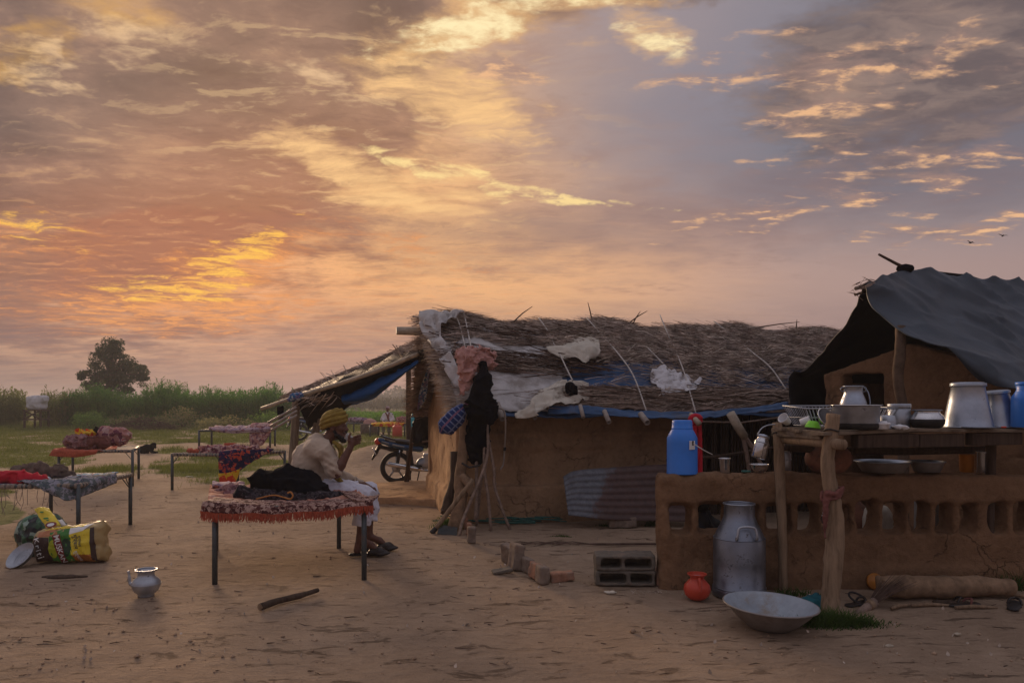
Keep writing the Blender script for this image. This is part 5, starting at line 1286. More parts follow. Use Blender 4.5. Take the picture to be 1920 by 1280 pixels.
MB().lathe([(.081, -.002), (.101, .005), (.1195, .035), (.1215, .056), (.119, .066)], 44, cap0=True).build('soot_base', M['soot'], t, True)
ring(t, .099, .134, .004, 'alu_old')
# upturned buckets
bk = [(.105, .345), (.122, .335), (.124, .318), (.116, .31), (.114, .306), (.135, .2), (.158, .08), (.170, .012), (.176, .0)]
def bucket(label, px, Y, k, tilt, mat):
    t = thing('upturned_bucket', label, 'bucket', on_table(px, Y), 0, 'upturned buckets on the table'); t.rotation_euler = tilt; t.scale = (k, k, k)
    o = MB().lathe([(.001, .340)] + bk, 44, cap0=False).build('body', M[mat], t, True)
    for z, r_ in ((.336, .121), (.318, .122)): ring(t, r_, z, .003, mat, 'base_ring')
    ring(t, .175, .004, .005, mat)
    bail(t, [(.172, -.02, .02), (.168, -.10, .008), (.08, -.20, .006), (-.08, -.20, .006), (-.16, -.11, .008)], .005, 'alu_old')
    return t
bucket('large upturned aluminium bucket, leftmost of the two buckets drying on the table', 1815, 5.72, 1.0, (0, 0, .2), 'alu')
bucket('smaller upturned bucket leaning to the right beside the blue can', 1872, 5.98, .84, (0, -.10, .1), 'alu')
q = on_table(1930, 5.78)
t = vessel('plastic_milk_can', 'blue plastic milk can cut off by the right edge of the picture on the table', 'milk can', q, [(.122, 0), (.124, .005), (.121, .21), (.118, .235), (.09, .275), (.085, .29), (.09, .335)], 'blue_plastic', n=40, wall=.004)
MB().lathe([(.092, .325), (.094, .33), (.094, .35), (.001, .352)], 36, cap0=False).build('lid', M['blue_plastic'], t, True)
MB().box((-.05, -.113, .20), (.05, .006, .07), Matrix.Rotation(-.42, 3, 'Z')).build('tag', M['white_plastic'], t, False, .003)
t = vessel('steel_tin', 'steel tin half hidden between the smaller bucket and the blue can', 'tin', on_table(1893, 6.2), [(.06, 0), (.064, .004), (.064, .2), (.06, .204), (.001, .206)], 'steel', wall=0)
S = SDF((-.04, -.03, -.01), (.04, .03, .03), .005); S.ell((0, 0, .006), (.022, .014, .008))
tag(S.build('bottle_top', M['red_plastic']), 'tiny red bottle cap lying on the table between the buckets', 'cap').location = on_table(1882, 5.6)
# milk pail hanging from the left end of the table
q = P(1432, 815, 5.86); q2 = P(1421, 858, 5.84)
t = thing('hanging_can', 'small steel milk can hanging tilted by its handle from the table corner', 'milk can', q2)
ax = (q - q2).normalized(); t.rotation_euler = ax.to_track_quat('Z', 'Y').to_euler()
o = MB().lathe([(.052, 0), (.056, .004), (.056, .125), (.05, .14), (.042, .15), (.042, .165), (.047, .17)], 32, cap0=True).build('body', M['steel'], t, True, fix=False)
MB().lathe([(.048, .165), (.05, .168), (.05, .178), (.03, .188), (.01, .19), (.001, .195)], 28, cap0=False).build('lid', M['alu'], t, True)
ring(t, .057, .118, .003, 'alu_dull', 'band')
inv = Matrix.LocRotScale(q2, ax.to_track_quat('Z', 'Y'), None).inverted()
MB().tube(catmull([inv @ P(1420, 815, 5.82), inv @ P(1428, 803, 5.83), inv @ P(1440, 797, 5.86), inv @ P(1456, 795, 5.9)], 6), .005, 6).build('handle', M['alu_dull'], t, True)

# ------------------------------------------------------------------ on the ground by the parapet
S = SDF((-.62, -.2, -.02), (.62, .2, .28), .014)
S.chain([(-.44, -.02, .105), (-.3, .0, .085), (0, .0, .085), (.25, .01, .085), (.5, .0, .08)], [.075, .082, .078, .072, .066], .03); S.cap((-.46, 0, .10), (-.5, .02, .16), .05, .02, .03); S.rough(.018, 7, 3).rough(.008, 22, 4)
lg = thing('log', 'thick barkless log lying on the ground along the foot of the parapet', 'log', (0, 0, 0)); q = P(1770, 1130, 5.58); q.z = 0; lg.location = q; lg.rotation_euler = (0, 0, .05)
S.build('trunk', M['log'], lg); MB().tube([(-.42, -.02, .12), (-.5, -.06, .16)], [.03, .012], 7).build('branch_stub', M['log'], lg, True)
# broom
q = P(1630, 1140, 5.28); q.z = .03
bm_ = thing('twig_broom', 'broom of thin pale twigs lying spread with its bound end by the post', 'broom', q)
r5 = random.Random(3)
dirn = (P(1700, 1085, 5.5) - q); dirn.z = .13; dirn.normalize(); sx = Vector((-dirn.y, dirn.x, 0)).normalized()
for i in range(48):
    a = r5.gauss(0, .17); b = r5.gauss(0, .10); L = r5.uniform(.30, .46)
    d = (dirn + sx * a + Vector((0, 0, abs(b)))).normalized()
    MB().tube([d * .02 + sx * a * .05, d * L * .6 + Vector((0, 0, .01)), d * L], [.0032, .0026, .001], 4).build('twig', M['twig'], bm_)
MB().tube([-dirn * .16, -dirn * .05, dirn * .06], [.022, .028, .034], 9).build('grip', M['stick'], bm_, True)
MB().tube([dirn * -.01, dirn * .03], [.036, .037], 9).build('binding', M['wood_tan'], bm_, True)
# orange lid
q = P(1643, 1102, 5.83); q.z = .005
t = thing('orange_disc', 'round orange plastic lid leaning upright against the foot of the parapet', 'lid', q, .1); t.rotation_euler = (math.radians(74), 0, .1)
MB().lathe([(.001, .012), (.050, .012), (.053, .008), (.062, .008), (.064, .002), (.064, -.012), (.06, -.014)], 36, cap0=False).build('disc', M['orange_plastic'], t, True).location = (0, .064, 0)
ring(t, .05, .013, .002, 'orange_plastic', 'rim').location = (0, .064, 0)
def slipper(label, px, py, rz, mat='leather', Y=None, strap='leather', k=1.0):
    q = G(px, py); t = thing('slipper', label, 'slipper', q, rz, 'slippers left on the ground'); t.scale = (k, k, k)
    S = SDF((-.15, -.07, -.01), (.15, .07, .05), .006); S.chain([(-.10, 0, .012), (0, 0, .011), (.085, .004, .012)], [.036, .034, .043], .03, flat=(1, 1, .34)); S.build('sole', M[mat], t)
    for s in (-1, 1): MB().tube(catmull([(.02, s * .04, .015), (.035, s * .028, .045), (.06, 0, .052)], 5), .008, 6).build('strap', M[strap], t, True)
    return t
slipper('dark slipper with a loose ring strap lying left of the twig broom', 1610, 1134, .5)
MB().tube([Vector((.03 + .06 * math.cos(k * .42), .06 * math.sin(k * .42) + .03, .04 + .03 * math.sin(k * .42))) for k in range(16)], .008, 6).build('strap', M['soot'], bpy.data.objects['slipper'], True)
slipper('dusty slipper with a red strap lying at the front of the log', 1808, 1136, .15, 'leather', strap='dull_red')
slipper('black slipper at the far right beyond the end of the log', 1902, 1138, .9, 'soot', k=1.1)
slipper('brown slipper beside the red strapped one in front of the log', 1786, 1132, -.2, 'wood_dark')
for px, py, L, rz in ((1690, 1140, .22, .5), (1745, 1138, .28, .05), (1830, 1142, .3, .02), (1905, 1120, .25, -.3)):
    q = G(px, py); t = tag(MB().tube([(-L / 2, 0, .015), (0, .01, .02), (L / 2, 0, .012)], [.012, .015, .010], 6).build('wood_chip', M['wood_tan'], None, True), {1690: 'yellowish wood chip on the ground right of the broom grip', 1745: 'greenish split stick lying before the middle of the log', 1830: 'flat wood splinter under the red strapped slipper', 1905: 'pale stick end beside the far right black slipper'}[px], 'wood chip', 'wood chips by the log'); t.location = q; t.rotation_euler = (0, 0, rz)
# teal cloth behind the basin
S = SDF((-.2, -.14, -.02), (.2, .14, .2), .012); S.ell((0, 0, .03), (.11, .08, .05)); S.ell((.05, .02, .05), (.06, .05, .045)); S.rough(.035, 12, 5, ridged=True).rough(.012, 34, 6)
q = G(1527, 1140); tag(S.build('teal_rag', M['teal_rag']), 'crumpled teal rag on the ground between basin and forked leg', 'rag').location = q
# behind the parapet, seen through its openings
S = SDF((-.3, -.25, -.02), (.3, .25, .75), .02); S.ell((0, 0, .25), (.17, .14, .27)); S.ell((-.06, 0, .58), (.12, .1, .08)); S.rough(.05, 7, 5, ridged=True)
tag(S.build('black_bag', M['black_tarp']), 'stuffed black bag behind the parapet left of the big milk can', 'bag').location = (1.72, 6.65, 0)
S = SDF((-.3, -.25, -.02), (.3, .25, .75), .02); S.ell((0, 0, .3), (.14, .13, .32)); S.rough(.03, 7, 8, ridged=True)
tag(S.build('tan_sack', M['cream_cloth']), 'standing tan sack seen through an opening of the parapet', 'sack').location = (3.18, 6.5, 0)
vessel('clay_water_jar', 'large dark clay jar behind the parapet right of the forked leg', 'jar', (2.98, 6.7, 0), [(.1, 0), (.2, .15), (.24, .35), (.2, .52), (.1, .62), (.1, .68), (.13, .7)], 'clay', wall=.01)
t = vessel('white_rimmed_bowl', 'dark bowl with a white rim behind the parapet, right of the forked leg', 'bowl', (2.72, 6.3, .42), [(.05, 0), (.1, .03), (.115, .09), (.12, .1)], 'soot', wall=.003); ring(t, .12, .1, .006, 'white_plastic')
MB().box((0, 0, -.21), (.3, .3, .42)).build('stand', M['mud'], t)
vessel('steel_drum', 'tall steel drum behind the parapet near its right end', 'drum', (3.62, 6.45, 0), [(.13, 0), (.135, .01), (.13, .6), (.135, .61), (.001, .62)], 'alu_dull', wall=0)

M['earth_clod'] = plain('earth_clod', C(.36, .25, .17), .95, vary=.5, scale=20, spec=.1)
# ------------------------------------------------------------------ bricks and blocks
def blockish(name, size, mat, parent, loc, rot, seed, bev=.006, rough=.012):
    S = SDF([-s / 2 - .03 for s in size], [s / 2 + .03 for s in size], min(.012, min(size) / 7)); S.box((0, 0, 0), [s / 2 for s in size], bev); S.rough(rough, 16, seed).rough(rough * .4, 45, seed + 1)
    o = S.build(name, M[mat], parent); o.location = loc; o.rotation_euler = rot; return o
def brick_thing(label, px, py, size, rot, mat, seed, up=0.0, group='loose bricks in the yard', Y=None):
    q = G(px, py) if Y is None else P(px, py, Y); q.z = size[2] / 2 * abs(math.cos(rot[0])) + up
    return tag(blockish('brick', size, mat, None, q, rot, seed), label, 'brick', group)
brick_thing('upright brick nearest the spade in the short brick row', 873, 990, (.05, .20, .13), (0, 0, .1), 'brick', 1)
brick_thing('middle upright brick of the short row beside the spade', 879, 1001, (.05, .16, .13), (0, .04, .1), 'brick', 2)
brick_thing('pale upright brick at the front end of the short row by the spade', 884, 1017, (.085, .10, .17), (0, .02, .15), 'grey_brick', 3)
brick_thing('leaning broken brick at the back of the tumbled brick row', 955, 1056, (.08, .2, .17), (.1, -.1, .5), 'grey_brick', 4)
brick_thing('tallest rounded brick standing in the tumbled brick row', 968, 1066, (.09, .17, .22), (0, .12, .35), 'grey_brick', 5)
brick_thing('short dusty brick behind the three front bricks of the tumbled row', 990, 1072, (.06, .16, .12), (0, .0, .4), 'grey_brick', 6)
brick_thing('worn brick in the middle of the front end of the tumbled row', 1003, 1083, (.055, .15, .13), (0, .06, .35), 'brick', 7)
brick_thing('pale topped brick at the front end of the tumbled row', 1017, 1092, (.08, .13, .14), (0, .05, .3), 'grey_brick', 8)
brick_thing('half brick lying flat right of the tumbled row', 1053, 1088, (.20, .10, .075), (0, -.08, .15), 'brick', 9)
brick_thing('pale long brick standing before the rusty tin sheet', 1167, 988, (.32, .11, .125), (0, 0, .02), 'grey_brick', 10)
brick_thing('red brick half hidden between hollow blocks and parapet', 1234, 1092, (.07, .22, .10), (0, 0, .05), 'brick', 11)
brick_thing('small pale stone lump at the foot of the hut corner post', 856, 958, (.12, .1, .09), (0, 0, .4), 'grey_brick', 12)
q = G(941, 1072); t = tag(blockish('tile_shard', (.17, .11, .025), 'concrete', None, q + Vector((0, 0, .015)), (.05, -.15, .2), 14), 'thin broken tile lying left of the tumbled brick row', 'tile')
def hollow_block(label, z, xs, seed):
    L, D, H = .475, .24, .118
    S = SDF((-L / 2 - .02, -D / 2 - .02, -H / 2 - .02), (L / 2 + .02, D / 2 + .02, H / 2 + .02), .0095)
    S.box((0, 0, 0), (L / 2, D / 2, H / 2), .006)
    for c, w in xs: S.box((c, -.02, 0), (w, .11, .036), .018, k=.006, cut=True)
    S.rough(.007, 18, seed).rough(.004, 50, seed + 2)
    q = G(1174, 1099); o = tag(S.build('hollow_block', M['concrete']), label, 'concrete block', 'stacked hollow blocks'); o.location = (q.x, q.y + D / 2, z); o.rotation_euler = (0, 0, -.05 + .02 * seed); return o
hollow_block('lower hollow concrete block of the stack left of the parapet', .062, ((-.1, .105), (.125, .085)), 1)
hollow_block('upper hollow concrete block of the stack left of the parapet', .182, ((-.12, .082), (.10, .105)), 2)
# stick on the ground in front
q = G(544, 1128); t = thing('ground_stick', 'thick dark stick lying on the bare ground in front of the cot', 'stick', q, math.radians(58)); t.location.z = .025
MB().tube(catmull([(-.27, 0, 0), (-.1, .01, .005), (.1, -.008, .004), (.27, .0, .006)], 4), [.026] * 4 + [.023] * 5 + [.018] * 4, 8, wob=.15).build('shaft', M['wood_dark'], t, True)
MB().tube([(-.275, 0, 0), (-.268, 0, 0)], .024, 8).build('cut_end', M['wood_tan'], t)
q = G(1100, 1022); t = thing('dry_branch', 'long thin dry branch lying across the yard towards the parapet', 'branch', q)
MB().tube(catmull([(-.75, .0, .012), (-.35, .03, .02), (.1, -.01, .015), (.6, .02, .012), (1.0, .0, .012)], 4), [.006] * 8 + [.013] * 9, 6).build('stem', M['twig'], t, True)
for i in range(9):
    x = -.7 + i * .09; MB().tube([(x, .01, .015), (x - .16, .05 * (-1) ** i, .03), (x - .3, .1 * (-1) ** i, .01)], [.007, .005, .002], 4).build('side_twig', M['twig'], t)

# ------------------------------------------------------------------ tin sheet
tin = thing('tin_sheet', 'rusty corrugated tin sheet leaning on the hut front, bare grey on its left', 'tin sheet', (0, 0, 0))
m = new_mat('rusty_tin'); p = coords('Object'); x_, y_, z_ = xyz(p)
n = noise(worldpos(), 5, 6, .65); n2 = noise(worldpos(), 18, 5, .7)
edge = smooth(x_ * 1.0 - z_ * .45 + (n - .5) * .7 + (n2 - .5) * .3, .20, .36)
grey = ramp(n2, [(.3, C(.085, .09, .105)), (.7, C(.175, .185, .21))]); rust = ramp(n2 * .6 + n * .4, [(.3, C(.04, .022, .02)), (.7, C(.11, .06, .052))])
finish(mix(edge, grey, rust), .6, (1.0 - edge) * .35, n2, .2, .008); M['rusty_tin'] = m
NXT, NZT = 34, 120
pts = np.zeros((NXT, NZT, 3))
top = [P(1056, 893, 8.95), P(1080, 882, 8.95), P(1140, 876, 9.0), P(1250, 870, 9.05), P(1330, 866, 9.1)]; bot = [P(1066, 966, 8.75), P(1086, 968, 8.75), P(1150, 974, 8.76), P(1250, 977, 8.8), P(1330, 978, 8.85)]
tc = catmull(top, 9)[:NXT]; bc = catmull(bot, 9)[:NXT]
while len(tc) < NXT: tc.append(tc[-1] + (tc[-1] - tc[-2])); bc.append(bc[-1] + (bc[-1] - bc[-2]))
o0 = tc[0].copy(); o0.z = 0
for i in range(NXT):
    for j in range(NZT):
        v = j / (NZT - 1); w = tc[i].lerp(bc[i], v)
        w.y += .0045 * math.sin(v * 2 * math.pi * 8.0) + .02 * math.sin(i * .3)
        pts[i, j] = w - o0
i, j = np.meshgrid(np.arange(NXT - 1), np.arange(NZT - 1), indexing='ij')
F = np.stack([i * NZT + j, i * NZT + j + 1, (i + 1) * NZT + j + 1, (i + 1) * NZT + j], -1).reshape(-1, 4)
o = raw_mesh('corrugated_panel', pts.reshape(-1, 3), F, M['rusty_tin'], tin); tin.location = o0
s = o.modifiers.new('s', 'SOLIDIFY'); s.thickness = .004

# ------------------------------------------------------------------ posts, sticks and cloths at the hut corner
cp = thing('corner_post', 'rough knotty tree post standing at the front left corner of the thatched hut', 'post', (0, 0, 0))
def tubepart(pts, rad, parent, name, mat, wob=.12, n=9, seed=0, per=4):
    return MB().tube(catmull(pts, per), np.interp(np.linspace(0, 1, (len(pts) - 1) * per + 1), np.linspace(0, 1, len(rad)), rad), n, wob=wob, seed=seed).build(name, M[mat], parent, True)
tubepart([P(874, 764, 8.72), P(871, 800, 8.72), P(868, 850, 8.7), P(862, 900, 8.7), P(864, 930, 8.68), P(852, 990, 8.62), P(850, 1002, 8.6)], [.055, .06, .062, .07, .085, .08, .08], cp, 'trunk', 'log', .2, 10, 2)
tubepart([P(866, 892, 8.66), P(878, 905, 8.6), P(884, 930, 8.58)], [.045, .05, .03], cp, 'knot', 'log', .3)
tubepart([P(884, 770, 8.7), P(850, 772, 8.72)], [.03, .03], cp, 'cross_piece', 'log', .1)
tubepart([P(852, 846, 8.9), P(852, 900, 8.9), P(838, 945, 8.85), P(836, 962, 8.8)], [.05, .055, .06, .06], cp, 'prop', 'wood_dark', .25, 8, 4)
MB().tube([P(866, 868, 8.62), P(880, 876, 8.58), P(900, 872, 8.6)], .012, 6).build('wire_binding', M['soot'], cp)
stick_pts = [([(907, 785), (908, 830), (908, 880), (915, 930), (921, 994)], 'straight pale stick, second from the right among the leaning sticks'),
             ([(912, 788), (917, 830), (926, 880), (927, 910), (938, 945), (957, 992)], 'crooked stick with its foot farthest right of the leaning sticks'),
             ([(914, 795), (914, 850), (903, 890), (880, 945), (868, 975), (860, 1003)], 'crooked stick with its foot leaning left onto the spade'),
             ([(904, 790), (906, 840), (910, 870), (900, 910), (897, 950), (893, 985)], 'knotty stick leaning behind the others at the hut corner')]
for k, (pp, lab) in enumerate(stick_pts):
    t = thing('leaning_stick', lab, 'stick', G(*pp[-1]), group='sticks leaning at the hut corner')
    Yb = t.location.y; n_ = len(pp)
    P3 = [P(a, b, 8.62 + (Yb - 8.62) * (i / (n_ - 1)) ** 1.3) - t.location for i, (a, b) in enumerate(pp)]; P3[-1].z = -.02
    tubepart(P3, [.013, .016, .018, .019, .017], t, 'shaft', 'stick', .2, 7, k)
    for s in (.45, .7):
        i = int(s * (n_ - 1)); MB().tube([P3[i], P3[i] + Vector((.03, -.01, .03))], [.014, .006], 5).build('knot', M['stick'], t)
tubepart([P(893, 860, 8.68), P(894, 920, 8.66), P(892, 975, 8.6)], [.02, .022, .026], tag(bpy.data.objects.new('thin_stake', None), 'thin stake upright among the leaning sticks', 'stake') if False else thing('thin_stake', 'thin upright stake behind the spade at the hut corner', 'stake', (0, 0, 0)), 'shaft', 'stick', .2)
# spade
q0, q1 = P(887, 898, 8.45), G(814, 999); q1.z = .03
sp = thing('spade', 'long handled spade leaning at the hut corner with cut grass on its blade', 'spade', q1)
tubepart([Vector((0, 0, 0)), (q0 - q1) * .5, q0 - q1], [.026, .026, .024], sp, 'handle', 'wood_tan', .05)
tubepart([Vector((-.03, -.005, -.03)), (q0 - q1) * .05], [.032, .03], sp, 'socket', 'soot', .05)
bl = [P(822, 990, 8.4), P(820, 999, 8.35), P(856, 1003, 8.3), P(858, 988, 8.5), P(832, 984, 8.5)]
MB().prism([v - q1 for v in bl], (0, 0, -.012)).build('blade', M['cot_metal'], sp)
def tuft(label, px, py, w, d, h, n, seed, mat='weed', name='grass_tuft', z=0, lean=1.0, wd=.008):
    r = np.random.default_rng(seed); q = G(px, py); XY = np.stack([q.x + r.normal(0, w / 2.6, n), q.y + r.normal(0, d / 2.6, n)], 1)
    rr = np.exp(-(((XY[:, 0] - q.x) / w) ** 2 + ((XY[:, 1] - q.y) / d) ** 2) * 1.5)
    return blades(name, XY, ground_z(XY[:, 0], XY[:, 1]) - .008 + z, h * r.uniform(.35, 1, n) * rr, np.full(n, wd), lean, M[mat], label, 'grass', seed=seed)
tuft('heap of cut green grass lying on the spade blade', 842, 990, .26, .16, .17, 500, 1, z=.02, lean=1.6)
tuft('green weeds at the foot of the hut wall behind the leaning sticks', 890, 972, .5, .15, .22, 420, 2)
tuft('green grass tuft round the foot of the forked table leg', 1556, 1168, .46, .14, .14, 1500, 3, lean=1.3)
tuft('flat green grass patch in the middle of the yard', 1055, 1004, .22, .07, .035, 260, 4, lean=1.5)
tuft('small weeds in front of the pale long brick', 1178, 988, .14, .05, .06, 110, 5)
tuft('weeds left of the pale long brick', 1135, 984, .22, .08, .06, 150, 6)
tuft('weeds beside the parapet end behind the hollow blocks', 1222, 985, .16, .1, .12, 150, 7)
tuft('weeds behind the log at the foot of the parapet', 1690, 1095, .2, .06, .2, 160, 8)
tuft('weeds at the far right foot of the parapet', 1898, 1105, .3, .1, .22, 220, 9)
tuft('weeds under the table by the left leg', 1490, 1115, .3, .08, .1, 180, 10)
tuft('pale dry straw lying in front of the hollow blocks', 1215, 1108, .4, .12, .03, 120, 11, 'straw_pale', 'dry_straw', 0, 4.0, .006)
tuft('grass tuft at the foot of the dark crooked stick by the motorcycle', 775, 925, .5, .2, .10, 220, 12)
tuft('weeds along the foot of the hut front', 1010, 974, .5, .1, .05, 160, 13)
# green net lying at the wall foot
mb = MB(); r6 = random.Random(6)
for i in range(34):
    a = G(r6.uniform(905, 1005), r6.uniform(972, 982)); a.z = r6.uniform(.01, .05)
    pts = [a + Vector((r6.uniform(-.25, .25) * k, r6.uniform(-.06, .06), r6.uniform(-.015, .03))) for k in range(4)]
    for v in pts: v.z = max(v.z, .008)
    mb.tube(catmull(pts, 4), .007, 4)
tag(mb.build('tangled_net', M['net']), 'tangled green net lying along the foot of the hut wall', 'net', kind='stuff')
S = SDF((-.09, -.08, -.02), (.09, .08, .12), .007); S.ell((0, 0, .04), (.055, .04, .04)); S.rough(.02, 20, 5, ridged=True); tag(S.build('crumpled_plastic', M['white_plastic']), 'crumpled white plastic lying on the ground at the hut wall foot', 'plastic bag').location = G(1008, 976)

def blob_cloth(name, label, cat, loc, res, prims, mat, rough, seed, lo, hi, ridged=True):
    S = SDF(lo, hi, res)
    for pr in prims:
        if pr[0] == 'e': S.ell(pr[1], pr[2], k=.03)
        else: S.chain(pr[1], pr[2], .03)
    for a, s in rough: S.rough(a, s, seed, 3, ridged)
    o = S.build(name, M[mat]); o.location = loc
    return tag(o, label, cat) if label else o
kpx = lambda Y: Y / FPX
# pink net cloth
Y = 8.55; k = kpx(Y); c = P(890, 690, Y)
blob_cloth('pink_cloth', 'pink crumpled net cloth bundled on the roof corner above the black shawl', 'cloth', c, .012,
           [('e', (-8 * k, 0, 22 * k), (24 * k, 14 * k, 14 * k)), ('e', (22 * k, .02, 20 * k), (18 * k, 12 * k, 13 * k)), ('e', (-10 * k, -.02, -2 * k), (17 * k, 13 * k, 18 * k)), ('c', [(-12 * k, 0, -10 * k), (-18 * k, 0, -30 * k), (-22 * k, .01, -44 * k)], [.075, .05, .02]), ('c', [(8 * k, 0, 28 * k), (30 * k, 0, 12 * k)], [.07, .06])],
           'pink_cloth', [(.085, 11), (.04, 26)], 4, (-.36, -.24, -.36), (.36, .24, .32))
# black shawl and the dark mass below it
Y = 8.45; k = kpx(Y); c = P(902, 740, Y)
blob_cloth('black_shawl', 'black shawl hanging in a cone from the corner of the thatch roof', 'shawl', c, .013,
           [('c', [(4 * k, 0, 54 * k), (2 * k, 0, 30 * k)], [.05, .085]), ('c', [(2 * k, 0, 28 * k), (-14 * k, 0, -24 * k)], [.085, .10]), ('c', [(4 * k, 0, 28 * k), (12 * k, 0, -38 * k)], [.09, .10]), ('e', (0, .0, -22 * k), (30 * k, .1, 20 * k)), ('c', [(14 * k, 0, -30 * k), (10 * k, 0, -46 * k)], [.08, .03])],
           'black_cloth', [(.05, 7), (.02, 20)], 6, (-.34, -.24, -.38), (.34, .24, .44))
Y = 8.72; k = kpx(Y); c = P(897, 825, Y)
blob_cloth('dark_rags', 'dark rags hanging from the corner post under the black shawl', 'rags', c, .014,
           [('c', [(0, 0, 45 * k), (0, 0, 0)], [.13, .14]), ('c', [(-6 * k, 0, 0), (-4 * k, 0, -30 * k)], [.13, .09]), ('c', [(10 * k, .02, 30 * k), (14 * k, .02, -10 * k)], [.1, .06]), ('c', [(-24 * k, .0, 24 * k), (-8 * k, 0, 20 * k)], [.03, .05])],
           'black_cloth', [(.05, 7), (.015, 22)], 9, (-.36, -.22, -.4), (.36, .22, .4))
# blue checked cloth bag
q = P(848, 790, 8.5); bag = thing('checked_bag', 'blue checked cloth bag tied to the corner post under the eave', 'bag', q)
rows = []
for i in range(7):
    s = i / 6; c = Vector((.15 - .28 * s, -.0, .17 - .30 * s)); w = .055 + .055 * math.sin(min(1, s * 1.1) * math.pi * .8) if i < 6 else .02
    rows.append([c + Vector((w * .75 * math.cos(t_), -w * math.sin(t_) * .8, -w * .75 * math.cos(t_) * -1 * -.9)) for t_ in np.linspace(0, 2 * math.pi, 9)])
sheet('pouch', rows, M['blue_check'], bag, 5, .005, .018, 14, 3)
MB().tube([(.15, 0, .17), (.19, -.02, .20), (.17, -.06, .22)], [.03, .025, .03], 8).build('knot', M['blue_check'], bag, True)
def OR(px, py, off=.10):
    q = on_roof(px, py, 0.0); k_ = 1 - off / q.y
    return Vector((q.x * k_, q.y * k_, CAM_H + (q.z - CAM_H) * k_))
# white sheeting on the roof corner and along the gable
tag(sheet('white_sheeting', [[P(786, 584, 10.2), P(830, 580, 10.2), P(872, 586, 10.2)], [P(786, 606, 10.05), P(810, 602, 9.95), P(840, 600, 9.95)], [P(800, 634, 9.9), P(814, 630, 9.75), P(826, 626, 9.7)], [P(815, 655, 9.6), P(830, 652, 9.5), P(842, 648, 9.45)], [P(834, 690, 9.2), P(846, 686, 9.12), P(856, 680, 9.1)], [P(852, 725, 8.9), P(862, 720, 8.86), P(870, 714, 8.85)]], M['poly'], None, 10, .005, .09, 5, 3), 'strip of white sheeting wrapped down the left gable edge of the thatch', 'sheeting')
tag(sheet('white_cloth', [[OR(1024, 652, .22), OR(1066, 640, .24), OR(1098, 629, .26), OR(1122, 635, .28)], [OR(1028, 658, .22), OR(1066, 648, .34), OR(1104, 641, .36), OR(1125, 648, .32)], [OR(1042, 665, .22), OR(1074, 660, .30), OR(1104, 657, .40), OR(1124, 661, .30)], [OR(1056, 672, .20), OR(1080, 669, .24), OR(1098, 679, .26), OR(1112, 671, .22)]], M['cream_cloth'], None, 12, .004, .05, 5, 8), 'cream cloth blown up on the upper part of the thatch roof', 'cloth')
tag(sheet('white_cloth', [[OR(1012, 730, .12), OR(1040, 716, .14), OR(1062, 712, .12), OR(1104, 716, .12)], [OR(1002, 744, .14), OR(1034, 732, .24), OR(1062, 728, .15), OR(1106, 734, .13)], [OR(990, 762, .2), OR(1022, 756, .3), OR(1052, 744, .2), OR(1104, 748, .15)], [OR(966, 780, .34), OR(1000, 774, .4), OR(1034, 760, .3), OR(1090, 752, .2)]], M['cream_cloth'], None, 12, .004, .06, 5, 18), 'torn pale cloth hanging over the eave left of the black pouch', 'cloth')
S = SDF((-.2, -.15, -.18), (.2, .15, .18), .012); S.ell((0, 0, 0), (.075, .05, .085)); S.ell((-.03, -.01, .05), (.05, .04, .04)); S.rough(.03, 12, 2, ridged=True)
tag(S.build('black_pouch', M['black_cloth']), 'small black pouch lying on the pale cloth by the eave', 'pouch').location = OR(1072, 731, .26)
ws = thing('white_shirt', 'white crumpled shirt drying on the lower slope of the thatch roof', 'shirt', (0, 0, 0))
sheet('cloth', [[OR(1222, 692, .18), OR(1244, 686, .2), OR(1270, 696, .2), OR(1298, 708, .18)], [OR(1219, 704, .12), OR(1246, 700, .24), OR(1274, 709, .2), OR(1304, 718, .14)], [OR(1221, 715, .12), OR(1246, 713, .22), OR(1274, 722, .26), OR(1307, 725, .16)], [OR(1230, 723, .16), OR(1248, 736, .2), OR(1270, 734, .2), OR(1304, 734, .18)]], M['white_cloth'], ws, 14, .004, .055, 6, 5)
sheet('cloth', [[OR(1234, 714, .2), OR(1252, 716, .22)], [OR(1238, 726, .2), OR(1256, 728, .2)], [OR(1243, 742, .16), OR(1253, 740, .16)]], M['white_cloth'], ws, 8, .004, .03, 9, 7)
sheet('sleeve', [[OR(1292, 712, .16), OR(1303, 718, .16)], [OR(1302, 714, .18), OR(1310, 720, .18)], [OR(1312, 706, .2), OR(1317, 710, .2)]], M['white_cloth'], ws, 8, .004, .02, 9, 8)
t = sheet('knotted_rag', [[P(966, 776, 8.5), P(985, 764, 8.5), P(1004, 752, 8.5)], [P(968, 783, 8.45), P(986, 776, 8.45), P(1004, 770, 8.45)], [P(985, 784, 8.45), P(995, 782, 8.45), P(1010, 778, 8.45)]], M['cream_cloth'], None, 6, .008, .05, 9, 3); tag(t, 'pale knotted rag tied round a rafter end at the eave', 'rag')
t = thing('garden_hose', 'thin pale hose hanging down in front of the hut wall right of the black shawl', 'hose', (0, 0, 0))
tubepart([P(930, 764, 8.6), P(945, 770, 8.5), P(948, 800, 8.55), P(946, 840, 8.7), P(944, 868, 8.75), P(938, 880, 8.75)], [.010] * 6, t, 'tube', 'pipe', 0, 7, 0, 6)
MB().tube([P(947, 838, 8.69), P(946, 844, 8.7)], .016, 8).build('clip', M['soot'], t)
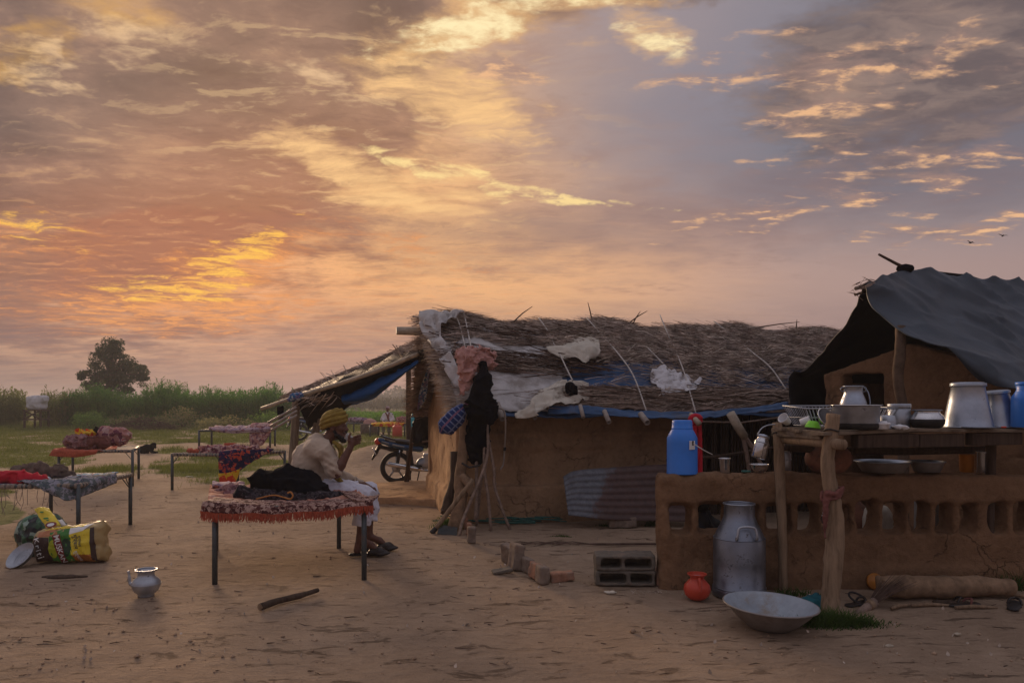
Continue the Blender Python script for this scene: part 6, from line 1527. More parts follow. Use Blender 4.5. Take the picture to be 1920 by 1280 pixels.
# red cloth on the rafter end behind the blue can
rc = thing('red_scarf', 'red scarf knotted round a rafter end and hanging behind the blue milk can', 'scarf', P(1306, 786, 8.9))
o_ = rc.location
MB().tube([P(1304 + 9 * math.cos(k * .45), 786 + 6 * math.sin(k * .45), 8.86) - o_ for k in range(15)], .035, 9).build('knot', M['red_cloth'], rc, True)
MB().lathe([(.032, 0), (.032, .22), (.026, .22), (.026, .1)], 12, P(1311, 794, 8.75) - o_, Vector((-.25, .9, .5)).to_track_quat('Z', 'Y').to_matrix()).build('rafter_end', M['bamboo'], rc, True)
for x0, w in ((1302, 4), (1311, 4.5)):
    sheet('tail', [[P(x0 - w, 790, 8.86) - o_, P(x0 + w, 790, 8.84) - o_], [P(x0 - w + 1, 830, 8.9) - o_, P(x0 + w + 1, 830, 8.86) - o_], [P(x0 - w + 1, 892, 8.9) - o_, P(x0 + w + 2, 892, 8.88) - o_]], M['red_cloth'], rc, 8, .01, .02, 12, 3)
# litter
r = np.random.default_rng(44); n = 300
Y_ = 4.0 * (12.0 / 4.0) ** r.random(n); X_ = (r.uniform(0, 1920, n) - 960) / FPX * Y_
ok = grass_cover(X_, Y_) < .3; X_, Y_ = X_[ok], Y_[ok]; n = len(X_)
an = r.uniform(-.7, .7, n); b_ = np.stack([X_, Y_, ground_z(X_, Y_) + .005], 1)
L_ = r.uniform(.015, .11, n) * np.where(r.random(n) < .12, 2.2, 1)
o = strands('twig_litter', b_, np.stack([np.cos(an), np.sin(an), r.normal(0, .03, n)], 1), L_, .0055, M['twig'], None, 0, 50); tag(o, 'tiny twigs and straw scattered over the bare yard', 'litter', kind='stuff')
n = 300; Y_ = 4.0 * (11.0 / 4.0) ** r.random(n); X_ = (r.uniform(0, 1920, n) - 960) / FPX * Y_
V, F = leaf_quads(np.stack([X_, Y_, ground_z(X_, Y_) + .008], 1), r.uniform(.012, .04, n), r, 2.0, .6)
o = raw_mesh('dry_leaf_litter', V, F, M['straw_pale'], None, False); tag(o, 'dry leaf crumbs scattered over the bare yard', 'litter', kind='stuff')
n = 1700; Y_ = 3.9 * (12.0 / 3.9) ** r.random(n); X_ = (r.uniform(-40, 1960, n) - 960) / FPX * Y_
ok = (grass_cover(X_, Y_) < .3) & (fbm(X_ * .8, Y_ * .8, 0, 3, 91) > -.05); X_, Y_ = X_[ok], Y_[ok]; n = len(X_)
s_ = .004 + .012 * r.random(n) ** 3 + .008 * (r.random(n) < .012)
oc = np.array([(1, 0, 0), (0, 1, 0), (-1, 0, 0), (0, -1, 0), (0, 0, .8), (0, 0, -.8)]); V = (np.stack([X_, Y_, ground_z(X_, Y_) + s_ * .35], 1)[:, None] + oc[None] * s_[:, None, None] * r.uniform(.6, 1.4, (n, 6, 1))).reshape(-1, 3)
F = (np.arange(n)[:, None, None] * 6 + np.array([(0, 1, 4), (1, 2, 4), (2, 3, 4), (3, 0, 4), (1, 0, 5), (2, 1, 5), (3, 2, 5), (0, 3, 5)])[None]).reshape(-1, 3)
tag(raw_mesh('pebbles', V, F, M['earth_clod'], None, False), 'small clods and pebbles strewn over the bare yard', 'pebbles', kind='stuff')
for k, (px, py, w, lab) in enumerate(((1145, 1111, .10, 'small white scrap lying before the hollow blocks'), (1668, 1212, .05, 'tiny white scrap near the lower right of the yard'), (1795, 1190, .05, 'pale scrap on the ground below the log'), (355, 894, .16, 'white scrap on the grass under the cot with the navy cloth'), (120, 869, .12, 'white scrap under the left far cot'), (670, 869, .22, 'pale flat board lying on the ground behind the seated man'), (180, 878, .25, 'pale scrap on the small grass island'))):
    S = SDF((-w, -w * .6, -.02), (w, w * .6, .05), w / 12); S.ell((0, 0, .006), (w * .5, w * .25, .010), k=.01); S.rough(w * .12, 3 / w, k, ridged=True)
    tag(S.build('paper_scrap', M['bamboo' if k in (1, 2, 5, 6) else 'cream_cloth']), lab, 'scrap').location = G(px, py)
S = SDF((-.4, -.2, -.03), (.4, .2, .05), .012); S.ell((-.05, 0, .0), (.16, .05, .018)); S.ell((.14, .01, .0), (.10, .035, .014)); S.rough(.018, 12, 3)
tag(S.build('damp_rag', M['wood_dark']), 'dark flattened rag trodden into the ground below the printed sacks', 'rag').location = G(115, 1081)

# ------------------------------------------------------------------ string cots
def cot(label, pts, h, group='metal cots standing in the yard', wrap=(0,), brace=True, rad=.022, web='cord'):
    c = sum((Vector((p[0], p[1], 0)) for p in pts), Vector()) / 4
    t = thing('string_cot', label, 'cot', c, 0, group)
    L = [Vector((p[0], p[1], 0)) - c for p in pts]
    for p in L:
        MB().tube([p + Vector((0, 0, -.03)), p + Vector((0, 0, h + .02))], rad, 10).build('leg', M['cot_metal'], t, True)
    for i in range(4):
        a, b = L[i], L[(i + 1) % 4]; a = Vector((a.x, a.y, h)); b = Vector((b.x, b.y, h)); d = (b - a).normalized()
        o = MB().tube([a, b], rad, 10).build('rail', M['cot_metal'], t, True)
        if i in wrap:
            n = max(8, int((b - a).length / .055)); mb = MB(); rr = random.Random(i)
            for k in range(n):
                s = (k + .5 + rr.uniform(-.2, .2)) / n; q = a.lerp(b, s); w = rr.uniform(.010, .022)
                mb.tube([q - d * w, q + d * w], rad * 1.28, 8)
            w = mb.build('cord_wrap', M['cord'], o, True); w['kind'] = 'stuff'
        if brace:
            for s, e in ((a, d), (b, -d)):
                MB().tube([s + Vector((0, 0, -.17)), s + e * .14], .006, 6).build('brace', M['cot_metal'], t)
    T = [Vector((p.x, p.y, h)) for p in L]
    rows = []
    for i in range(5):
        v = i / 4; rows.append([T[0].lerp(T[1], u).lerp(T[3].lerp(T[2], u), v) + Vector((0, 0, .012 - .05 * math.sin(u * math.pi) * math.sin(v * math.pi))) for u in (0, .25, .5, .75, 1)])
    sheet('webbing', rows, M[web], t, 4, .012, .01, 18, 2)
    return t, c
def hangs(name, label, cat, rows, mat, w=.03, ws=8, seed=0, th=.008, per=8):
    return tag(sheet(name, rows, M[mat], None, per, th, w, ws, seed), label, cat)
def heap(name, label, cat, loc, prims, mat, lo, hi, res=.014, rough=((.04, 8), (.014, 24)), seed=1):
    return blob_cloth(name, label, cat, loc, res, prims, mat, rough, seed, lo, hi)

# front cot
FA, FB, FC, FD = (-2.42, 6.08), (-1.23, 6.21), (-1.75, 7.55), (-2.94, 7.42)
fcot, fc = cot('front cot covered by a fringed quilt, with the turbaned man sitting on it', (FA, FB, FC, FD), .60, wrap=(), brace=False)
qa, qb, qc, qd = [Vector((p[0], p[1], 0)) for p in (FA, FB, FC, FD)]
quilt = thing('quilt', 'reddish printed quilt with an orange tasselled hem spread over the front cot', 'quilt', (0, 0, 0))
rows = []
for i in range(6):
    v = i / 5; row = []
    for j in range(6):
        u = -.05 + 1.11 * j / 5
        p = qa.lerp(qb, u).lerp(qd.lerp(qc, u), v * .99); p.z = .637 - .045 * math.sin(u * math.pi) * math.sin(min(v + .12, 1) * math.pi) - (.035 * math.sin(min(max(u, 0), 1) * math.pi) if v == 0 else 0)
        row.append(p)
    rows.append(row)
sheet('top', rows, M['quilt_top'], quilt, 10, .012, .03, 9, 3)
hem_top = [qa.lerp(qb, -.075 + 1.14 * j / 7) + Vector((0, -.02, .648 - .04 * math.sin(j / 7 * math.pi))) for j in range(8)]
fold = [p + Vector((0, .28, .012)) for p in hem_top]
hem_low = [p + Vector((0, -.03, -.060 + .035 * (j / 7) - .012 * (j % 2))) for j, p in enumerate(hem_top)]
sheet('border', [fold, [p + Vector((0, .08, .012)) for p in hem_top], hem_top, hem_low], M['quilt'], quilt, 8, .014, .012, 12, 4)
mb = MB(); rr = random.Random(5)
ex = catmull(hem_low, 26)
for p in ex:
    for k in range(2):
        a = p + Vector((rr.uniform(-.004, .004), -.004 + .006 * k, .006)); l = rr.uniform(.050, .085)
        mb.tube([a, a + Vector((rr.uniform(-.008, .008), rr.uniform(-.008, .004), -l * .6)), a + Vector((rr.uniform(-.014, .014), rr.uniform(-.01, .004), -l))], [.0045, .005, .0018], 4, cap=False)
side = [qb.lerp(qc, s) + Vector((.06, 0, .60)) for s in np.linspace(-.02, .5, 30)]
for p in side:
    l = rr.uniform(.05, .11); mb.tube([p, p + Vector((rr.uniform(0, .02), 0, -l))], [.006, .002], 4, cap=False)
f = mb.build('fringe', M['fringe'], quilt); f['kind'] = 'stuff'
sheet('side_border', [[qb.lerp(qc, s) + Vector((-.1, 0, .655)) for s in (-.02, .15, .3, .5)], [qb.lerp(qc, s) + Vector((.05, 0, .645)) for s in (-.02, .15, .3, .5)], [qb.lerp(qc, s) + Vector((.075, 0, .575)) for s in (-.02, .15, .3, .5)]], M['quilt'], quilt, 7, .012, .012, 14, 4)
Y = 6.85; k = kpx(Y); c = P(540, 920, Y)
heap('black_bundle', 'big rumpled black cloth bundle lying on the quilt behind the man', 'cloth', c,
     [('c', [(-46 * k, .0, 20 * k), (-14 * k, .05, 20 * k), (34 * k, .06, 9 * k), (64 * k, .05, -4 * k)], [.115, .135, .115, .07]), ('c', [(-56 * k, 0, 4 * k), (-66 * k, -.02, -14 * k)], [.10, .07]), ('c', [(0, -.1, 8 * k), (60 * k, -.05, -10 * k)], [.1, .06])],
     'black_cloth', (-.55, -.36, -.28), (.55, .36, .36), .014, ((.05, 5), (.02, 14)), 3)
c = P(545, 938, 6.62)
heap('dark_blanket', 'dark patterned blanket crumpled under the black bundle on the quilt', 'blanket', c,
     [('c', [(-88 * k, 0, 8 * k), (-40 * k, .0, 0), (30 * k, .02, -2 * k), (84 * k, .05, 6 * k)], [.085, .075, .06, .065]), ('c', [(-86 * k, .02, 16 * k), (-60 * k, -.04, -4 * k)], [.06, .06])],
     'dark_print', (-.6, -.3, -.2), (.6, .3, .26), .014, ((.05, 7), (.018, 20)), 5)
MB().tube(catmull([P(533, 932, 6.45), P(544, 935, 6.42), P(549, 929, 6.42), P(545, 922, 6.44), P(539, 924, 6.44)], 5), .007, 7).build('umbrella_hook', M['orange_plastic'])
hk = bpy.data.objects['umbrella_hook']; hk.name = 'walking_stick'; tag(hk, 'orange yellow stick with a hooked end lying in the dark blanket', 'stick')
MB().tube(catmull([P(533, 932, 6.45), P(512, 928, 6.5), P(480, 935, 6.5)], 5), .006, 7).build('shaft', M['orange_plastic'], hk, True)
MB().tube([P(555, 946, 6.4), P(580, 951, 6.3)], .008, 7).build('tip', M['orange_plastic'], hk, True)
c = P(432, 922, 6.95)
heap('folded_cloth', 'dusty pink folded cloth at the left end of the quilt', 'cloth', c, [('c', [(-24 * k, 0, -2 * k), (0, .02, 0), (26 * k, 0, 0)], [.05, .065, .055]), ('c', [(-20 * k, -.1, -8 * k), (24 * k, -.12, -6 * k)], [.045, .045])], 'mauve_fold', (-.3, -.3, -.15), (.3, .26, .16), .012, ((.04, 9), (.014, 26)), 6)
sheet('head_cloth', [[P(398, 905, 7.5), P(425, 905, 7.5), P(458, 906, 7.5)], [P(398, 912, 7.2), P(425, 912, 7.2), P(458, 913, 7.2)]], M['lilac_print'], quilt, 8, .03, .02, 9, 4)
t = vessel('steel_dish', 'small dull steel dish on the quilt beside the man’s knee', 'dish', P(656, 936, 6.72), [(.05, 0), (.055, .003), (.066, .045), (.07, .048)], 'alu_old', wall=.002, n=32)

# left front cot
lc, _ = cot('left front cot with red cloth and a blue printed sheet', ((-5.75, 7.7), (-4.53, 7.8), (-4.6, 9.0), (-5.62, 9.1)), .60, wrap=(0, 1))
Y = 8.0; k = kpx(Y)
hangs('blue_sheet', 'blue striped bedsheet spread over the left front cot', 'sheet', [[(-5.7, 7.85, .63), (-5.2, 7.85, .60), (-4.8, 7.87, .62), (-4.6, 7.9, .63)], [(-5.65, 8.4, .60), (-5.2, 8.4, .59), (-4.8, 8.4, .61), (-4.62, 8.45, .63)], [(-5.6, 8.9, .63), (-5.2, 8.92, .62), (-4.85, 8.9, .63), (-4.68, 8.88, .64)]], 'blue_sheet', .025, 8, 4)
hangs('printed_cloth', 'grey and mauve printed cloth hanging over the corner of the left front cot', 'cloth', [[(-5.25, 7.9, .64), (-4.95, 8.0, .65), (-4.7, 8.2, .66), (-4.62, 8.6, .66)], [(-5.1, 7.78, .65), (-4.8, 7.85, .655), (-4.56, 8.1, .655), (-4.55, 8.55, .655)], [(-4.92, 7.72, .60), (-4.72, 7.74, .585), (-4.5, 8.0, .60), (-4.5, 8.5, .60)], [(-4.72, 7.72, .50), (-4.6, 7.73, .46), (-4.5, 7.95, .50), (-4.49, 8.45, .56)]], 'grey_print', .025, 9, 5)
heap('red_cloth', 'crumpled crimson cloth on the near edge of the left front cot', 'cloth', (-5.42, 7.92, .66), [('c', [(-.45, 0, 0), (-.1, .0, .01), (.25, .02, .01), (.46, .0, -.01)], [.055, .065, .07, .05])], 'red_cloth', (-.7, -.2, -.12), (.7, .25, .16), .013, ((.035, 8), (.012, 22)), 8)
heap('brown_cloth', 'dark brown crumpled cloth behind the crimson cloth on the left front cot', 'cloth', (-5.28, 8.35, .69), [('c', [(-.25, 0, 0), (0, .0, .03), (.22, .0, 0), (.34, 0, -.03)], [.07, .085, .075, .04])], 'brown_cloth', (-.45, -.22, -.14), (.5, .25, .2), .013, ((.045, 9), (.014, 24)), 9)
mb = MB(); rr = random.Random(8)
for i in range(26):
    x = rr.uniform(-5.6, -4.7); l = rr.uniform(.06, .3); mb.tube([(x, 7.74, .58), (x + rr.uniform(-.02, .02), 7.74, .58 - l * .6), (x + rr.uniform(-.04, .04), 7.74, .58 - l)], .003, 4)
o = mb.build('loose_cords', M['cord'], lc); o.location = -lc.location; o['kind'] = 'stuff'

# left far cot
ac, _ = cot('left far cot with a heap of bedding, behind the left front cot', ((-7.98, 13.15), (-6.76, 13.3), (-7.3, 14.6), (-8.5, 14.45)), .62, wrap=(0,), rad=.024)
hangs('rust_quilt', 'thin rust coloured quilt hanging over the left end of the left far cot', 'quilt', [[(-8.5, 14.3, .68), (-8.0, 14.2, .66), (-7.5, 14.2, .65)], [(-8.2, 13.7, .66), (-7.75, 13.6, .64), (-7.25, 13.6, .62)], [(-8.06, 13.15, .665), (-7.65, 13.1, .655), (-7.25, 13.12, .64)], [(-8.1, 13.08, .55), (-7.65, 13.06, .53), (-7.3, 13.1, .58)]], 'fringe', .05, 7, 3)
def bedding(name, label, loc, s, mat, seed, cat='bedding'):
    return heap(name, label, cat, loc, [('e', (0, 0, 0), (s[0], s[1], s[2])), ('e', (-s[0] * .5, 0, s[2] * .2), (s[0] * .5, s[1] * .8, s[2] * .8))], mat, (-s[0] - .15, -s[1] - .15, -s[2] - .12), (s[0] + .15, s[1] + .15, s[2] + .15), .016, ((.10, 5), (.04, 13)), seed)
bedding('mauve_bedding', 'mauve crumpled blanket at the front of the bedding heap on the left far cot', (-7.75, 13.4, .75), (.26, .18, .13), 'mauve_fold', 2)
bedding('red_bedding', 'red folded blanket in the bedding heap on the left far cot', (-7.46, 13.45, .77), (.18, .16, .10), 'dull_red', 3)
bedding('yellow_bedding', 'yellow and red cloth on top of the bedding heap, left far cot', (-7.82, 13.7, .88), (.20, .14, .09), 'yellow_red', 4)
bedding('pink_pillow', 'long pinkish brown rolled pillow topping the heap on the left far cot', (-7.35, 13.75, .86), (.30, .15, .15), 'pink_print', 5, 'pillow')
bedding('black_bedding', 'black cloth between the yellow cloth and the rolled pillow, left far cot', (-7.6, 13.8, .9), (.16, .12, .10), 'black_cloth', 6)

# middle cot with the navy cloth
mc, _ = cot('middle cot with the navy and yellow cloth hanging from its corner', ((-5.78, 12.7), (-4.86, 12.55), (-4.08, 13.4), (-5.05, 13.75)), .60, wrap=(0, 1, 3), rad=.024)
hangs('navy_cloth', 'navy printed cloth with a yellow border hanging over the corner of the middle cot', 'cloth', [[(-4.95, 12.75, .655), (-4.65, 12.85, .65), (-4.3, 13.15, .645)], [(-4.9, 12.5, .66), (-4.62, 12.68, .655), (-4.2, 13.15, .65)], [(-4.9, 12.46, .45), (-4.64, 12.62, .44), (-4.3, 13.0, .58)], [(-4.88, 12.46, .28), (-4.66, 12.6, .30), (-4.45, 12.8, .47)]], 'navy_yellow', .03, 7, 6)
hangs('yellow_border', 'yellow and red border cloth hanging below the navy cloth', 'cloth', [[(-4.9, 12.45, .30), (-4.76, 12.52, .31), (-4.6, 12.62, .36)], [(-4.87, 12.44, .16), (-4.76, 12.5, .15), (-4.62, 12.58, .22)], [(-4.84, 12.44, .02), (-4.78, 12.48, .02), (-4.7, 12.52, .06)]], 'yellow_red', .02, 8, 7)
bedding('pink_blanket', 'low pink blanket lying along the rails of the middle cot', (-4.9, 13.2, .645), (.55, .3, .05), 'pink_print', 8, 'blanket')
bedding('orange_rag', 'small orange rag on the left rail of the middle cot', (-5.45, 12.85, .66), (.12, .08, .05), 'fringe', 9, 'rag')

# distant cots
dc, _ = cot('distant cot with faded lilac bedding in front of the bushes', ((-10.35, 24.7), (-8.1, 25.0), (-8.35, 26.3), (-10.5, 26.1)), .58, wrap=(), brace=False, rad=.035)
hangs('lilac_bedding', 'faded lilac bedding spread over the distant cot before the bushes', 'bedding', [[(-10.3, 26.0, .68), (-9.5, 26.0, .72), (-8.4, 26.1, .74)], [(-10.3, 25.4, .64), (-9.4, 25.4, .66), (-8.3, 25.5, .7)], [(-10.0, 24.7, .64), (-9.2, 24.75, .62), (-8.05, 24.9, .68)], [(-9.8, 24.66, .56), (-9.2, 24.7, .5), (-8.1, 24.85, .55)]], 'lilac_print', .09, 3, 6, .02)
hangs('striped_blanket', 'pink striped blanket hanging over the right end of the distant cot', 'blanket', [[(-8.8, 25.6, .78), (-8.3, 25.6, .82), (-8.05, 25.6, .74)], [(-8.75, 24.95, .76), (-8.35, 24.95, .78), (-8.0, 25.0, .70)], [(-8.72, 24.8, .4), (-8.4, 24.85, .36), (-8.1, 24.9, .42)], [(-8.7, 24.8, .05), (-8.5, 24.85, .04), (-8.3, 24.9, .1)]], 'pink_print', .06, 4, 8, .02)
vessel('red_bowl', 'red plastic bowl on the ground under the distant cot', 'bowl', G(431, 841), [(.1, 0), (.15, .06), (.19, .16), (.2, .18)], 'red_plastic', wall=.008)
ec, _ = cot('far cot beside the man in the white shirt', ((-6.35, 33.4), (-4.8, 33.4), (-4.7, 34.6), (-6.2, 34.6)), .52, wrap=(), brace=False, rad=.04)
hangs('red_bedding', 'red and ochre bedding spread over the far cot', 'bedding', [[(-6.3, 34.5, .62), (-5.5, 34.5, .62), (-4.8, 34.5, .62)], [(-6.3, 33.9, .60), (-5.5, 33.9, .64), (-4.8, 33.9, .60)], [(-6.3, 33.35, .60), (-5.5, 33.3, .60), (-4.8, 33.3, .60)], [(-6.2, 33.3, .48), (-5.5, 33.25, .45), (-4.9, 33.3, .45)]], 'yellow_red', .05, 4, 6, .02)
bedding('orange_bedding', 'orange pink bedding heap at the right end of the far cot', (-4.75, 34.0, .72), (.5, .3, .18), 'pink_print', 10)
t = vessel('red_jerrycan', 'bright red plastic canister standing below the right end of the far cot', 'canister', (-5.05, 32.9, 0), [(.2, 0), (.22, .02), (.22, .46), (.18, .52), (.08, .54), (.08, .58), (.001, .58)], 'red_plastic', wall=0, n=20)
bail(t, [(-.12, 0, .5), (-.08, 0, .62), (.08, 0, .62), (.12, 0, .5)], .02, 'red_plastic')
S = SDF((-.45, -.35, -.03), (.45, .35, 1.2), .03); S.ell((0, 0, .55), (.26, .22, .5)); S.ell((.1, 0, .85), (.18, .18, .2)); S.rough(.06, 5, 3, ridged=True)
tag(S.build('teal_cover', M['teal_plastic']), 'teal cloth cover draped over something right of the far cot', 'cover').location = (-4.35, 33.2, 0)
q = G(694, 814); t = thing('dark_basket', 'big dark wicker basket with pink cloth on top, left of the far man', 'basket', q)
MB().lathe([(.42, 0), (.46, .1), (.48, .3), (.46, .5), (.44, .52), (.001, .5)], 24).build('basket', M['brown_cloth'], t, True)
S = SDF((-.4, -.4, -.1), (.4, .4, .4), .03); S.ell((0, 0, 0), (.3, .26, .2)); S.rough(.06, 6, 4, ridged=True); o = S.build('cloth_heap', M['pink_cloth'], t); o.location = (0, 0, .56)
gc, _ = cot('grey cot end showing just right of the turban', ((-8.2, 37.0), (-7.3, 37.0), (-7.2, 38.2), (-8.1, 38.2)), .52, wrap=(), brace=False, rad=.04)
bedding('grey_bedding', 'grey bedding on the cot end just right of the turban', (-7.7, 37.5, .66), (.5, .4, .12), 'lilac_print', 11)

# white bundle on its stand
q = G(61, 802); k = q.y / FPX
t = thing('wooden_stand', 'dark four legged wooden stand under the white wrapped bundle', 'stand', q)
for a, b in ((-15, 0), (15, 0), (-13, .9), (13, .9)): MB().tube([(a * k, b, -.03), (a * k, b, 34 * k)], .07, 7).build('leg', M['wood_dark'], t)
for z in (33, 16): MB().box((0, .45, z * k), (36 * k, 1.0, .09)).build('shelf', M['wood_dark'], t)
MB().tube([(-13 * k, -.02, 18 * k), (13 * k, -.02, 32 * k)], .05, 6).build('crossbar', M['wood_dark'], t); MB().tube([(13 * k, -.03, 18 * k), (-13 * k, -.03, 32 * k)], .05, 6).build('crossbar', M['wood_dark'], t)
S = SDF((-.9, -.2, -.1), (.9, 1.3, 1.4), .045); S.box((0, .45, .42), (14.5 * k, .45, .42), .22); S.box((.05, .45, .6), (16 * k, .42, .26), .2); S.rough(.08, 3, 4, ridged=True)
o = S.build('white_bundle', M['white_cloth']); o.location = (q.x, q.y, 34.5 * k); tag(o, 'large white wrapped bundle standing on the dark wooden stand', 'bundle')

# black dog on the path
q = G(279, 849); k = q.y / FPX
S = SDF((-.35, -.22, -.04), (.4, .22, .5), .013)
S.chain([(-12 * k, 0, 7 * k), (-4 * k, 0, 9 * k), (4 * k, 0, 10 * k)], [.10, .11, .10], .04)
S.ell((-11 * k, .03, 5 * k), (.12, .09, .09), k=.04); S.chain([(4 * k, 0, 10 * k), (8 * k, 0, 15 * k)], [.09, .065], .03); S.ell((9.5 * k, 0, 16 * k), (.075, .06, .06)); S.chain([(9.5 * k, 0, 15 * k), (13 * k, 0, 10.5 * k)], [.05, .028], .02)
for s in (-1, 1): S.chain([(8 * k, s * .045, 17 * k), (7 * k, s * .075, 14 * k)], [.025, .012], .012); S.chain([(4 * k, s * .05, 7 * k), (6 * k, s * .055, 2 * k), (15 * k, s * .055, 1.2 * k)], [.05, .028, .022], .02); S.chain([(-12 * k, s * .08, 5 * k), (-5 * k, s * .1, 2.5 * k), (-11 * k, s * .1, 1.3 * k), (-4 * k, s * .11, 1.2 * k)], [.07, .045, .026, .022], .02)
S.chain([(-15 * k, 0, 5 * k), (-19 * k, .03, 2 * k), (-22 * k, .06, 1.2 * k)], [.03, .02, .012], .02)
dg = S.build('dog', M['black_cloth']); dg.location = q; tag(dg, 'small black dog lying on the dirt path with its head raised', 'dog')

# ------------------------------------------------------------------ printed sacks
def decal(name, target, poly, mat, parent, off=.004, n=10):
    """a printed patch laid on the front of a sack: (x, z) corners in the sack's own frame, projected along +y"""
    me = target.data; bvh = BVHTree.FromPolygons([v.co for v in me.vertices], [p.vertices for p in me.polygons])
    vs, ok = [], True
    for x, z in poly[0]:
        hit = bvh.ray_cast(Vector((x, -2, z)), Vector((0, 1, 0)))
        if hit[0] is None: hit = (bvh.find_nearest(Vector((x, -.1, z)))[0], Vector((0, -1, 0)))
        vs.append(hit[0] + Vector((0, -off, 0)))
    m_ = MB(); m_.add(vs, poly[1]); return m_.build(name, M[mat], parent, False, fix=False)
def quad_patch(c, n=12, m=12):
    a, b, d, e = [Vector(q) for q in c]; P_, F_ = [], []
    for i in range(n + 1):
        for j in range(m + 1): q = a.lerp(b, j / m).lerp(e.lerp(d, j / m), i / n); P_.append((q.x, q.y))
    for i in range(n):
        for j in range(m): F_.append((i * (m + 1) + j, i * (m + 1) + j + 1, (i + 1) * (m + 1) + j + 1, (i + 1) * (m + 1) + j))
    return P_, F_
def oval_patch(c, rx, rz, n=26, rot=0.0):
    P_ = [c] ; F_ = []
    for ring_ in (.5, 1.0):
        for k in range(n):
            a = 2 * math.pi * k / n; x, z = rx * math.cos(a) * ring_, rz * math.sin(a) * ring_
            P_.append((c[0] + x * math.cos(rot) - z * math.sin(rot), c[1] + x * math.sin(rot) + z * math.cos(rot)))
    for k in range(n):
        F_.append((0, 1 + k, 1 + (k + 1) % n)); F_.append((1 + k, 1 + n + k, 1 + n + (k + 1) % n, 1 + (k + 1) % n))
    return P_, F_
def text_patch(s, c, size, rot, sx=1.0, sp=1.0):
    cu = bpy.data.curves.new('t', 'FONT'); cu.body = s; cu.size = size; cu.align_x = 'CENTER'; cu.align_y = 'CENTER'; cu.offset = size * .012; cu.space_character = sp
    o = bpy.data.objects.new('t', cu); COL.objects.link(o); bpy.context.view_layer.update()
    me = bpy.data.meshes.new_from_object(o.evaluated_get(bpy.context.evaluated_depsgraph_get()))
    P_ = []
    for v in me.vertices:
        x, z = v.co.x * sx, v.co.y; P_.append((c[0] + x * math.cos(rot) - z * math.sin(rot), c[1] + x * math.sin(rot) + z * math.cos(rot)))
    F_ = [tuple(p.vertices) for p in me.polygons]
    bpy.data.objects.remove(o); bpy.data.curves.remove(cu); bpy.data.meshes.remove(me)
    return P_, F_
for nm, c in (('print_brown', C(.045, .022, .018)), ('print_white', C(.76, .76, .74)), ('print_green', C(.04, .19, .025)), ('print_lime', C(.38, .42, .02)), ('print_dark', C(.012, .045, .02)), ('print_red', C(.19, .02, .022)), ('print_yellow', C(.74, .56, .03)), ('print_orange', C(.42, .15, .025)), ('print_tan', C(.42, .30, .13)), ('print_navy', C(.03, .035, .06)), ('print_salmon', C(.46, .18, .075))):
    M[nm] = plain(nm, c, .45, vary=.12, scale=8, dirt=C(.2, .14, .1), dirt_amt=.1, bstr=.15)
q = P(138, 1057, 6.92); q.z = 0
sack = thing('printed_sack', 'bulging yellow and green printed plastic sack lettered MUSKAN lying on its side', 'sack', q, 0)
S = SDF((-.40, -.25, -.05), (.42, .25, .52), .011)
S.box((-.02, 0, .165), (.285, .15, .165), .10, Matrix.Rotation(-.16, 3, 'Y')); S.box((.23, 0, .19), (.07, .11, .17), .06, Matrix.Rotation(-.1, 3, 'Y'), k=.06); S.chain([(.25, 0, .30), (.27, 0, .37)], [.05, .015], .05); S.chain([(.27, 0, .1), (.30, -.02, .02)], [.05, .02], .04)
S.box((0, 0, -.06), (.5, .4, .06), .01, cut=True, k=.01)
S.rough(.028, 6, 4, ridged=True).rough(.010, 17, 5, ridged=True)
sb = S.build('bag', M['print_tan'], sack)
def zx(x, z): return ((x - 1095) / 1010 * .62, (950 - z) / 650 * .385)
def Q(*c): return quad_patch([zx(*p) for p in c])
decal('brown_panel', sb, Q((560, 520), (860, 540), (915, 945), (620, 945)), 'print_brown', sack)
decal('orange_panel', sb, Q((690, 470), (960, 400), (1000, 500), (690, 540)), 'print_salmon', sack, .0045)
decal('yellow_strip', sb, Q((760, 385), (1330, 318), (1330, 385), (780, 440)), 'print_yellow', sack, .005)
decal('green_panel', sb, Q((860, 470), (1160, 395), (1260, 945), (915, 945)), 'print_green', sack, .0045)
decal('yellow_panel', sb, Q((1160, 470), (1440, 410), (1480, 800), (1215, 800)), 'print_yellow', sack, .0045)
decal('white_panel', sb, Q((1150, 390), (1440, 350), (1345, 440), (1165, 490)), 'print_white', sack, .005)
decal('orange_base', sb, Q((1220, 790), (1480, 790), (1520, 935), (1265, 940)), 'print_orange', sack, .0046)
decal('lime_oval', sb, oval_patch(zx(935, 715), .042, .085), 'print_lime', sack, .006); decal('green_oval', sb, oval_patch(zx(1130, 690), .046, .085), 'print_dark', sack, .006)
decal('red_band', sb, Q((930, 500), (1045, 480), (1150, 930), (1030, 945)), 'print_red', sack, .0075)
rot_ = math.atan2(-(925 - 490) / 650 * .385, (1092 - 985) / 1010 * .62)
decal('lettering', sb, text_patch('MUSKAN', zx(1040, 712), .072, rot_, .92), 'print_white', sack, .010)
decal('lettering', sb, text_patch('Kriti', zx(715, 700), .080, rot_ + .06, 1.0, 1.3), 'print_white', sack, .008)
decal('lettering', sb, text_patch('मुस्कान', zx(1265, 600), .045, rot_, 1.0), 'print_navy', sack, .008)
decal('lettering', sb, text_patch('मुस्कान', zx(1325, 590), .034, rot_, 1.0), 'print_navy', sack, .008)
decal('lettering', sb, text_patch('मुस्कान', zx(1300, 820), .036, rot_, 1.0), 'print_white', sack, .008)
decal('brown_edge', sb, Q((1440, 400), (1490, 390), (1560, 935), (1500, 935)), 'print_brown', sack, .0075)
m = new_mat('leafy_print'); p = worldpos()
